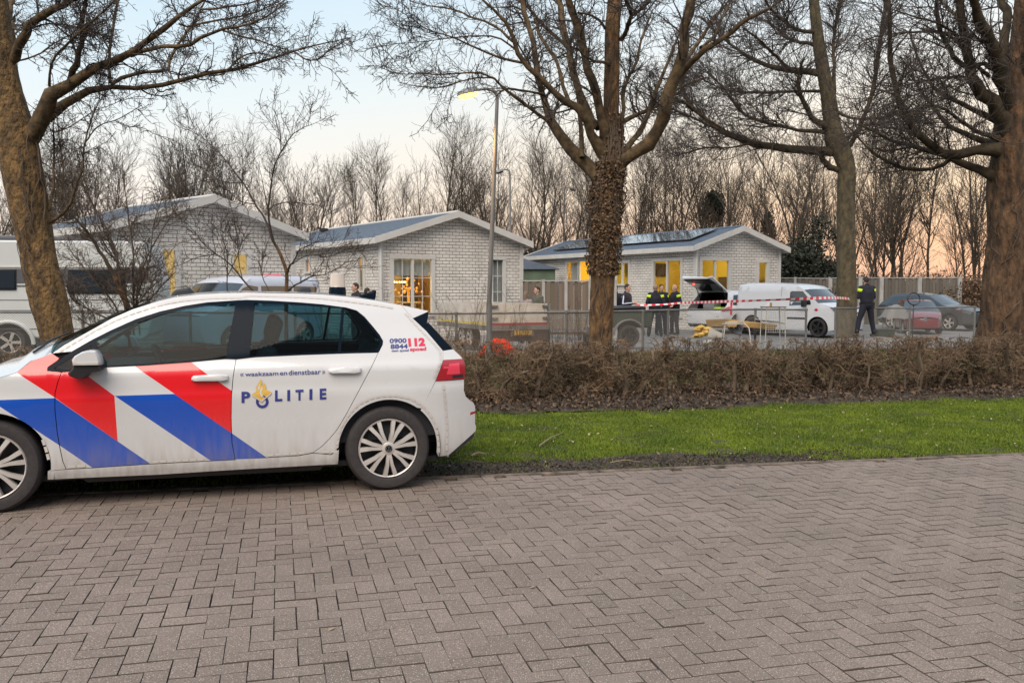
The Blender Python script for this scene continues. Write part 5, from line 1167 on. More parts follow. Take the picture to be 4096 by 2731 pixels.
T.limb(sc, [(1390, 190, 14), (1480, 220, 12), (1600, 250, 10), (1720, 290, 7), (1830, 320, 5)], .3)
T.limb(sc, [(1430, 440, 14), (1500, 370, 12), (1560, 340, 10), (1640, 335, 8), (1740, 370, 5)], .4)
T.limb(sc, [(1850, 330, 10), (1920, 375, 9), (2000, 370, 8), (2060, 320, 7), (2195, 240, 5)], -.3)
T.limb(sc, [(80, 180, 14), (160, 190, 12), (300, 150, 10), (480, 170, 9), (560, 200, 7), (700, 240, 5)], -.8)
T.limb(sc, [(130, 380, 12), (230, 350, 10), (330, 280, 9), (460, 210, 7), (560, 190, 5)], -.9)
T.limb(sc, [(1250, 60, 14), (1400, 50, 12), (1600, 10, 9), (1700, -40, 6)], .2)
T.limb(sc, [(300, 1400, 26), (380, 1350, 22), (440, 1280, 20), (480, 1150, 16), (520, 1050, 13), (530, 900, 10), (600, 680, 7), (660, 590, 4)], -.3)
T.limb(sc, [(310, 1320, 20), (335, 1150, 15), (340, 900, 12), (335, 770, 8), (370, 700, 5)], .3)
T.limb(sc, [(380, 1250, 12), (400, 1100, 10), (375, 900, 8), (360, 740, 6)], .2)
T.limb(sc, [(530, 900, 9), (620, 790, 7), (740, 750, 6), (890, 660, 4)], .2)
T.limb(sc, [(350, 830, 8), (450, 790, 7), (600, 690, 6), (700, 660, 5), (880, 560, 3)], -.3)
T.build([dict(count=150, length=(.35, 1.1), angle=48, n=8, wig=.26, up=.05, tmin=.3, rr=.42, rmin=.004, rmax=.016, k=4),
         dict(count=1700, length=(.12, .38), angle=52, n=6, wig=.34, up=-.06, tmin=.12, rr=.6, rmin=.0032, rmax=.007, all=True),
         dict(count=5500, length=(.07, .26), angle=55, n=4, wig=.36, up=-.05, tmin=.15, rr=.7, rmin=.0026, rmax=.005)],
        M['bark_moss'], M['bark_limb'], M['twig'], rough=.09)
def vines(T, a, b, n, seed, h=1.0):
    """dead ivy stems climbing the trunk"""
    rng = random.Random(seed); q = T.trunk[0]; mb = MB()
    for i in range(n):
        an = rng.uniform(-2.6, -.4); f0 = rng.uniform(a, b-.1); f1 = f0+rng.uniform(.08, .3); pts = []
        for k in range(12):
            f = min(f0+(f1-f0)*k/11, .98); j = f*(len(q)-1); i0 = int(j); p = q[i0]*(1-j+i0)+q[min(i0+1, len(q)-1)]*(j-i0); an += rng.gauss(0, .12); r = p[3]*1.10+.012
            pts.append((p[0]+r*math.cos(an)-T.base[0], p[1]+r*math.sin(an)-T.base[1], p[2]))
        mb.tube(pts, rng.uniform(.004, .011), 5)
    mb.build('ivy_stem', M['twig_brown'], T.root)
vines(T, .1, .5, 9, 3)
# ---- centre tree with ivy
Zt = 14.0; b0 = at(2403, 1550, Zt)
T = Tree('tall maple in the centre with dead ivy round its trunk and wide bare crown', (b0[0], b0[1], 0), Zt, z7, 12)
T.limb(sc, [(1572, 2480, 175), (1570, 2300, 145), (1572, 2150, 142), (1580, 1900, 143), (1590, 1700, 152), (1597, 1560, 156), (1605, 1350, 152), (1622, 1150, 165), (1640, 1020, 150), (1642, 900, 120), (1640, 750, 98), (1640, 600, 98), (1645, 400, 92), (1645, 200, 92), (1662, 0, 90), (1670, -300, 70)], trunk=True)
T.limb(sc, [(1600, 1150, 100), (1540, 1095, 96), (1480, 1030, 90), (1400, 965, 76), (1330, 880, 68), (1270, 780, 60), (1240, 700, 52), (1215, 600, 44), (1190, 500, 40), (1160, 400, 38), (1150, 250, 35), (1110, 120, 34), (1075, -20, 30)], 1.1)
T.limb(sc, [(1250, 765, 26), (1225, 745, 24), (1120, 675, 22), (1040, 610, 19), (970, 560, 17), (900, 490, 15), (820, 455, 13), (700, 460, 11), (560, 470, 9), (430, 460, 8), (300, 470, 6), (230, 440, 5), (185, 415, 3)], -1.0)
T.limb(sc, [(1220, 600, 18), (1190, 590, 16), (1080, 568, 13), (980, 560, 12), (920, 600, 8)], -.7)
T.limb(sc, [(900, 490, 10), (800, 490, 9), (700, 510, 8), (560, 550, 6), (420, 540, 5), (310, 520, 3)], -.4)
T.limb(sc, [(1620, 1010, 90), (1590, 960, 80), (1530, 870, 64), (1480, 760, 56), (1420, 685, 50), (1320, 610, 42), (1230, 530, 38), (1150, 450, 34), (1080, 380, 29), (1030, 260, 25), (980, 140, 21), (900, 60, 16), (820, -10, 12)], -.9)
T.limb(sc, [(1080, 395, 18), (960, 370, 15), (830, 320, 13), (700, 260, 11), (600, 220, 9), (480, 185, 7), (380, 110, 6), (290, 60, 4), (190, 10, 3)], -.9)
T.limb(sc, [(1020, 260, 18), (980, 225, 16), (880, 150, 14), (760, 110, 12), (650, 60, 10), (500, 40, 7), (380, 10, 5)], .5)
T.limb(sc, [(1060, 330, 16), (930, 240, 12), (800, 225, 9), (640, 240, 7), (480, 260, 5), (300, 275, 4), (200, 275, 3)], -.7)
T.limb(sc, [(1455, 990, 34), (1455, 850, 28), (1440, 700, 27), (1430, 560, 26), (1400, 400, 24), (1350, 280, 22), (1230, 180, 18), (1130, 60, 14), (1040, -20, 10)], 1.6)
T.limb(sc, [(1640, 930, 84), (1600, 850, 70), (1560, 700, 56), (1530, 550, 52), (1490, 400, 50), (1450, 250, 50), (1400, 100, 46), (1365, -20, 44)], -.6)
T.limb(sc, [(1560, 800, 52), (1500, 740, 50), (1450, 600, 46), (1400, 450, 44), (1370, 300, 42), (1340, 150, 40), (1305, -20, 38)], .8)
T.limb(sc, [(1660, 1060, 100), (1720, 1010, 92), (1800, 960, 88), (1890, 870, 84), (1950, 760, 82), (2000, 640, 82), (2040, 520, 78), (2070, 380, 66), (2100, 200, 66), (2142, -20, 66)], -.8)
T.limb(sc, [(1690, 980, 50), (1740, 925, 40), (1800, 840, 34), (1860, 740, 28), (1900, 620, 24), (1960, 480, 20), (2010, 350, 16), (2080, 180, 10)], 1.2)
T.limb(sc, [(1670, 780, 34), (1720, 758, 30), (1830, 710, 26), (1950, 650, 20), (2050, 560, 18), (2195, 500, 14)], 1.5)
T.limb(sc, [(2050, 500, 46), (2120, 410, 40), (2195, 340, 38), (2340, 240, 32), (2480, 130, 26), (2650, 40, 16), (2750, -30, 8)], -.9)
T.limb(sc, [(2010, 640, 24), (2090, 640, 20), (2195, 720, 16), (2330, 800, 12)], .7)
T.limb(sc, [(2200, 300, 24), (2280, 240, 20), (2330, 120, 16), (2400, -20, 12)], .8)
T.limb(sc, [(2080, 420, 24), (2195, 250, 20), (2300, 100, 15), (2400, -20, 10)], .9)
T.limb(sc, [(1690, 900, 32), (1710, 700, 26), (1720, 550, 22), (1790, 400, 18), (1830, 250, 14), (1900, 60, 8)], 1.0)
T.limb(sc, [(1640, 400, 26), (1560, 390, 18), (1480, 360, 12), (1420, 300, 8)], -1.3)
T.limb(sc, [(1700, 250, 30), (1740, 180, 28), (1760, 80, 26), (1720, -20, 22)], -.8)
T.limb(sc, [(1780, 90, 24), (1850, 40, 18), (1900, -20, 12)], -.6)
T.limb(sc, [(1600, 180, 18), (1540, 110, 15), (1430, 80, 12)], -1.0)
T.limb(sc, [(1160, 120, 18), (1190, 220, 20), (1240, 300, 22), (1300, 400, 22), (1340, 560, 24), (1400, 680, 26)][::-1], 1.2)
T.build([dict(count=260, length=(.5, 1.5), angle=46, n=8, wig=.22, up=.07, tmin=.3, rr=.42, rmin=.004, rmax=.017, k=4),
         dict(count=2200, length=(.15, .55), angle=50, n=6, wig=.30, up=.02, tmin=.12, rr=.6, rmin=.0032, rmax=.0075, all=True),
         dict(count=7000, length=(.08, .30), angle=52, n=4, wig=.34, up=.0, tmin=.15, rr=.7, rmin=.0026, rmax=.005)],
        M['bark'], M['bark_limb'], M['twig'], rough=.06)
# dead ivy leaves hugging the trunk
def ivy(T, zlo, zhi, n, m, size, seed, thick=.05):
    rng = np.random.default_rng(seed); q = T.trunk[0]; z = zlo+(zhi-zlo)*rng.random(n)**.9; th = rng.uniform(0, 2*np.pi, n)
    cl = np.sin(z*9+th*2)*np.sin(th*3+z*4); k = rng.random(n) < .62+.38*cl; z, th = z[k], th[k]; n = len(z)
    x = np.interp(z, q[:, 2], q[:, 0]); y = np.interp(z, q[:, 2], q[:, 1]); r = np.interp(z, q[:, 2], q[:, 3])
    r = r*1.02+thick*rng.random(n)**1.3*(1+.4*np.sin(z*7+th*2)); C = np.c_[x+r*np.cos(th), y+r*np.sin(th), z]-T.base
    nr = unit(np.c_[np.cos(th), np.sin(th), np.full(n, .2)]+rng.normal(size=(n, 3))*.6); u = unit(np.cross(nr, rng.normal(size=(n, 3)))); v = np.cross(nr, u); s_ = rng.uniform(size*.5, size*1.2, n)[:, None]
    V = np.stack([C-u*s_, C-v*s_*.7+nr*s_*.2, C+u*s_, C+v*s_*.7-nr*s_*.15], 1); F = np.array([(0, 1, 2), (0, 2, 3)])[None]+(np.arange(n)*4)[:, None, None]
    return np_mesh('ivy_leaves', V.reshape(-1, 3), F.reshape(-1, 3), 3, m, T.root)
ivy(T, 1.72, 3.45, 11000, M['ivy_leaf'], .024, 3, .075); ivy(T, 3.3, 4.2, 1800, M['ivy_leaf'], .025, 4, .05)
vines(T, .12, .55, 16, 5); vines(T, .3, .62, 22, 6)
# ---- tree beside the officer
Zt = 28.0; b0 = at(3385, 1345, Zt)
T = Tree('straight grey trunk with low sweeping bare limbs beside the standing police officer', (b0[0], b0[1], 0), Zt, z8, 13)
T.limb(sc, [(1076, 2200, 150), (1074, 2080, 128), (1075, 1800, 116), (1073, 1568, 112), (1072, 1300, 108), (1075, 1100, 108), (1068, 1000, 108), (1030, 930, 118), (1000, 860, 118), (980, 750, 100), (960, 600, 90), (930, 450, 80), (905, 300, 75), (885, 150, 65), (870, 0, 60), (860, -200, 50)], trunk=True)
T.limb(sc, [(1000, 950, 62), (940, 942, 60), (850, 935, 52), (720, 940, 48), (600, 920, 45), (480, 900, 42), (370, 860, 40), (280, 810, 32), (180, 740, 25), (100, 660, 22), (50, 560, 18), (20, 440, 12)], 1.5)
T.limb(sc, [(280, 815, 18), (150, 760, 16), (0, 690, 13), (-120, 620, 10), (-250, 560, 7)], -.6)
T.limb(sc, [(480, 900, 14), (330, 930, 11), (180, 930, 9), (0, 980, 6)], 1)
T.limb(sc, [(1020, 1065, 40), (960, 1040, 40), (920, 990, 36), (930, 955, 30)], -.4)
T.limb(sc, [(1060, 950, 50), (1120, 880, 32), (1150, 800, 28), (1200, 700, 26), (1240, 560, 26), (1270, 400, 26), (1300, 200, 25), (1322, -20, 24)], -1.2)
T.limb(sc, [(910, 460, 50), (830, 450, 42), (720, 440, 35), (600, 420, 28), (480, 370, 22), (380, 300, 17), (300, 240, 13), (150, 100, 8)], 1.5)
T.limb(sc, [(720, 440, 20), (640, 360, 17), (540, 260, 14), (430, 180, 10)], -1)
T.limb(sc, [(890, 200, 30), (780, 190, 24), (690, 140, 20), (600, 60, 14), (560, -20, 10)], -1.2)
T.limb(sc, [(920, 300, 30), (820, 270, 22), (700, 240, 18), (640, 180, 13), (580, 130, 8)], 1.3)
T.limb(sc, [(940, 830, 28), (870, 820, 25), (780, 820, 22), (660, 790, 20), (500, 750, 18), (400, 690, 15), (330, 580, 12), (200, 450, 8)], -1.6)
T.limb(sc, [(960, 830, 44), (900, 770, 38), (850, 720, 34), (790, 600, 26), (770, 500, 20), (800, 380, 14)], -1.0)
T.limb(sc, [(960, 580, 24), (860, 570, 18), (660, 580, 16), (440, 580, 13), (300, 560, 10), (120, 470, 7)], 2)
T.limb(sc, [(990, 620, 26), (1000, 450, 24), (990, 300, 20), (1010, 150, 18), (1040, -20, 14)], 1.0)
T.limb(sc, [(1060, 900, 20), (1130, 820, 16), (1220, 780, 14), (1340, 800, 12), (1440, 820, 9)], 1.3)
T.limb(sc, [(980, 680, 22), (1100, 740, 16), (1280, 740, 13), (1420, 710, 10), (1600, 720, 6)], -1.2)
T.build([dict(count=520, length=(.8, 2.8), angle=42, n=8, wig=.17, up=.04, tmin=.25, rr=.45, rmin=.006, rmax=.02, k=3, zflat=.5),
         dict(count=3000, length=(.5, 1.5), angle=42, n=6, wig=.24, up=.06, tmin=.12, rr=.6, rmin=.0045, rmax=.009, all=True),
         dict(count=8500, length=(.2, .65), angle=46, n=4, wig=.28, up=.05, tmin=.15, rr=.7, rmin=.0038, rmax=.006)],
        M['bark_grey'], M['limb_dark'], M['twig'], rough=.04)
# ---- big tree at the right edge
Zt = 15.6; b0 = at(3993, 1520, Zt)
T = Tree('massive gnarled trunk of the bare tree at the right edge of the picture', (b0[0], b0[1], 0), Zt, z8, 14)
T.limb(sc, [(2028, 2420, 320), (2032, 2200, 282), (2040, 2100, 278), (2068, 1900, 285), (2090, 1650, 268), (2105, 1400, 262), (2120, 1100, 262), (2132, 950, 250), (2140, 800, 235), (2145, 650, 190), (2150, 500, 150), (2165, 300, 120), (2185, 0, 100), (2200, -300, 80)], trunk=True)
T.limb(sc, [(2060, 1130, 90), (1980, 1100, 66), (1900, 1070, 50), (1800, 1020, 42), (1720, 980, 38), (1600, 950, 31), (1480, 915, 26), (1350, 880, 21), (1220, 810, 16), (1160, 780, 9)], .8)
T.limb(sc, [(2080, 950, 110), (2000, 945, 82), (1850, 945, 60), (1730, 978, 58), (1620, 920, 46), (1520, 830, 42), (1450, 720, 38), (1400, 600, 34), (1370, 480, 30), (1350, 300, 27), (1348, 150, 26), (1338, -20, 24)], -.9)
T.limb(sc, [(1730, 990, 30), (1680, 1040, 26), (1580, 1065, 24), (1430, 1050, 22), (1300, 1000, 19), (1200, 920, 15), (1120, 830, 11), (1030, 740, 7)], .9)
T.limb(sc, [(2060, 910, 56), (2000, 900, 44), (1900, 870, 36), (1780, 820, 30), (1720, 790, 26), (1660, 720, 22), (1560, 600, 16), (1500, 500, 11), (1480, 400, 7)], 1.3)
T.limb(sc, [(2060, 880, 40), (1960, 850, 30), (1850, 800, 24), (1700, 690, 20), (1560, 660, 16), (1480, 730, 10)], -1.5)
T.limb(sc, [(2070, 780, 60), (1990, 740, 42), (1850, 680, 30), (1700, 600, 24), (1600, 520, 18), (1500, 300, 12), (1470, 200, 8)], 1.0)
T.limb(sc, [(2120, 900, 130), (2050, 760, 104), (1980, 640, 90), (1900, 540, 76), (1850, 450, 62), (1830, 300, 56), (1810, 150, 48), (1785, -20, 44)], -.8)
T.limb(sc, [(2120, 700, 110), (2060, 560, 84), (2020, 400, 80), (1980, 250, 76), (1910, 120, 62), (1865, -20, 50)], -1.3)
T.limb(sc, [(1860, 440, 34), (1760, 370, 30), (1690, 250, 26), (1640, 100, 24), (1640, -20, 22)], -.5)
T.limb(sc, [(2000, 440, 30), (1920, 400, 24), (1820, 500, 14), (1750, 490, 10)], -1.3)
T.limb(sc, [(2130, 640, 80), (2100, 450, 66), (2070, 300, 60), (2080, 100, 54), (2040, -30, 46)], .6)
T.limb(sc, [(2160, 600, 90), (2200, 400, 74), (2260, 200, 60), (2300, -20, 48)], -.5)
T.limb(sc, [(1970, 480, 26), (1850, 370, 20), (1740, 200, 16), (1600, 130, 13), (1480, 100, 10), (1360, 60, 6)], -1.5)
T.limb(sc, [(1830, 330, 22), (1700, 210, 18), (1560, 200, 15), (1400, 210, 11), (1220, 240, 7), (1060, 330, 4)], .9)
T.limb(sc, [(1920, 560, 24), (1820, 480, 18), (1700, 490, 15), (1500, 520, 11), (1250, 600, 7), (1100, 680, 4)], -1.4)
T.limb(sc, [(2250, 900, 70), (2350, 760, 56), (2450, 560, 40), (2520, 300, 26)], 0)
T.limb(sc, [(1800, 150, 26), (1720, 60, 20), (1640, -20, 15)], 1)
T.build([dict(count=230, length=(.6, 1.9), angle=42, n=8, wig=.19, up=.04, tmin=.25, rr=.42, rmin=.004, rmax=.017, k=4, zflat=.6),
         dict(count=1600, length=(.3, 1.0), angle=44, n=6, wig=.26, up=.05, tmin=.12, rr=.6, rmin=.0034, rmax=.008, all=True),
         dict(count=5200, length=(.12, .42), angle=48, n=4, wig=.30, up=.03, tmin=.15, rr=.7, rmin=.0028, rmax=.005)],
        M['bark_red'], M['limb_dark'], M['twig'], rough=.13, flare=1.2)
vines(T, .1, .5, 8, 9)
# ---- small fruit tree between the police car and the chalets
Zt = 16.5; z4 = Z4; b0 = at(1146, 1500, Zt); fz = 3.136
T = Tree('small crooked fruit tree with bare branches in front of the white van', (b0[0], b0[1], 0), Zt, z4, 15, 'small tree', 'fruit_tree')
T.limb(fz, [(1708, 2350, 60), (1710, 1900, 50), (1708, 1500, 48), (1710, 1300, 46), (1716, 1100, 44), (1690, 980, 42), (1640, 850, 40), (1600, 760, 38)], trunk=True)
T.limb(fz, [(1620, 800, 38), (1560, 700, 36), (1500, 550, 33), (1460, 400, 26), (1400, 330, 22), (1300, 180, 20), (1240, 50, 17), (1130, -110, 15), (980, -300, 12), (830, -480, 9), (660, -620, 7), (480, -720, 5), (300, -860, 3)], .8)
T.limb(fz, [(1560, 700, 26), (1510, 500, 26), (1480, 300, 24), (1500, 120, 22), (1520, -60, 20), (1560, -260, 18), (1640, -440, 15), (1740, -600, 13), (1860, -720, 10), (2060, -800, 6), (2180, -860, 3)], -.7)
T.limb(fz, [(1720, 1080, 30), (1760, 970, 24), (1800, 930, 20), (1840, 850, 17), (1870, 780, 14), (1960, 740, 11), (2060, 690, 8), (2195, 640, 5)], -.5)
T.limb(fz, [(1740, 1290, 24), (1790, 1240, 20), (1900, 1180, 17), (2040, 1110, 14), (2195, 1090, 11), (2400, 1000, 8), (2560, 990, 5)], -.7)
T.limb(fz, [(1790, 960, 16), (1900, 880, 13), (2060, 840, 11), (2250, 870, 9), (2500, 760, 7), (2700, 800, 5)], .8)
T.limb(fz, [(1500, 270, 16), (1600, 210, 15), (1800, 180, 13), (1950, 210, 11), (2100, 220, 8), (2300, 330, 5)], .9)
T.limb(fz, [(1310, 1310, 24), (1160, 1150, 21), (1040, 1000, 19), (950, 920, 17), (850, 850, 15), (700, 740, 12), (560, 560, 9), (430, 420, 7), (330, 330, 4)], .6)
T.limb(fz, [(850, 855, 12), (740, 850, 11), (560, 890, 10), (430, 950, 8), (300, 1000, 5)], -.5)
T.limb(fz, [(970, 1310, 18), (968, 1120, 15), (975, 860, 12), (930, 700, 9), (880, 560, 7), (900, 420, 4)], .3)
T.limb(fz, [(970, 1110, 12), (1040, 980, 11), (1110, 820, 9), (1180, 600, 7), (1260, 440, 4)], -.4)
T.limb(fz, [(1160, 1150, 12), (1120, 960, 10), (1100, 700, 9), (1080, 500, 7), (1020, 380, 4)], .5)
T.limb(fz, [(1180, -60, 13), (980, -60, 11), (800, -100, 9), (560, -60, 6), (300, 20, 4)], .8)
T.limb(fz, [(1330, 210, 12), (1150, 180, 11), (1000, 60, 9), (800, -150, 7), (560, -300, 5)], -.7)
T.limb(fz, [(1640, -440, 12), (1640, -600, 10), (1620, -800, 7), (1560, -960, 4)], .2)
T.limb(fz, [(1490, 1290, 12), (1400, 1080, 10), (1420, 880, 8), (1460, 760, 5)], .4)
T.build([dict(count=125, length=(.35, 1.3), angle=45, n=8, wig=.2, up=.12, tmin=.25, rr=.5, rmin=.004, rmax=.012, k=4),
         dict(count=700, length=(.2, .6), angle=48, n=6, wig=.26, up=.12, tmin=.15, rr=.6, rmin=.003, rmax=.006, all=True),
         dict(count=2200, length=(.06, .22), angle=55, n=4, wig=.3, up=.05, tmin=.15, rr=.7, rmin=.0026, rmax=.004)],
        M['bark'], M['twig'], M['twig'], rough=.05, flare=1.1)
# ---- bushy shrub by the caravan
Zt = 15.5; b0 = at(500, 1500, Zt); fz = 2.413
T = Tree('dense many-stemmed bare shrub growing in front of the caravan', (b0[0], b0[1], 0), Zt, Z3, 16, 'shrub', 'bare_shrub')
T.limb(fz, [(1225, 1750, 70), (1228, 1400, 64), (1230, 1050, 58), (1160, 870, 54), (1100, 720, 46)], trunk=True)
T.limb(fz, [(1110, 740, 46), (1010, 570, 36), (900, 400, 30), (820, 280, 24), (700, 150, 18), (560, 40, 12), (480, 0, 8)], -.6)
T.limb(fz, [(1160, 850, 34), (1130, 550, 30), (1060, 350, 25), (1000, 230, 21), (900, 50, 15), (800, -150, 10), (760, -330, 6)], .6)
T.limb(fz, [(1290, 1300, 24), (1290, 1000, 22), (1290, 750, 18), (1285, 500, 15), (1245, 200, 13), (1220, 0, 10), (1180, -250, 6)], -.2)
T.limb(fz, [(1350, 1300, 18), (1320, 900, 15), (1400, 600, 12), (1560, 300, 9), (1700, 60, 6)], .5)
T.limb(fz, [(1190, 1200, 20), (1100, 1000, 18), (980, 850, 14), (800, 640, 11), (690, 500, 8), (600, 330, 5)], .4)
T.limb(fz, [(1230, 1200, 18), (1050, 1150, 15), (850, 1050, 12), (700, 960, 9), (640, 820, 6)], -.4)
T.limb(fz, [(1240, 1100, 18), (1180, 700, 16), (1020, 440, 13), (860, 150, 10), (840, -100, 6)], .9)
T.limb(fz, [(1250, 1200, 16), (1420, 1000, 13), (1540, 850, 11), (1690, 700, 8)], .2)
T.limb(fz, [(1260, 1200, 16), (1350, 850, 13), (1450, 560, 11), (1480, 250, 8), (1560, 0, 5)], -.5)
T.limb(fz, [(1160, 1250, 14), (1000, 1250, 12), (850, 1200, 10), (740, 1120, 6)], .1)
T.build([dict(count=190, length=(.3, 1.2), angle=42, n=8, wig=.22, up=.10, tmin=.12, rr=.5, rmin=.004, rmax=.011, k=4),
         dict(count=1250, length=(.2, .6), angle=48, n=6, wig=.28, up=.06, tmin=.12, rr=.6, rmin=.003, rmax=.006, all=True),
         dict(count=3300, length=(.07, .26), angle=55, n=4, wig=.32, up=.02, tmin=.15, rr=.7, rmin=.0026, rmax=.004)],
        M['bark'], M['twig_brown'], M['twig_brown'], rough=.08, flare=1.1)
# thin dry weeds in front of the trailer
def dry_weed(label, px, Z, n, h, seed):
    rng = np.random.default_rng(seed); b = at(px, 1380, Z); b[2] = 0; e = empty('dry_weed', tuple(b), 0, label, 'weed', 'tall dry weeds along the wire fence'); P = []
    for i in range(n):
        p = np.array([rng.normal()*.25, rng.normal()*.1, -.03]); d = unit(np.array([rng.normal()*.25, rng.normal()*.15, 1.])); hh = h*rng.uniform(.5, 1.1); q = [p]
        for k in range(7): d = unit(d+rng.normal(size=3)*.07); q.append(q[-1]+d*hh/7)
        P.append(q)
    P = np.array(P); Rr = np.tile(np.linspace(.006, .0025, 8), (n, 1)); C, CR = grow(P, Rr, n*7, (.1, .4), 35, n=5, up=.1, rng=rng, tmin=.3); V, F = tubes(P, Rr, 3); np_mesh('stems', V, F, 4, M['twig_brown'], e); V, F = tubes(C, CR, 3); np_mesh('side_shoots', V, F, 4, M['twig_brown'], e)
for i, (px, Z, n, h, lb) in enumerate(((1560, 18.6, 10, 1.6, 'dry weeds standing just left of the lit chalet window'), (1790, 18.8, 14, 1.1, 'dry weeds against the left half of the white trailer'), (1900, 18.9, 16, 1.9, 'tall dry weeds just left of the lamp post'), (2070, 19.2, 14, 1.3, 'dry weeds against the right half of the white trailer'), (2240, 19.6, 16, .9, 'dry weeds before the wire cage trailer'), (2310, 19.5, 12, 1.5, 'tall dry weeds just left of the ivy trunk'), (1340, 18.4, 14, 1.6, 'dry weeds behind the roof beacon'))):
    dry_weed(lb, px, Z, n, h, 40+i)
# ================================================================ hedge
M['hedge_green'] = mat('hedge_green', (.075, .085, .035), .7, island=1.0, col2=(.025, .03, .014))
def hedge():
    rng = np.random.default_rng(21); e = empty('hedge', (0, 0, 0), 0, 'long clipped bare hedge of brown twigs running behind the grass verge', 'hedge'); V_, F_, b = [], [], 0
    s0, s1 = -11, 11.5; tc_ = 4.42; n = int((s1-s0)/.11)
    s = np.linspace(s0, s1, n)+rng.normal(size=n)*.04; t = tc_+rng.normal(size=n)*.14
    base = E0[None]+s[:, None]*RD+t[:, None]*RNn; P = np.zeros((n, 8, 3)); P[:, 0, :2] = base; P[:, 0, 2] = gz(base[:, 0], base[:, 1])-.03
    d = unit(np.c_[rng.normal(size=(n, 2))*.16, np.ones(n)]); H = rng.uniform(.68, .80, n)
    for i in range(1, 8): d = unit(d+rng.normal(size=(n, 3))*[.17, .17, .03]); P[:, i] = P[:, i-1]+d*(H/7)[:, None]
    Rr = rng.uniform(.010, .036, n)[:, None]*np.linspace(1.25, .55, 8)[None]
    V, F = tubes(P, Rr, 6); o = np_mesh('stems', V, F, 4, M['hedge_stem'], e, smooth=True); o['kind'] = 'stuff'
    pool = [(P, Rr)]
    C1, R1_ = grow(P, Rr, n*20, (.16, .5), 68, n=7, wig=.32, up=-.02, tmin=.03, rr=.45, rmin=.0028, rmax=.008, lj=.35, rng=rng)
    C2, R2x = grow(C1, R1_, n*80, (.08, .34), 55, n=5, wig=.36, up=.03, tmin=.1, rr=.6, rmin=.0024, rmax=.005, rng=rng)
    C3, R3x = grow(C2, R2x, n*290, (.05, .16), 60, n=4, wig=.4, up=.05, tmin=.1, rr=.7, rmin=.0026, rmax=.0042, rng=rng)
    out = []
    for C, CR in ((C1, R1_), (C2, R2x), (C3, R3x)):
        # clipped flat on top and sides
        ss, tt = st(C[..., 0], C[..., 1]); top = .815+.02*np.sin(ss*2.1)+.015*np.sin(ss*7)+.018*rng.normal(size=len(ss))[:, None]
        C[..., 2] = np.clip(C[..., 2], .01, top); dt = np.clip(tt, tc_-.52, tc_+.45)-tt; C[..., 0] += dt*RNn[0]; C[..., 1] += dt*RNn[1]
        V, F = tubes(C, CR, 3); V_.append(V); F_.append(F+b); b += len(V)
    o = np_mesh('twigs', np.concatenate(V_), np.concatenate(F_), 4, M['hedge_twig'], e); o['kind'] = 'stuff'
    k = rng.choice(len(C3), 85000); c = C3[k, -1]; c = c[(rng.random(len(c)) < np.clip((c[:, 2]-.20)*2.6, .22, 1)) & (rng.random(len(c)) < .75+.5*np.sin(st(c[:, 0], c[:, 1])[0]*1.7))]; n = len(c)
    u = unit(rng.normal(size=(n, 3))); v = unit(np.cross(u, rng.normal(size=(n, 3)))); sz = rng.uniform(.007, .017, n)[:, None]
    V = np.stack([c-u*sz, c-v*sz*.6, c+u*sz, c+v*sz*.6], 1); F = np.array([(0, 1, 2), (0, 2, 3)])[None]+(np.arange(n)*4)[:, None, None]
    gl = c[(c[:, 2] < .5) & (np.sin(st(c[:, 0], c[:, 1])[0]*2.3+1) > .1)][:9000]; n = len(gl); u2 = unit(rng.normal(size=(n, 3))); v2 = unit(np.cross(u2, rng.normal(size=(n, 3)))); s2 = rng.uniform(.010, .022, n)[:, None]; gl = gl+rng.normal(size=gl.shape)*.03
    V2 = np.stack([gl-u2*s2, gl-v2*s2*.6, gl+u2*s2, gl+v2*s2*.6], 1); o = np_mesh('ivy_leaves', V2.reshape(-1, 3), (np.array([(0, 1, 2), (0, 2, 3)])[None]+(np.arange(n)*4)[:, None, None]).reshape(-1, 3), 3, M['hedge_green'], e); o['kind'] = 'stuff'
    o = np_mesh('dead_leaves', V.reshape(-1, 3), F.reshape(-1, 3), 3, M['hedge_leaf'], e); o['kind'] = 'stuff'
hedge()
# a few fallen sticks on the verge
for i, (a, b, r_) in enumerate((((2158, 1782), (2250, 1730), .007), ((1885, 1822), (1945, 1815), .012), ((1735, 1830), (1935, 1850), .006), ((2440, 1850), (2560, 1846), .005))):
    p, q = gnd(*a, .02), gnd(*b, .03); mb = MB(); m_ = (p+q)/2+[0, 0, .02]; mb.tube([p, (p+m_)/2+[0, .01, 0], m_, q], [r_, r_, r_*.8, r_*.4], 6)
    o = mb.build('fallen_stick', M['leaf_pale']); tag(o, ['thin pale stick slanting on the grass right of the car', 'short thick stick on the grass beside the bumper', 'long thin stick by the soil strip near the rear bumper', 'thin twig lying on the bare soil by the kerb'][i], 'stick', 'fallen sticks on the verge')
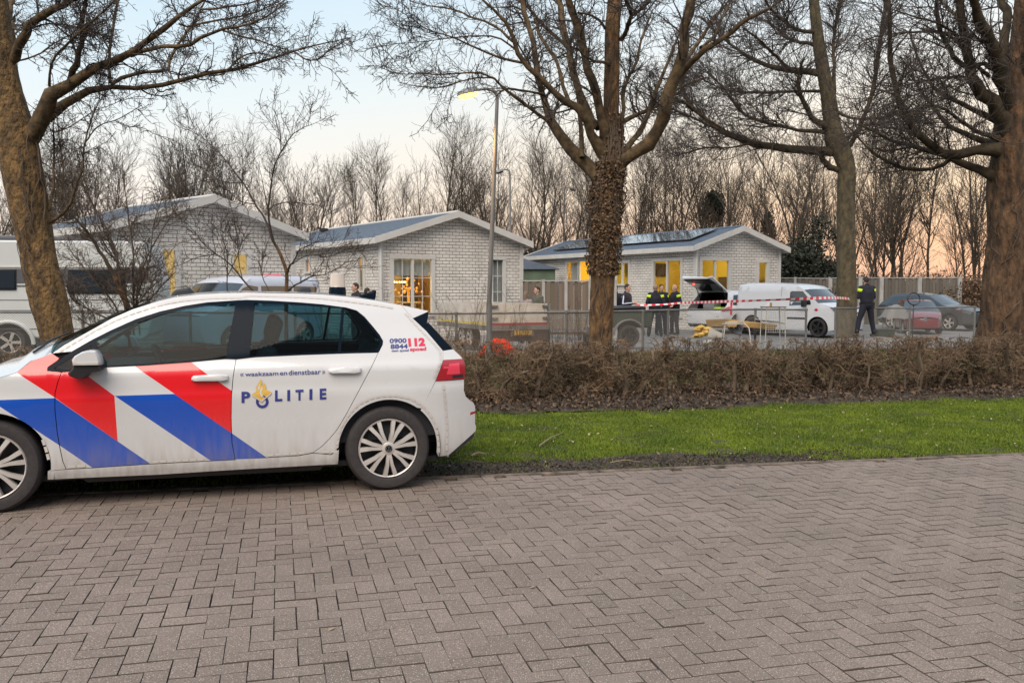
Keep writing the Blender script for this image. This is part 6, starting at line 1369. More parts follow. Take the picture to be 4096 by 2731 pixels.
# ================================================================ the bare wood beyond
def proto_tree(seed, h, lean, spread, n1, n2, n3, tr=.11, up=.16, fork=False):
    rng = np.random.default_rng(seed); P = []; Rr = []; n = 12
    for k in range(2 if fork else 1):
        p = np.zeros((n, 3)); d = unit(np.array([rng.normal()*lean+(.16*(-1)**k if fork else 0), rng.normal()*lean, 1.]))
        for i in range(1, n): d = unit(d+rng.normal(size=3)*[.05, .05, 0]); p[i] = p[i-1]+d*h/(n-1)*(1 if k == 0 else .9)
        P.append(p); Rr.append(np.linspace(tr, .012, n)*(1 if k == 0 else .8))
    P, Rr = np.array(P), np.array(Rr); V, F = tubes(P, Rr, 7)
    C1, c1 = grow(P, Rr, n1, (h*.22*spread, h*.46*spread), 40, n=8, wig=.10, up=up*.8, tmin=.25, rr=.5, rmin=.007, rmax=.04, lj=.45, rng=rng)
    C2, c2 = grow(C1, c1, n2, (h*.08, h*.24), 38, n=6, wig=.12, up=up*.8, tmin=.15, rr=.62, rmin=.0065, rmax=.016, rng=rng)
    C3, c3 = grow(C2, c2, n3, (h*.025, h*.085), 36, n=4, wig=.2, up=up*.6, tmin=.1, rr=.7, rmin=.0045, rmax=.008, rng=rng)
    va, fa, b = [], [], 0
    for C, c, k in ((C1, c1, 4), (C2, c2, 3), (C3, c3, 3)):
        v_, f_ = tubes(C, c, k); va.append(v_); fa.append(f_+b); b += len(v_)
    return (V, F), (np.concatenate(va), np.concatenate(fa))
protos = []
specs = [(10.5, .03, .8, 34, 260, 620, .10, .20, False), (11.5, .05, .9, 40, 300, 680, .12, .18, True), (9.5, .06, 1.0, 38, 300, 680, .09, .14, False), (12.5, .03, .75, 40, 300, 720, .13, .22, False), (8.5, .08, 1.1, 34, 280, 620, .08, .16, True), (11, .10, .85, 36, 280, 620, .10, .15, False), (10, .12, 1.0, 36, 280, 620, .10, .12, True), (7, .05, 1.1, 30, 260, 600, .06, .12, True)]
for i, sp_ in enumerate(specs):
    (V, F), (V2, F2) = proto_tree(100+i, *sp_)
    e = empty('bare_tree', (0, 0, 0)); np_mesh('trunk', V, F, 4, M['wood_trunk'], e, smooth=True); np_mesh('crown', V2, F2, 4, M['wood_twig'], e); protos.append(e)
rw = np.random.default_rng(77); used = [False]*len(protos)
# skyline of the wood in photo pixels (x, y of the tree tops)
skx = np.array([-600, 0, 140, 500, 760, 1100, 1400, 1650, 1760, 1900, 2050, 2200, 2450, 2700, 3000, 3300, 3700, 4100, 4700]); sky_ = np.array([540, 500, 540, 480, 515, 575, 590, 560, 500, 540, 490, 570, 560, 530, 490, 470, 470, 450, 450])
cnt = 0
for row, (Z, dx, lab, grp) in enumerate(((50, 1.6, 'slim bare tree in the front row of the wood behind the chalets', 'bare trees in the front row of the wood'), (56, 1.6, 'slim bare tree in the middle rows of the wood behind the chalets', 'bare trees in the middle rows of the wood'), (64, 1.9, 'slim bare tree at the back of the wood behind the chalets', 'bare trees at the back of the wood'))):
    x = -Z*.66
    while x < Z*.66:
        x += dx*rw.uniform(.55, 1.45); zz = Z+rw.uniform(-3, 3); px = CX+x/zz*FPX; top = np.interp(px, skx, sky_)
        want = (1150-top)/FPX*zz+CAMH; want *= rw.uniform(.80, 1.04) if rw.random() < .85 else rw.uniform(.55, .8); k = int(rw.integers(len(protos)))
        if rw.random() < .1: continue
        if 620 > px > 0 and zz < 52: pass
        o = protos[k] if not used[k] else copy_tree(protos[k]); used[k] = True
        s_ = want/(specs[k][0]*1.10); o.location = (x, zz, -.2); o.rotation_euler = (0, 0, rw.uniform(0, 6.28)); o.scale = (s_*rw.uniform(.85, 1.1),)*2+(s_,)
        tag(o, lab, 'tree', grp); cnt += 1
print('wood trees', cnt)
# low scrub and brambles at the foot of the wood
def scrub(name, label, x0, x1, Y0, Y1, h, n, m, seed, topfn=None, leafy=0, leafm=None, lsz=.06):
    rng = np.random.default_rng(seed); x = rng.uniform(x0, x1, n); y = rng.uniform(Y0, Y1, n); P = np.zeros((n, 6, 3)); P[:, 0] = np.c_[x, y, np.full(n, -.2)]
    d = unit(np.c_[rng.normal(size=(n, 2))*.35, np.ones(n)]); H = rng.uniform(.5, 1, n)*(h if topfn is None else topfn(x))
    for i in range(1, 6): d = unit(d+rng.normal(size=(n, 3))*.2); P[:, i] = P[:, i-1]+d*(H/5)[:, None]
    Rr = np.tile(np.linspace(.02, .006, 6), (n, 1)); C, c = grow(P, Rr, n*9, (.4, 1.4), 50, n=5, wig=.35, up=.05, tmin=.1, rr=.6, rmin=.006, rmax=.012, rng=rng)
    C2, c2 = grow(C, c, n*16, (.15, .6), 55, n=4, wig=.4, up=.0, tmin=.1, rr=.7, rmin=.005, rmax=.008, rng=rng); vs, fs, b = [], [], 0
    for A, a_r, k in ((P, Rr, 4), (C, c, 3), (C2, c2, 3)):
        v_, f_ = tubes(A, a_r, k); vs.append(v_); fs.append(f_+b); b += len(v_)
    o = np_mesh(name, np.concatenate(vs), np.concatenate(fs), 4, m); tag(o, label, name.replace('_', ' '), kind='stuff')
    if leafy:
        k = rng.choice(len(C2), leafy); c = C2[k, rng.integers(0, 4, leafy)]+rng.normal(size=(leafy, 3))*.12; u = unit(rng.normal(size=(leafy, 3))); v = unit(np.cross(u, rng.normal(size=(leafy, 3)))); sz = rng.uniform(lsz*.5, lsz*1.2, leafy)[:, None]
        V = np.stack([c-u*sz, c-v*sz*.6, c+u*sz, c+v*sz*.6], 1); F = np.array([(0, 1, 2), (0, 2, 3)])[None]+(np.arange(leafy)*4)[:, None, None]
        l_ = np_mesh('leaves', V.reshape(-1, 3), F.reshape(-1, 3), 3, leafm); l_.parent = o
    return o
scrub('undergrowth', 'tangled brown undergrowth at the foot of the bare wood', -38, 46, 46, 68, 3.4, 2600, M['wood_twig'], 31)
scrub('brambles', 'dark bramble bank behind the grey board fence at the right', 17, 32, 43.5, 47, 2.5, 1100, M['wood_trunk'], 32, leafy=26000, leafm=M['hedge_leaf'], lsz=.07)
def evergreen(label, c, r, n, seed, size=.07, name='evergreen_bush', m='green_leaf', cat='bush'):
    rng = np.random.default_rng(seed); e = empty(name, (c[0], c[1], -.15), 0, label, cat); k = 34
    C0_ = rng.normal(size=(k, 3)); C0_ = unit(C0_)*rng.random((k, 1))**.33; q = rng.integers(0, k, n); p = C0_[q]*.8+unit(rng.normal(size=(n, 3)))*(rng.random((n, 1))**.5)*.34
    p = p*np.array(r)+[0, 0, c[2]+.15]; u = unit(rng.normal(size=(n, 3))); v = unit(np.cross(u, rng.normal(size=(n, 3)))); sz = rng.uniform(size*.6, size*1.3, n)[:, None]
    V = np.stack([p-u*sz, p-v*sz*.55, p+u*sz, p+v*sz*.55], 1); F = np.array([(0, 1, 2), (0, 2, 3)])[None]+(np.arange(n)*4)[:, None, None]; np_mesh('foliage', V.reshape(-1, 3), F.reshape(-1, 3), 3, M[m], e)
    mb = MB(); rr = random.Random(seed)
    for i in range(7): a = rr.uniform(0, 6.28); mb.tube([(0, 0, -.1), (.3*r[0]*math.cos(a), .3*r[1]*math.sin(a), (c[2]+.15)*.7), (.7*r[0]*math.cos(a), .7*r[1]*math.sin(a), c[2]+.15+r[2]*.4)], [.07, .05, .015], 6)
    mb.build('trunk', M['wood_trunk'], e); return e
p = at(3230, 1085, 44); evergreen('dark spreading evergreen right of the right chalet', (p[0], 44, 2.2), (3.0, 2.0, 2.9), 22000, 51, .08)
p = at(3120, 1040, 47); evergreen('dark evergreen clump close behind the right chalet wall', (p[0]+1, 47, 1.6), (2.0, 1.6, 1.9), 9000, 52, .08)
p = at(2853, 835, 52); evergreen('round dark ivy clump on a trunk above the right chalet roof', (p[0], 52, p[2]), (.85, .8, 1.15), 3600, 53, .07, 'ivy_clad_tree', cat='tree')
p = at(3075, 900, 50); evergreen('narrow ivy clad trunk right of the chalet ridge', (p[0], 50, p[2]-.3), (.45, .45, 1.5), 1500, 54, .07, 'ivy_clad_tree', cat='tree')
p = at(2120, 1040, 50); evergreen('dark evergreen in the gap beside the middle chalet', (p[0]+.2, 50, 2.0), (1.6, 1.3, 2.2), 7000, 55, .08)
p = at(3920, 1170, 41); evergreen('dark bramble mound beside the thick right trunk', (p[0], 41, .9), (2.6, 1.6, 1.3), 7000, 56, .07, 'bramble_bush', 'hedge_leaf')
# ================================================================ other vehicles
def auto(name, label, cat, rear, ang_, body, sil, segs, axles, wins, paintm, Wd=.88, belt=.95, roofw=.66, zroof=1.5, wr=.31, lamps=(), sill=.22, extra_side=(), glass='glass_dark', nosex=None, tail_in=True):
    """rear: ground point under the tail centre; local x forward; sil = outline front-bottom -> roof -> rear-bottom"""
    e = empty(name, (rear[0], rear[1], float(gz(rear[0], rear[1]))), ang_, label, cat); xs = [p[0] for p in sil]; xm, xn = max(xs), min(xs)
    def Yv(x, z):
        y = float(np.interp(z, [.1, .3, .6, belt-.12, belt, belt+.08, zroof-.06, zroof+.05], [Wd-.06, Wd-.015, Wd, Wd, Wd-.012, Wd-.05, roofw+.03, roofw-.05]))
        if x > xm-.75: y -= .30*((x-xm+.75)/.75)**2.4
        if x < xn+.45: y -= .14*((xn+.45-x)/.45)**2.4
        return y
    arcs = []; AR = wr+.065
    bottom = [(xn+.12, sill+.06)]
    for ax in sorted(axles):
        a0 = math.degrees(math.asin(max(-.99, (sill-wr)/AR))); bottom += [(ax+AR*math.cos(R(a)), wr+AR*math.sin(R(a))) for a in np.linspace(180-a0, a0, 18)]
    bottom += [(xm-.15, sill+.04)]
    outline = sil+bottom
    for sd in (1, -1):
        panel('body_side', outline, Yv, [M[paintm]], e, sd, step=.25)
        for nm, w_ in wins:
            panel(nm, w_, Yv, [M[glass]], e, sd, off=.006, step=.4)
        for nm, pl, m_ in extra_side: panel(nm, pl, Yv, [M[m_]], e, sd, off=.010, step=.4)
        for nm, pl, m_ in lamps: panel(nm, pl, Yv, [M[m_]], e, sd, off=.008, step=.1)
        for ax in axles:
            w, Mx, h, rr_ = wheel(e, (ax, sd*(Wd-.11), wr), wr, sd, kind='plain')
            mb = MB(); pts = [(ax+AR*math.cos(R(a)), wr+AR*math.sin(R(a))) for a in np.linspace(-10, 190, 14)]; mb.add([(p[0], y, p[1]) for p in pts for y in (sd*.4, sd*(Wd-.03))], [(2*i, 2*i+1, 2*i+3, 2*i+2) for i in range(13)]); mb.add([(p[0], sd*.4, p[1]) for p in pts], [tuple(range(14))]); mb.build('wheel_housing', M['black'], e)
    for nm, i0, i1, m_, cr, xb in segs:
        s_ = [(p[0], p[1], Yv(p[0], p[1])-(.05 if 'glass' in m_ else 0)*0) for p in sil[i0:i1+1]]; skin_strip(nm, s_, M[m_], e, crown=cr, xb=xb)
    mb = MB(); mb.box(((xm+xn)/2, 0, sill+.02), (xm-xn-.3, 2*(Wd-.12), .06)); mb.build('floor_pan', M['black'], e)
    return e
# white delivery van
F_ = np.array([math.cos(R(-51)), math.sin(R(-51))]); rn = at(2935, 1300, 33.0)[:2]; near = np.array([F_[1], -F_[0]])
rc = rn-near*.9
vs = [(4.22, .28), (4.27, .52), (4.22, .80), (4.05, .98), (3.42, 1.15), (2.85, 1.60), (2.60, 1.73), (2.1, 1.80), (1.2, 1.83), (.45, 1.82), (.14, 1.77), (.03, 1.60), (.0, 1.0), (.0, .55), (.08, .32)]
van = auto('delivery_van', 'white panel delivery van parked facing right, nose behind the grey tree trunk', 'van', rc, R(-51), None, vs,
    [('front_bumper', 0, 2, 'van_white', 0, .16), ('bonnet', 2, 4, 'van_white', .05, .12), ('windscreen', 4, 5, 'glass_dark', .03, .22), ('roof', 5, 10, 'van_white', .03, 0), ('rear_doors', 10, 14, 'van_white', 0, -.03)],
    [.80, 3.42], [('side_window', [(3.22, 1.10), (2.32, 1.06), (2.30, 1.52), (2.38, 1.56), (2.80, 1.55), (3.0, 1.36)])], 'van_white', Wd=.90, belt=1.05, roofw=.76, zroof=1.8, wr=.32,
    lamps=(('headlamp', [(4.18, .97), (4.02, 1.02), (3.86, 1.02), (4.02, .84), (4.2, .78)], 'chrome'),), extra_side=(('side_moulding', [(2.25, .60), (3.0, .60), (3.0, .66), (2.25, .66)], 'black'), ('badge', [(3.30, .93), (3.38, .99), (3.46, .93), (3.38, .87)], 'ink_red')))
for w_ in [c for c in van.children if c.name.startswith('wheel') and not c.name.startswith('wheel_')]:
    for c in w_.children:
        if c.name.startswith('hubcap'): c.data.materials[0] = M['darkrim']
for sd in (-1, 1):
    mb = MB(); mb.box((2.98, sd*1.03, 1.14), (.12, .20, .24)); mb.build('door_mirror', M['black'], van, smooth=True, bevel=.03)
    mb = MB(); mb.add([(1.95, sd*.903, .35), (1.96, sd*.903, .35), (1.96, sd*.80, 1.72), (1.95, sd*.80, 1.72)], [(0, 1, 2, 3)]); mb.build('door_seam', M['black'], van)
# white estate with the tailgate up
Fe = np.array([math.cos(R(38)), math.sin(R(38))]); rc = at(2812, 1300, 33.3)[:2]
es = [(4.5, .28), (4.55, .5), (4.5, .75), (4.3, .86), (3.3, 1.02), (2.7, 1.42), (2.3, 1.52), (1.6, 1.56), (.9, 1.54), (.60, 1.50), (.30, 1.05), (.05, .85), (.0, .60), (.05, .34)]
est = auto('estate_car', 'white estate car with its tailgate open and kit in the boot', 'estate car', rc, R(38), None, es,
    [('front_bumper', 0, 2, 'van_white', 0, .12), ('bonnet', 2, 4, 'van_white', .05, .1), ('windscreen', 4, 5, 'glass_dark', .03, .2), ('roof', 5, 9, 'van_white', .03, 0), ('rear_bumper', 11, 13, 'van_white', 0, -.06)],
    [.85, 3.55], [('side_window', [(3.1, 1.04), (1.3, 1.0), (1.28, 1.42), (2.2, 1.46), (2.6, 1.38)]), ('rear_quarter_window', [(1.22, 1.0), (.62, 1.04), (.85, 1.40), (1.22, 1.42)])], 'van_white', Wd=.90, belt=.98, roofw=.66, zroof=1.5, wr=.33,
    lamps=(('tail_lamp', [(.12, .92), (.42, 1.0), (.45, .86), (.05, .80)], 'red_lamp_bright'),))
mb = MB(); mb.box((.55, 0, .95), (.9, 1.3, .9)); 
for f in (0,): pass
mb = MB(); mb.add([(.32, -.66, .62), (1.4, -.66, .62), (1.4, .66, .62), (.32, .66, .62), (.62, -.6, 1.46), (1.4, -.6, 1.46), (1.4, .6, 1.46), (.62, .6, 1.46)], [(0, 1, 2, 3), (1, 5, 6, 2), (0, 4, 5, 1), (3, 2, 6, 7), (4, 7, 6, 5)]); mb.build('boot', M['black'], est)
mb = MB(); mb.box((.02, 0, .72), (.10, 1.5, .22)); mb.build('boot_sill', M['van_white'], est, smooth=True, bevel=.03)
tg = empty('tailgate', (.60, 0, 1.52)); tg.parent = est; Mt = Matrix.Rotation(R(200), 4, 'Y')       # raised, pointing back and slightly up
mb = MB(); pl = [(-.0, -.62), (-.0, .62), (-.95, .68), (-1.1, .60), (-1.1, -.60), (-.95, -.68)]
V_ = []; 
for o_ in (0, .06): V_ += [(x, y, (.62 if x > -.5 else .56)*(-x)+o_-(.14 if x < -.99 else 0)) for x, y in pl]
mb.add(V_, [(0, 1, 2, 3, 4, 5), (11, 10, 9, 8, 7, 6)]+[(i, (i+1) % 6, 6+(i+1) % 6, 6+i) for i in range(6)]); mb.build('tailgate_shell', M['van_white'], tg)
mb = MB(); mb.add([(-.08, -.52, .02), (-.08, .52, .02), (-.55, .55, .28), (-.55, -.55, .28)], [(0, 1, 2, 3)]); mb.build('tailgate_glass', M['glass_dark'], tg)
mb = MB(); mb.add([(-.57, -.58, .29), (-.57, .58, .29), (-1.07, .55, .43), (-1.07, -.55, .43)], [(0, 1, 2, 3)]); mb.build('tailgate_lining', M['black'], tg)
mb = MB(); mb.ball((-.62, .45, .28), .04, 8, 6); mb.build('warning_lamp', mat('warn', (1, .1, .05), .4, emis=(1, .06, .03), estr=5), tg)
for sd in (-1, 1): mb = MB(); mb.tube([(.62, sd*.62, 1.2), (.25, sd*.6, 1.72)], .015, 6); mb.build('gas_strut', M['black'], est)
def item(name, label, cat, mbx, m, group=None, **kw):
    o = mbx.build(name, m, **kw); tag(o, label, cat, group); return o
def inlocal(root_loc, ang_, p): c, s_ = math.cos(ang_), math.sin(ang_); return (root_loc[0]+p[0]*c-p[1]*s_, root_loc[1]+p[0]*s_+p[1]*c, p[2])
ez = float(gz(*rc))
q = inlocal(rc, R(38), (.62, .1, 0)); mb = MB(); mb.box((q[0], q[1], ez+1.02), (.42, .5, .22), R(38)); mb.box((q[0], q[1], ez+1.14), (.46, .54, .03), R(38)); item('equipment_case', 'grey equipment case in the open boot of the white estate', 'case', mb, mat('grey_case', (.32, .32, .32), .5), bevel=.01)
q = inlocal(rc, R(38), (.5, -.35, 0)); mb = MB(); mb.box((q[0], q[1], ez+.78), (.35, .4, .26), R(30)); mb.box((q[0], q[1], ez+.93), (.3, .3, .06), R(45)); item('hivis_vest', 'folded yellow vest on the boot floor of the white estate', 'vest', mb, M['hivis'], bevel=.03)
q = inlocal(rc, R(38), (.5, .2, 0)); mb = MB(); mb.ball((q[0], q[1], ez+.78), (.25, .3, .14)); mb.ball((q[0]+.2, q[1], ez+.8), (.2, .16, .12)); item('red_bag', 'dull red bag lying low in the boot of the white estate', 'bag', mb, mat('red_cloth', (.22, .03, .03), .9), smooth=True)
# roof light bar on the estate
# dark grey car behind the officer
hs = [(4.0, .26), (4.06, .48), (4.0, .72), (3.75, .84), (2.95, .98), (2.25, 1.36), (1.8, 1.44), (1.2, 1.45), (.6, 1.38), (.15, 1.0), (.0, .82), (-.02, .5), (.05, .3)]
Fg = R(-56); nr = np.array([math.sin(Fg), -math.cos(Fg)]); rc2 = at(3500, 1300, 38)[:2]-nr*.86
gcar = auto('grey_car', 'dark grey hatchback parked behind the fence right of the officer, headlamp to the right', 'car', rc2, Fg, None, hs,
    [('front_bumper', 0, 2, 'grey_paint', 0, .14), ('bonnet', 2, 4, 'grey_paint', .05, .1), ('windscreen', 4, 5, 'glass_dark', .03, .2), ('roof', 5, 8, 'grey_paint', .03, 0), ('rear_window', 8, 9, 'glass_dark', 0, -.06), ('tailgate', 9, 12, 'grey_paint', 0, -.06)] if M.setdefault('grey_paint', mat('grey_paint', (.045, .048, .052), .3, coat=1)) else None,
    [.72, 3.22], [('side_window', [(2.85, 1.0), (1.5, .97), (1.48, 1.35), (1.9, 1.36), (2.2, 1.31)]), ('rear_side_window', [(1.42, .97), (.5, .99), (.75, 1.3), (1.42, 1.35)])], 'grey_paint', Wd=.86, belt=.93, roofw=.62, zroof=1.42, wr=.30,
    lamps=(('headlamp', [(3.98, .76), (3.72, .86), (3.45, .86), (3.70, .70), (4.0, .64)], 'chrome'),))
# small red car, seen from the front
Fr = R(-104); rc3 = np.array([15.6, 35.3]); M['red_paint'] = mat('red_paint', (.19, .025, .032), .3, coat=1)
rs = [(3.45, .26), (3.5, .48), (3.45, .66), (3.2, .80), (2.75, .90), (2.05, 1.36), (1.7, 1.42), (1.1, 1.43), (.5, 1.36), (.1, .98), (.0, .8), (0, .5), (.05, .3)]
red = auto('red_car', 'small red car facing the camera in front of the dark grey hatchback', 'car', rc3, Fr, None, rs,
    [('front_bumper', 0, 2, 'red_paint', 0, .14), ('bonnet', 2, 4, 'red_paint', .06, .1), ('windscreen', 4, 5, 'glass_dark', .03, .16), ('roof', 5, 8, 'red_paint', .03, 0), ('rear_window', 8, 9, 'glass_dark', 0, -.06), ('tailgate', 9, 12, 'red_paint', 0, -.06)],
    [.6, 2.85], [('side_window', [(2.6, .95), (1.3, .93), (1.28, 1.33), (1.7, 1.34), (2.0, 1.30)])], 'red_paint', Wd=.78, belt=.90, roofw=.56, zroof=1.4, wr=.28,
    lamps=(('headlamp', [(3.42, .72), (3.2, .80), (3.0, .78), (3.2, .64), (3.44, .60)], 'chrome'),))
red.scale = (.85, .85, .85)
mb = MB(); mb.lathe([(.001, .02), (.07, .02), (.08, 0)], 20, Matrix.Translation((3.60, 0, .62)) @ Matrix.Rotation(math.pi/2, 4, 'Y')); mb.build('badge', M['chrome'], red)
# white van with blue tinted glass behind the police car
Fv = R(-117); rc4 = (-6.35, 27.0); M['blue_white'] = mat('blue_white', (.60, .64, .74), .3, coat=.6)
ms = [(4.5, .30), (4.58, .6), (4.52, .95), (4.3, 1.08), (3.95, 1.18), (3.25, 1.78), (2.9, 1.93), (2.2, 1.98), (1.0, 1.99), (.25, 1.96), (.08, 1.85), (0, 1.1), (-.02, .5), (.05, .34)]
mpv = auto('police_van', 'white van with blue tinted glass parked behind the fruit tree and police car', 'van', rc4, Fv, None, ms,
    [('front_bumper', 0, 2, 'blue_white', 0, .12), ('bonnet', 2, 4, 'blue_white', .05, .1), ('windscreen', 4, 5, 'glass_dark', .03, .16), ('roof', 5, 10, 'blue_white', .03, 0), ('rear_doors', 10, 13, 'blue_white', 0, -.03)],
    [.9, 3.75], [('side_window', [(3.85, 1.20), (2.75, 1.18), (2.72, 1.70), (3.05, 1.74), (3.3, 1.66)]), ('side_window', [(2.62, 1.18), (1.4, 1.18), (1.38, 1.72), (2.6, 1.72)]), ('rear_side_window', [(1.3, 1.18), (.25, 1.18), (.3, 1.70), (1.3, 1.72)])], 'blue_white', Wd=.95, belt=1.12, roofw=.82, zroof=1.95, wr=.33)
mb = MB(); mb.box((1.2, 0, 2.03), (.10, .7, .04)); mb.build('light_bar', M['red_lamp_bright'], mpv, smooth=True, bevel=.02)
# ---------------------------------------------------------------- caravan
Zc = 20.3; g0 = at(610, 1300, Zc); cx0 = g0[0]
_c = g0[:2]-np.array([math.cos(R(13)), math.sin(R(13))])*3.0+np.array([-math.sin(R(13)), math.cos(R(13))])*1.15
cv = empty('caravan', (_c[0], _c[1], 0), R(13), 'long white caravan with a dark grey window band behind the leaning tree', 'caravan'); Lc_ = 6.9
CU = np.array([math.cos(R(13)), math.sin(R(13))]); CN = np.array([-CU[1], CU[0]]); CO = g0[:2]-CU*3.0
def C_(x, y): d = ray(*Z3(x, y)); t = (CO@CN)/(d[:2]@CN); return ((d[:2]*t-CO)@CU, CAMH+d[2]*t)
side = [C_(1390, 398), C_(1425, 470), C_(1500, 800), C_(1500, 1040), C_(1440, 1290), C_(1380, 1345)]
arc_c = C_(88, 1395); ar = .50
side += [(arc_c[0]+ar, .42)]+[(arc_c[0]+ar*math.cos(R(a)), arc_c[1]+ar*math.sin(R(a))) for a in np.linspace(20, 160, 14)]+[(arc_c[0]-ar, .42), (-Lc_+3, .42), (-Lc_+2.9, 1.4), (-Lc_+3.15, C_(0, 392)[1])]
Mx = Matrix(((1, 0, 0, 0), (0, 0, -1, 1.15), (0, 1, 0, 0), (0, 0, 0, 1)))
M['caravan'] = mat('caravan', (.60, .62, .62), .4, var=.3, vscale=1.5, col2=(.50, .52, .52)); M['band'] = mat('band', (.10, .098, .11), .5)
mb = MB(); mb.prism(side, 2.3, Mx); mb.build('body', M['caravan'], cv, bevel=.04)
def fl(nm, pts, m, d=.012, th=.02, bev=0):
    mb = MB(); mb.prism(pts, th, Matrix(((1, 0, 0, 0), (0, 0, -1, -1.15-d+th), (0, 1, 0, 0), (0, 0, 0, 1)))); return mb.build(nm, M[m], cv, smooth=bool(bev), bevel=bev)
fl('grey_band', [C_(-900, 665), C_(1445, 665), C_(1400, 800), C_(-900, 800)], 'band')
fl('trim_line', [C_(-900, 822), C_(1370, 822), C_(1365, 834), C_(-900, 834)], 'band'); fl('trim_line', [C_(-900, 640), C_(1440, 640), C_(1440, 652), C_(-900, 652)], 'white_trim', .02, .03)
fl('trim_line', [C_(-900, 962), C_(1500, 962), C_(1500, 968), C_(-900, 968)], 'band', .006, .01); fl('trim_line', [C_(-900, 1062), C_(1500, 1062), C_(1500, 1078), C_(-900, 1078)], 'band', .015, .02); fl('trim_line', [C_(-900, 1240), C_(1440, 1240), C_(1440, 1248), C_(-900, 1248)], 'band', .006, .01)
for a0, a1, z0, z1 in ((-420, 160, 668, 868), (655, 1210, 668, 905), (-1000, -520, 668, 868)):
    w_ = fl('window', [C_(a0, z0), C_(a1, z0), C_(a1, z1), C_(a0, z1)], 'black', .03, .03, .03); mb = MB(); mb.prism([C_(a0+14, z0+14), C_(a1-14, z0+14), C_(a1-14, z1-18), C_(a0+14, z1-18)], .008, Matrix(((1, 0, 0, 0), (0, 0, -1, -1.186), (0, 1, 0, 0), (0, 0, 0, 1)))); o = mb.build('pane', M['glass_dark'], w_)
mb = MB(); mb.add([(-3.7, -1.13, 2.62), (3.0, -1.13, 2.62)], []); 
mb = MB(); mb.tube([(arc_c[0]+.5*math.cos(R(a)), -1.18, arc_c[1]+.5*math.sin(R(a))) for a in np.linspace(0, 180, 16)], .045, 8); mb.build('wheel_arch', M['caravan'], cv, smooth=True)
w, Mx_, h, rr_ = wheel(cv, (arc_c[0], -1.02, .33), .33, -1, kind='plain')
mb = MB(); mb.box((arc_c[0], -.7, .6), (1.0, .6, .9)); mb.build('wheel_housing', M['black'], cv)
mb = MB(); mb.box((-.4, 0, C_(0, 385)[1]+.07), (3.4, 1.6, .10)); mb.build('roof_box', M['band'], cv, bevel=.03)
# ---------------------------------------------------------------- dropside trailer
Zr = 21.6
def TP(px, py, Z=Zr): return Vector(at(px, py, Z))
c_mid = TP(1955, 1217); c_r = TP(2198, 1217, 22.3); c_l = TP(1752, 1217, 24.6); zt, zb_ = c_mid.z, TP(1955, 1300).z
tr = empty('dropside_trailer', (c_mid.x, c_mid.y, 0), 0, 'white dropside trailer with yellow and red reflective strips in front of the middle chalet', 'trailer')
O = Vector((c_mid.x, c_mid.y, 0))
def board(p, q, z0, z1, nm, m, th=.04, par=None, out=0):
    d = Vector((q.x-p.x, q.y-p.y, 0)); l = d.length; a = math.atan2(d.y, d.x); n_ = Vector((math.sin(a), -math.cos(a), 0))*out; c = Vector(((p.x+q.x)/2, (p.y+q.y)/2, (z0+z1)/2))-O+n_; mb = MB(); mb.box(c, (l, th, z1-z0), a); return mb.build(nm, M[m], par or tr)
board(c_mid, c_r, zb_, zt, 'tail_board', 'dirty_white'); board(c_l, c_mid, zb_, zt, 'side_board', 'dirty_white')
c_b = c_l+(c_r-c_mid); board(c_b, c_r, zb_, zt, 'side_board', 'dirty_white'); board(c_l, c_b, zb_, zt, 'head_board', 'dirty_white'); 
dd = MB(); dd.add([(v-O).to_tuple()[:2]+(zb_+.05,) for v in (c_mid, c_r, c_b, c_l)], [(0, 1, 2, 3)]); dd.build('deck', M['cabinet'], tr)
M['yellow_strip'] = mat('yellow_strip', (.55, .45, .06), .5); M['red_strip'] = mat('red_strip', (.26, .03, .03), .5); M['plate_yellow'] = mat('plate_yellow', (.55, .32, .03), .5)
board(c_mid, c_r, zb_-.02, zb_+.045, 'red_strip', 'red_strip', .05, out=.01); board(c_l, c_mid, zb_-.0, zb_+.05, 'yellow_strip', 'yellow_strip', .05, out=.01)
board(c_mid, c_r, zb_-.13, zb_-.02, 'rear_beam', 'galv', .08); board(c_l, c_mid, zb_-.13, zb_-.02, 'side_beam', 'galv', .06)
board(c_mid.lerp(c_r, .02), c_mid.lerp(c_r, .98), .22, zb_-.14, 'underrun_board', 'red_brown' if M.setdefault('red_brown', mat('red_brown', (.065, .035, .03), .8)) else '', .05, out=-.05)
lb = board(c_mid.lerp(c_r, .35), c_mid.lerp(c_r, .72), .35, zb_-.16, 'lamp_board', 'wood_fence', .03, out=.03)
plq = board(c_mid.lerp(c_r, .40), c_mid.lerp(c_r, .68), .385, .485, 'number_plate', 'plate_yellow', .015, out=.055)
cu = bpy.data.curves.new('t', 'FONT'); cu.body = 'H 21'; cu.size = .105; cu.align_x = 'LEFT'; cu.align_y = 'CENTER'; cu.offset = .002
to = bpy.data.objects.new('t', cu); COL.objects.link(to); me = bpy.data.meshes.new_from_object(to.evaluated_get(bpy.context.evaluated_depsgraph_get())); bpy.data.objects.remove(to)
d = c_r-c_mid; a = math.atan2(d.y, d.x); pc = c_mid.lerp(c_r, .54)-O; nn = Vector((math.sin(a), -math.cos(a), 0)); mm = Matrix.Translation((pc.x+nn.x*.066, pc.y+nn.y*.066, .435)) @ Matrix.Rotation(a, 4, 'Z') @ Matrix.Rotation(math.pi/2, 4, 'X'); me.transform(mm); me.materials.clear(); me.materials.append(M['black']); lo = bpy.data.objects.new('lettering', me); COL.objects.link(lo); lo.parent = plq
for f in (.02, .98): 
    for (p_, q_) in ((c_mid, c_r),): mb = MB(); v = p_.lerp(q_, f)-O; mb.box((v.x, v.y-.05, (zt+zb_)/2), (.05, .05, zt-zb_+.06), a); mb.build('corner_post', M['galv'], tr)
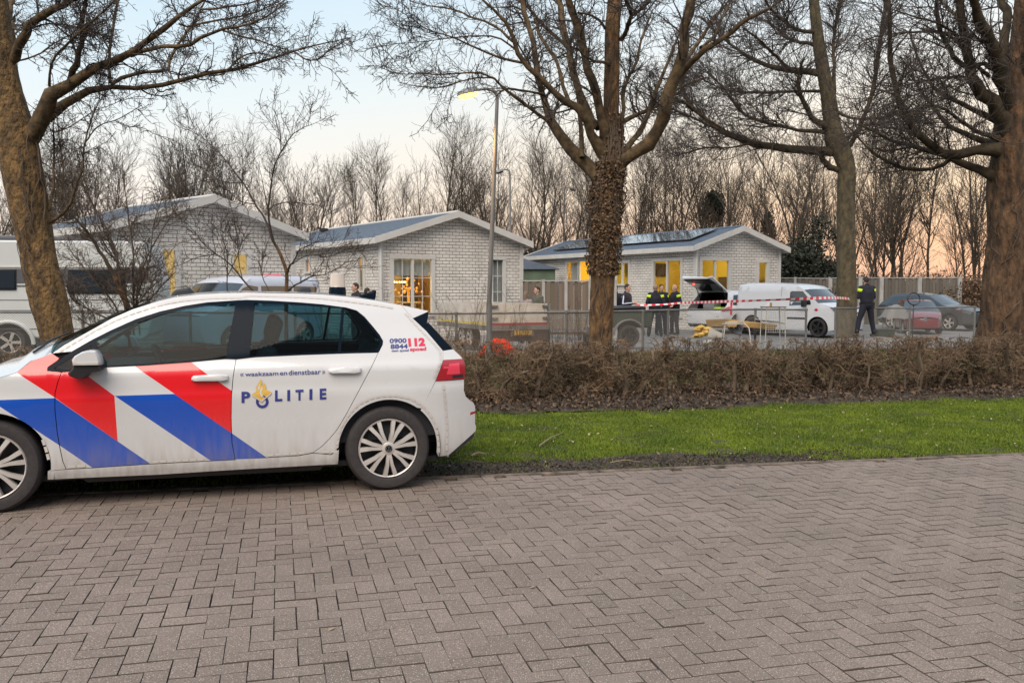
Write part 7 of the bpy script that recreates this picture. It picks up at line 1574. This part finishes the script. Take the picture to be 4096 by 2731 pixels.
for f in (.10, .93):
    for z_ in (zt-.05, zb_+.16): mb = MB(); v = c_mid.lerp(c_r, f)-O; mb.box((v.x, v.y-.06, z_), (.16, .03, .045), a); mb.build('latch', M['galv'], tr)
for f in (.25, .4):
    v = c_mid.lerp(c_l, f+.15)-O; w, _, _, _ = wheel(tr, (v.x+.15, v.y, .28), .28, -1, kind='plain'); w.rotation_euler = (0, 0, math.atan2((c_l-c_mid).y, (c_l-c_mid).x)+math.pi)
# ---------------------------------------------------------------- wire cage trailer
def cage(label, px0, px1, py0, py1, Z, depth):
    p, q = Vector(at(px0, py0, Z)), Vector(at(px1, py1, Z)); e = empty('cage_trailer', ((p.x+q.x)/2, Z, 0), 0, label, 'trailer'); w2 = (q.x-p.x)/2; zt_, zl = p.z, .45
    fr = MB()
    for z_ in (zt_, (zt_+zl)/2+.08, zl): fr.tube([(-w2, 0, z_), (w2, 0, z_), (w2, depth, z_), (-w2, depth, z_), (-w2, 0, z_)], .018, 6)
    for x in (-w2, -w2/3, w2/3, w2): fr.tube([(x, 0, zl), (x, 0, zt_)], .016, 6); fr.tube([(x, depth, zl), (x, depth, zt_)], .016, 6)
    fr.build('frame', M['galv'], e); P = []
    n_ = int(2*w2/.08)
    for i in range(n_): x = -w2+i*.08; P.append([[x, 0, zl], [x, 0, zt_]]); P.append([[x, depth, zl], [x, depth, zt_]])
    V, F = tubes(np.array(P), np.full((len(P), 2), .003), 3); np_mesh('wire_panel', V, F, 4, M['wire'], e)
    mb = MB(); mb.box((0, depth/2, zl-.03), (2*w2, depth, .05)); mb.build('deck', M['cabinet'], e)
    for sx_ in (-1, 1): wheel(e, (sx_*(w2+.1), depth/2, .27), .27, sx_, kind='plain').__getitem__(0).rotation_euler = (0, 0, R(90)) if False else (0, 0, R(-90) if sx_ > 0 else R(-90))
    return e
cage('low wire cage trailer standing between the white trailer and the ivy trunk', 2205, 2345, 1250, 1360, 22.0, 1.6)
# green utility trailer right of the ivy trunk
g_c = at(2510, 1300, 23.5); gt = empty('green_trailer', (g_c[0]+.1, 23.5, 0), R(8), 'low dark green trailer with a curved mudguard right of the ivy trunk', 'trailer'); M['dark_green'] = mat('dark_green', (.035, .05, .035), .6, var=.6, vscale=4)
for (x0, x1, y0, y1) in ((-.85, .55, -.02, .02), (-.85, .55, 1.2, 1.24)): mb = MB(); mb.box(((x0+x1)/2, (y0+y1)/2, .72), (x1-x0, .04, .42)); mb.build('side_board', M['dark_green'], gt, bevel=.01)
for x in (-.85, .55): mb = MB(); mb.box((x, .61, .72), (.04, 1.18, .42)); mb.build('end_board', M['dark_green'], gt, bevel=.01)
mb = MB(); mb.box((-.15, .61, .50), (1.38, 1.2, .04)); mb.build('deck', M['cabinet'], gt)
mb = MB(); pts = [(-.12+.40*math.cos(R(a)), .30+.40*math.sin(R(a))) for a in np.linspace(0, 180, 16)]; mb.add([(x, y, z) for x, z in pts for y in (-.28, -.04)], [(2*i, 2*i+2, 2*i+3, 2*i+1) for i in range(15)]); mb.tube([(x, -.28, z) for x, z in pts], .02, 6); mb.build('mudguard', M['galv'], gt)
w_ = wheel(gt, (-.12, -.16, .28), .28, -1, kind='plain')[0]
for c in w_.children:
    if c.name.startswith('hubcap'): c.data.materials[0] = M['darkrim']
mb = MB(); mb.box((-.15, .6, .98), (1.2, .9, .12)); mb.build('tarpaulin', M['black'], gt, smooth=True, bevel=.05)
# ---------------------------------------------------------------- junk by the fence
rj = random.Random(12)
def slab(name, label, cat, pts_px, Z, th, m, group=None, tilt=0):
    P4 = [Vector(at(px, py, Z+dz)) for px, py, dz in pts_px]; n_ = (P4[1]-P4[0]).cross(P4[-1]-P4[0]).normalized()*th; c = sum(P4, Vector())/len(P4); k = len(P4)
    # real sheet: subdivided edge wobble
    mb = MB(); mb.add([p-c for p in P4]+[p-c+n_ for p in P4], [tuple(range(k)), tuple(range(2*k-1, k-1, -1))]+[(i, (i+1) % k, k+(i+1) % k, k+i) for i in range(k)]); o = mb.build(name, m if not isinstance(m, str) else M[m], bevel=.01); o.location = c; tag(o, label, cat, group); return o
M['cardboard'] = mat('cardboard', (.40, .25, .09), .9, var=.6, vscale=3, col2=(.24, .14, .06)); M['foam'] = mat('foam', (.62, .42, .12), .95, var=.7, vscale=8, col2=(.42, .27, .07), bump=.04, bscale=12)
slab('mattress', 'stained yellow brown mattress leaning along the fence before the white van', 'mattress', [(2822, 1280, .2), (2905, 1277, .1), (3010, 1290, 0), (3110, 1300, 0), (3100, 1318, 0), (2960, 1308, 0), (2828, 1306, .2)], 22.6, .25, 'cardboard')
slab('chipboard_sheet', 'flat pale chipboard sheet lying on top of the brown mattress', 'board', [(3020, 1278, 0), (3120, 1289, 0), (3140, 1296, .5), (3040, 1284, .5)], 22.9, .02, 'dirty_white')
mb = MB(); c = at(2806, 1318, 22.0)
for i in range(12): mb.ball((rj.gauss(0, .10), rj.gauss(0, .09), i*.022), (rj.uniform(.06, .13), rj.uniform(.06, .12), rj.uniform(.03, .07)), 6, 4)
o = mb.build('foam_lump', M['foam'], smooth=True); o.location = (c[0], c[1], c[2]-.18); tag(o, 'crumpled yellow foam lump left of the brown mattress', 'foam')
slab('white_board', 'tilted white board leaning at the left end of the junk heap', 'board', [(2838, 1310, 0), (2892, 1335, 0), (2885, 1352, 0), (2832, 1350, 0)], 21.8, .03, 'dirty_white')
slab('grey_board', 'grey panel leaning in the middle of the junk heap', 'board', [(2952, 1290, 0), (2978, 1290, 0), (2965, 1340, -.2), (2935, 1330, -.2)], 22.2, .03, 'band')
def chairframe(label, px, py, Z, s_, rz):
    b = at(px, py, Z); e = empty('folding_chair', (b[0], b[1], 0), rz, label, 'chair', 'broken white chair frames in the junk heap'); h0 = b[2]
    mb = MB(); mb.tube([(-.2*s_, 0, .1), (-.16*s_, .02, h0*.6), (-.1*s_, .1, h0), (.25*s_, .1, h0+.02), (.3*s_, .08, h0*.9)], .012, 6); mb.tube([(.28*s_, -.3, .05), (.30*s_, -.1, h0*.8), (.26*s_, .1, h0)], .012, 6); mb.build('frame', M['dirty_white'], e)
    mb = MB(); mb.box((.05*s_, .1, h0*.95), (.36*s_, .3, .02), R(5)); mb.build('seat', M['dirty_white'], e)
    for x in (-.2*s_, .28*s_): mb = MB(); mb.tube([(x, .3, .02), (x*.6, .1, h0*.9)], .011, 6); mb.build('leg', M['dirty_white'], e)
chairframe('broken white chair frame lying left in the junk heap', 2930, 1290, 21.9, 1.3, .2)
# white wire crate table in front of the van
b = at(3093, 1228, 22.4); tb = empty('garden_table', (b[0], b[1], 0), R(6), 'tall white wire garden stand with a brown tray in front of the white van', 'table'); zt_ = b[2]
mb = MB(); mb.box((0, 0, zt_), (.52, .4, .025)); mb.build('tray', M['wood_fence'], tb); 
for x in (-.23, .23):
    for y in (-.17, .17): mb = MB(); mb.tube([(x, y, zt_), (x*1.15, y, 0.0)], .012, 6); mb.build('leg', M['dirty_white'], tb)
P = []
for z_ in np.arange(zt_-.62, zt_-.05, .06): P.append([[-.24, -.17, z_], [.24, -.17, z_]]); 
for x in np.arange(-.24, .25, .06): P.append([[x, -.17, zt_-.62], [x, -.17, zt_]])
V, F = tubes(np.array(P), np.full((len(P), 2), .004), 4); np_mesh('wire_basket', V, F, 4, M['dirty_white'], tb)
mb = MB(); mb.tube([(0, 0, 0), (0, 0, .10)], .03, 8); o = mb.build('tin', M['cardboard']); o.location = (b[0]-.06, b[1], zt_+.012); tag(o, 'small brown tin standing on the tray of the white wire stand', 'tin')
# orange netting heap behind the lamp post
M['orange'] = mat('orange', (.85, .07, .015), .5); b = at(1993, 1372, 19.8); rn_ = np.random.default_rng(8); n_ = 260; P = []
for i in range(n_):
    a = rn_.uniform(0, 6.28); r_ = rn_.random()**.6; x, y = .38*r_*math.cos(a), .3*r_*math.sin(a); z_ = .34*(1-r_**2)**.7+.03; q = [[x, y, z_]]; d = rn_.normal(size=3)
    for k in range(5):
        d = unit(d+rn_.normal(size=3)*.6); x2 = q[-1][0]+d[0]*.05; y2 = q[-1][1]+d[1]*.05; rr2 = min((x2/.40)**2+(y2/.32)**2, 1); q.append([x2, y2, .34*(1-rr2)**.6+.02+rn_.normal()*.03])
    P.append(q)
V, F = tubes(np.array(P), np.full((n_, 6), .008), 4); o = np_mesh('orange_netting', V, F, 4, M['orange']); o.location = (b[0], b[1], 0); tag(o, 'heap of bright orange netting at the foot of the lamp post', 'netting')
# tarp covered trolley and dented bits right of the officer
b = at(3580, 1300, 28.3); tt = empty('covered_trolley', (b[0], b[1], 0), R(10), 'grey tarpaulin hung over a trolley before the grey car', 'trolley'); mb = MB(); rr = random.Random(3); n_ = 9; vs_ = []
for j in range(n_):
    for i in range(n_):
        u_, v_ = i/(n_-1)*2-1, j/(n_-1)*2-1; d_ = max(abs(u_), abs(v_)); vs_.append((u_*.42+rr.gauss(0, .02), v_*.3+rr.gauss(0, .02), .95-.55*max(0, d_-.45)**1.1*1.3+rr.gauss(0, .025)))
mb.add(vs_, [(j*n_+i, j*n_+i+1, (j+1)*n_+i+1, (j+1)*n_+i) for j in range(n_-1) for i in range(n_-1)]); mb.build('tarpaulin', mat('grey_tarp', (.20, .195, .19), .7), tt, smooth=True, auto=False)
mb = MB(); 
for x in (-.3, .3):
    mb.tube([(x, -.2, .05), (x, -.2, .8)], .015, 6); mb.tube([(x, .2, .05), (x, .2, .8)], .015, 6)
mb.tube([(-.3, -.2, .2), (.3, -.2, .2)], .015, 6); mb.build('frame', M['galv'], tt)
for x in (-.3, .3): wheel(tt, (x, -.24, .10), .10, -1, kind='plain', tw=.05)
b = at(3655, 1195, 27.6); mb = MB()
mb.lathe([(.19+.018*math.cos(a), .018*math.sin(a)) for a in np.linspace(0, 2*math.pi, 9)], 28, Matrix.Rotation(R(80), 4, 'X')); mb.tube([(0, 0, -.19), (0, .03, -b[2]-.1)], .018, 6); mb.tube([(-.18, 0, 0), (.18, 0, 0)], .010, 6)
o = mb.build('hoop_stand', M['black'], smooth=True); o.location = tuple(b); tag(o, 'black hoop on a thin stand sticking up before the grey car', 'hoop stand')
b = at(3537, 1310, 27.3); mb = MB(); mb.box((0, 0, .12), (.5, .35, .3)); mb.box((0, 0, .28), (.54, .39, .03)); o = mb.build('green_crate', M['dark_green'], bevel=.01); o.location = (b[0], b[1], float(gz(b[0], b[1]))); tag(o, 'low dark green crate in the grass right of the officer', 'crate')
for i, (px, py, lb) in enumerate(((2738, 1306, 'scrap of white plastic on the yard by the bald officer'), (2668, 1318, 'crumpled white paper heap left of the bald officer'), (2700, 1320, 'small white litter pile below the bald officer'))):
    b = gnd(px, py, -.05); mb = MB(); rr = random.Random(i)
    for k in range(5): mb.ball((rr.gauss(0, .08), rr.gauss(0, .06), .03+rr.random()*.05), (rr.uniform(.05, .1), rr.uniform(.04, .09), rr.uniform(.02, .05)), 7, 5)
    o = mb.build('litter', M['dirty_white']); o.location = (b[0], min(b[1], 27), float(gz(b[0], min(b[1], 27)))); tag(o, lb, 'litter')
# ================================================================ people
def person(label, loc, rz, h=1.8, arms=('down', 'down'), lean=0, legs=(0, 0), outfit='officer', hair='hair_dark', turn=0, headtilt=0, bald=False, z=None):
    zb = float(gz(loc[0], loc[1])) if z is None else z; e = empty('person', (loc[0], loc[1], zb), rz, label, 'person'); s_ = h/1.8
    V3 = Vector
    # facing -Y ; joints for a 1.8 m figure
    hip = {1: V3((.095, 0, .93)), -1: V3((-.095, 0, .93))}; j = {}
    for sd, lg in ((1, legs[0]), (-1, legs[1])):
        kn = hip[sd]+V3((.02*sd+lg*.10*sd, -.02-abs(lg)*.02, -.44)); an_ = kn+V3((.01*sd+lg*.08*sd, .03, -.42)); j[sd] = (hip[sd], kn, an_)
    L_ = lambda p: V3((p[0], p[1]-lean*(max(0, p[2]-.95)), p[2]))
    chest = L_((0, .0, 1.28)); neck = L_((0, .01, 1.50)); head = L_((0, -.02+(-headtilt*.05), 1.67-abs(headtilt)*.02)); sh = {1: L_((.19, .01, 1.43)), -1: L_((-.19, .01, 1.43))}
    poses = {'down': lambda sd: (V3((.06*sd, .02, -.29)), V3((.05*sd, -.04, -.56))), 'front': lambda sd: (V3((.07*sd, .0, -.27)), V3((-.10*sd, -.24, -.24))), 'phone': lambda sd: (V3((.06*sd, -.03, -.27)), V3((-.08*sd, -.26, -.10))),
             'hip': lambda sd: (V3((.20*sd, .07, -.22)), V3((.04*sd, -.02, -.42))), 'belt': lambda sd: (V3((.10*sd, .04, -.27)), V3((-.03*sd, -.17, -.38)))}
    A = {}
    for sd, ps in ((1, arms[0]), (-1, arms[1])): el, wr = poses[ps](sd); A[sd] = (sh[sd], sh[sd]+el, sh[sd]+wr)
    def rem(mb, nm, m, vox, parent=e):
        o = mb.build(nm, m, parent, smooth=True, auto=False); o.scale = (s_,)*3; r = o.modifiers.new('remesh', 'REMESH'); r.mode = 'VOXEL'; r.voxel_size = vox; r.use_smooth_shade = True; sm = o.modifiers.new('smooth', 'SMOOTH'); sm.factor = .6; sm.iterations = 3; return o
    b = MB(); Rh = Matrix.Rotation(turn, 3, 'Z')
    b.ball(head, (.075, .095, .118), 16, 12); b.caps(head+Rh @ V3((0, -.035, -.05)), head+Rh @ V3((0, -.05, -.085)), .06, .042); b.caps(head+Rh @ V3((0, -.085, .0)), head+Rh @ V3((0, -.112, -.025)), .012, .016)
    for sd in (1, -1): b.ball(head+Rh @ V3((.078*sd, .01, -.01)), (.014, .022, .034), 8, 6); b.ball(head+Rh @ V3((.03*sd, -.082, .022)), (.014, .012, .009), 8, 6)
    b.ball(head+Rh @ V3((0, -.088, -.058)), (.028, .014, .010), 8, 6)
    b.caps(neck+V3((0, 0, -.06)), head+V3((0, .01, -.07)), .062, .056); b.caps(L_((0, 0, 1.05)), chest, .12, .145); b.caps(V3((0, 0, .95)), L_((0, 0, 1.1)), .135, .12)
    b.caps(sh[1], sh[-1], .06, .06)
    for sd in (1, -1):
        b.caps(A[sd][0], A[sd][1], .052, .042); b.caps(A[sd][1], A[sd][2], .040, .028); b.caps(j[sd][0], j[sd][1], .085, .056); b.caps(j[sd][1], j[sd][2], .054, .038); b.caps(j[sd][2]+V3((0, .03, -.03)), j[sd][2]+V3((0, -.12, -.045)), .035, .028)
        w_ = A[sd][2]; fd = (A[sd][2]-A[sd][1]).normalized(); sidev = fd.cross(V3((0, -1, .2))).normalized() if abs(fd.y) < .9 else V3((1, 0, 0)); palm = w_+fd*.06; b.caps(w_, palm, .028, .034)
        for k, (o_, l_) in enumerate(((-.030, .055), (-.010, .068), (.010, .064), (.029, .050))):
            f0 = palm+fd*.02+sidev*o_; f1 = f0+fd*l_*.55+V3((0, 0, -.004)); cdir = (fd+V3((0, 0, -.5))+V3((-sd*.3, -.2, 0))).normalized(); f2 = f1+cdir*l_*.5; b.caps(f0, f1, .0095, .0088, 6); b.caps(f1, f2, .0088, .0078, 6)
        t0 = w_+fd*.03-sidev*.026*1; t1 = t0+(fd*.6-sidev*.7).normalized()*.035; b.caps(t0, t1, .012, .010, 6); b.caps(t1, t1+fd*.028, .010, .009, 6)
    body = rem(b, 'body', M['skin'], .009)
    # clothes
    jk = {'officer': 'navy', 'track': 'track_top', 'grey': 'grey_coat', 'pale': 'pale_coat', 'dark': 'navy'}[outfit]
    c = MB(); c.caps(L_((0, .0, .96)), L_((0, 0, 1.10)), .168, .155); c.caps(L_((0, 0, 1.08)), chest, .158, .178); c.caps(chest, L_((0, .01, 1.40)), .178, .13); c.caps(sh[1], sh[-1], .085, .085); c.caps(neck+V3((0, 0, -.06)), neck+V3((0, .01, .015)), .085, .078)
    for sd in (1, -1): c.caps(L_((.07*sd, 0, 1.05)), L_((.11*sd, 0, 1.36)), .13, .13); c.caps(L_((.06*sd, .0, .97)), L_((.06*sd, 0, 1.06)), .135, .13)
    for sd in (1, -1): c.caps(A[sd][0], A[sd][1], .078, .062); c.caps(A[sd][1], A[sd][2]-(A[sd][2]-A[sd][1])*.06, .060, .045)
    jacket = rem(c, 'jacket', M[jk], .014)
    t = MB(); t.caps(V3((.07, 0, .93)), V3((-.07, 0, .93)), .125, .125)
    for sd in (1, -1): t.caps(j[sd][0]+V3((0, 0, -.02)), j[sd][1], .112, .082); t.caps(j[sd][1], j[sd][2]+V3((0, 0, .03)), .080, .066)
    rem(t, 'trousers', M['navy' if outfit in ('officer', 'dark', 'track') else 'jeans'], .014)
    for sd in (1, -1):
        s2 = MB(); a_k = j[sd][2]; s2.caps(a_k+V3((0, .02, .08)), a_k+V3((0, .02, -.02)), .058, .055); s2.caps(a_k+V3((0, .04, -.028)), a_k+V3((0, -.15, -.042)), .046, .040); rem(s2, 'shoe', M['boot'], .012)
    if not bald:
        hh = MB(); hh.ball(head+V3((0, .012, .022)), (.083, .100, .108), 16, 12)
        if outfit == 'pale': hh.caps(head+V3((0, .05, 0)), head+V3((0, .07, -.22)), .085, .07)
        ho = hh.build('hair', M[hair], e, smooth=True, auto=False); ho.scale = (s_,)*3
        # trim the hair away from the face
        bmh = bmesh.new(); bmh.from_mesh(ho.data); fd_ = Rh @ V3((0, -1, 0)); bmesh.ops.bisect_plane(bmh, geom=bmh.verts[:]+bmh.edges[:]+bmh.faces[:], plane_co=head+fd_*.045+V3((0, 0, .045)), plane_no=(fd_*.86+V3((0, 0, -.5))), clear_outer=True); bmh.to_mesh(ho.data); bmh.free()
    for sd in (1, -1):
        ey = MB(); ey.ball(head+Rh @ V3((.03*sd, -.090, .018)), .008, 8, 6); eo = ey.build('eye', M['boot'], e); eo.scale = (s_,)*3
    if outfit == 'officer':
        bl = MB(); bl.lathe([(.150, .985), (.178, .99), (.178, 1.04), (.150, 1.045)], 24, Matrix.Diagonal((1.12, .92, 1, 1)) @ Matrix.Translation((0, 0, 0))); bo = bl.build('duty_belt', M['boot'], e, smooth=True); bo.scale = (s_,)*3
        ho = MB(); ho.box((-.20, 0, .93), (.06, .10, .18)); ho.box((.19, -.03, .96), (.05, .08, .12)); o2 = ho.build('holster', M['boot'], e, bevel=.01); o2.scale = (s_,)*3
        # hi-vis yoke over shoulders and upper arms
        for sd in (1, -1):
            y_ = MB(); ax0, ax1 = A[sd][0], A[sd][1]; dv = (ax1-ax0).normalized()
            q = (ax0+dv*.03).copy(); q.z += .0; y_.caps(L_((.10*sd, .0, 1.385)), ax0+dv*.06, .112, .092); hv = rem(y_, 'hivis_yoke', M['hivis'], .014)
            y2 = MB(); y2.caps(ax0+dv*.085, ax0+dv*.10, .079, .078); hv2 = rem(y2, 'sleeve_band', M['navy'], .012)
    if outfit == 'track':
        for sd in (1, -1):
            y_ = MB(); o_ = V3((sd*.052, -.012, .008)); y_.caps(A[sd][0]+o_, A[sd][1]+o_*.8, .03, .026); y_.caps(A[sd][1]+o_*.75, A[sd][2]+V3((sd*.028, -.01, .01)), .026, .02); rem(y_, 'sleeve_stripe', M['stripe'], .012)
    return e
M['hair_mid'] = mat('hair_mid', (.16, .11, .08), .8); M['track_top'] = mat('track_top', (.02, .016, .025), .7); M['grey_coat'] = mat('grey_coat', (.10, .095, .075), .9); M['pale_coat'] = mat('pale_coat', (.26, .22, .215), .9); M['jeans'] = mat('jeans', (.03, .035, .05), .9); M['stripe'] = mat('stripe', (.55, .62, .75), .7)
def gp(px, Z): return at(px, 1200, Z)[:2]
person('lone police officer with back to the camera and legs apart, beside the straight grey trunk', gp(3468, 26.0), R(190), 1.74, ('phone', 'phone'), .06, (1.0, .7), 'officer', headtilt=.6)
person('police officer in hi-vis shoulders with back turned, outside the lit side window', gp(2621, 31.0), R(180), 1.80, ('belt', 'belt'), 0, (.5, .5), 'officer', hair='hair_light')
person('police officer half hidden behind the one with his back turned', gp(2645, 32.2), R(10), 1.80, ('down', 'belt'), 0, (.2, .2), 'officer')
person('bald police officer standing by the corner of the right chalet facing left', gp(2701, 32.4), R(-70), 1.80, ('belt', 'belt'), 0, (.2, .5), 'officer', bald=True)
person('man in dark tracksuit top with pale sleeve stripes right of the ivy trunk', gp(2505, 28.6), R(60), 1.80, ('front', 'front'), .03, (.2, .2), 'track')
person('police officer mostly hidden behind the ivy trunk, one yellow shoulder showing', gp(2462, 29.4), R(-20), 1.78, ('belt', 'belt'), 0, (.2, .2), 'officer')
person('bearded man in a grey green coat behind the white trailer', gp(2152, 27.6), R(-60), 1.72, ('front', 'front'), .02, (.2, .2), 'grey')
person('woman in a pale coat with long hair behind the white trailer', gp(2102, 27.2), R(150), 1.58, ('down', 'down'), .02, (.2, .2), 'pale', hair='hair_mid')
person('man in dark clothes seen over the police car roof left of the antenna', gp(1424, 25.0), R(-60), 1.78, ('down', 'front'), 0, (.2, .2), 'dark')
person('dark haired person mostly hidden behind the roof antenna of the police car', gp(1466, 25.6), R(120), 1.66, ('down', 'down'), .02, (.2, .2), 'dark')
# ---------------------------------------------------------------- barrier tape
def tape(label, nodes, sag=.0):
    P4 = [Vector(at(*n_)) for n_ in nodes]; q = resample(np.array([p[:] for p in P4]), 170); mbs = [MB(), MB()]; tw = 0; rr = random.Random(9); h_ = .04
    def edge(i): tw_ = .35*math.sin(i*.11)+.6*math.sin(i*.043+1); p = Vector(q[i]); up = Vector((0, math.sin(tw_), math.cos(tw_)))*h_; return p-up, p+up
    for i in range(169):
        a0, a1 = edge(i); b0_, b1_ = edge(i+1); mbs[(i//2) % 2].add([a0, b0_, b1_, a1], [(0, 1, 2, 3)])
    e = empty('barrier_tape', tuple(q[0]), 0, label, 'barrier tape'); o0 = q[0]
    mb = MB(); mb.v = mbs[0].v+mbs[1].v; n0 = len(mbs[0].v); mb.f = mbs[0].f+[tuple(i+n0 for i in f) for f in mbs[1].f]; mb.m = [0]*len(mbs[0].f)+[1]*len(mbs[1].f); mb.v = [(v[0]-o0[0], v[1]-o0[1], v[2]-o0[2]) for v in mb.v]
    mb.build('band', [M['tape_red'], M['tape_white']], e)
M['tape_red'] = mat('tape_red', (.72, .03, .05), .4); M['tape_white'] = mat('tape_white', (.72, .68, .68), .4)
tape('red and white barrier tape strung between the two officers and the straight grey trunk', [(2545, 1222, 30.5), (2660, 1217, 30), (2720, 1212, 30), (2860, 1207, 27.5), (2960, 1204, 26), (3080, 1200, 25.2), (3200, 1195, 25.2), (3310, 1191, 26), (3380, 1193, 27.4), (3425, 1199, 28.2)])
mb = MB(); p = Vector(at(2925, 1208, 26.6)); n_ = 8; mb.add([(p.x+dx, p.y+.02*math.sin(k), p.z-k*.055) for k in range(n_) for dx in (-.03+.01*math.sin(k), .03+.01*math.sin(k))], [(2*k, 2*k+1, 2*k+3, 2*k+2) for k in range(n_-1)]); o = mb.build('tape_end', M['tape_red']); tag(o, 'red loose end of tape hanging down left of the white van', 'barrier tape')
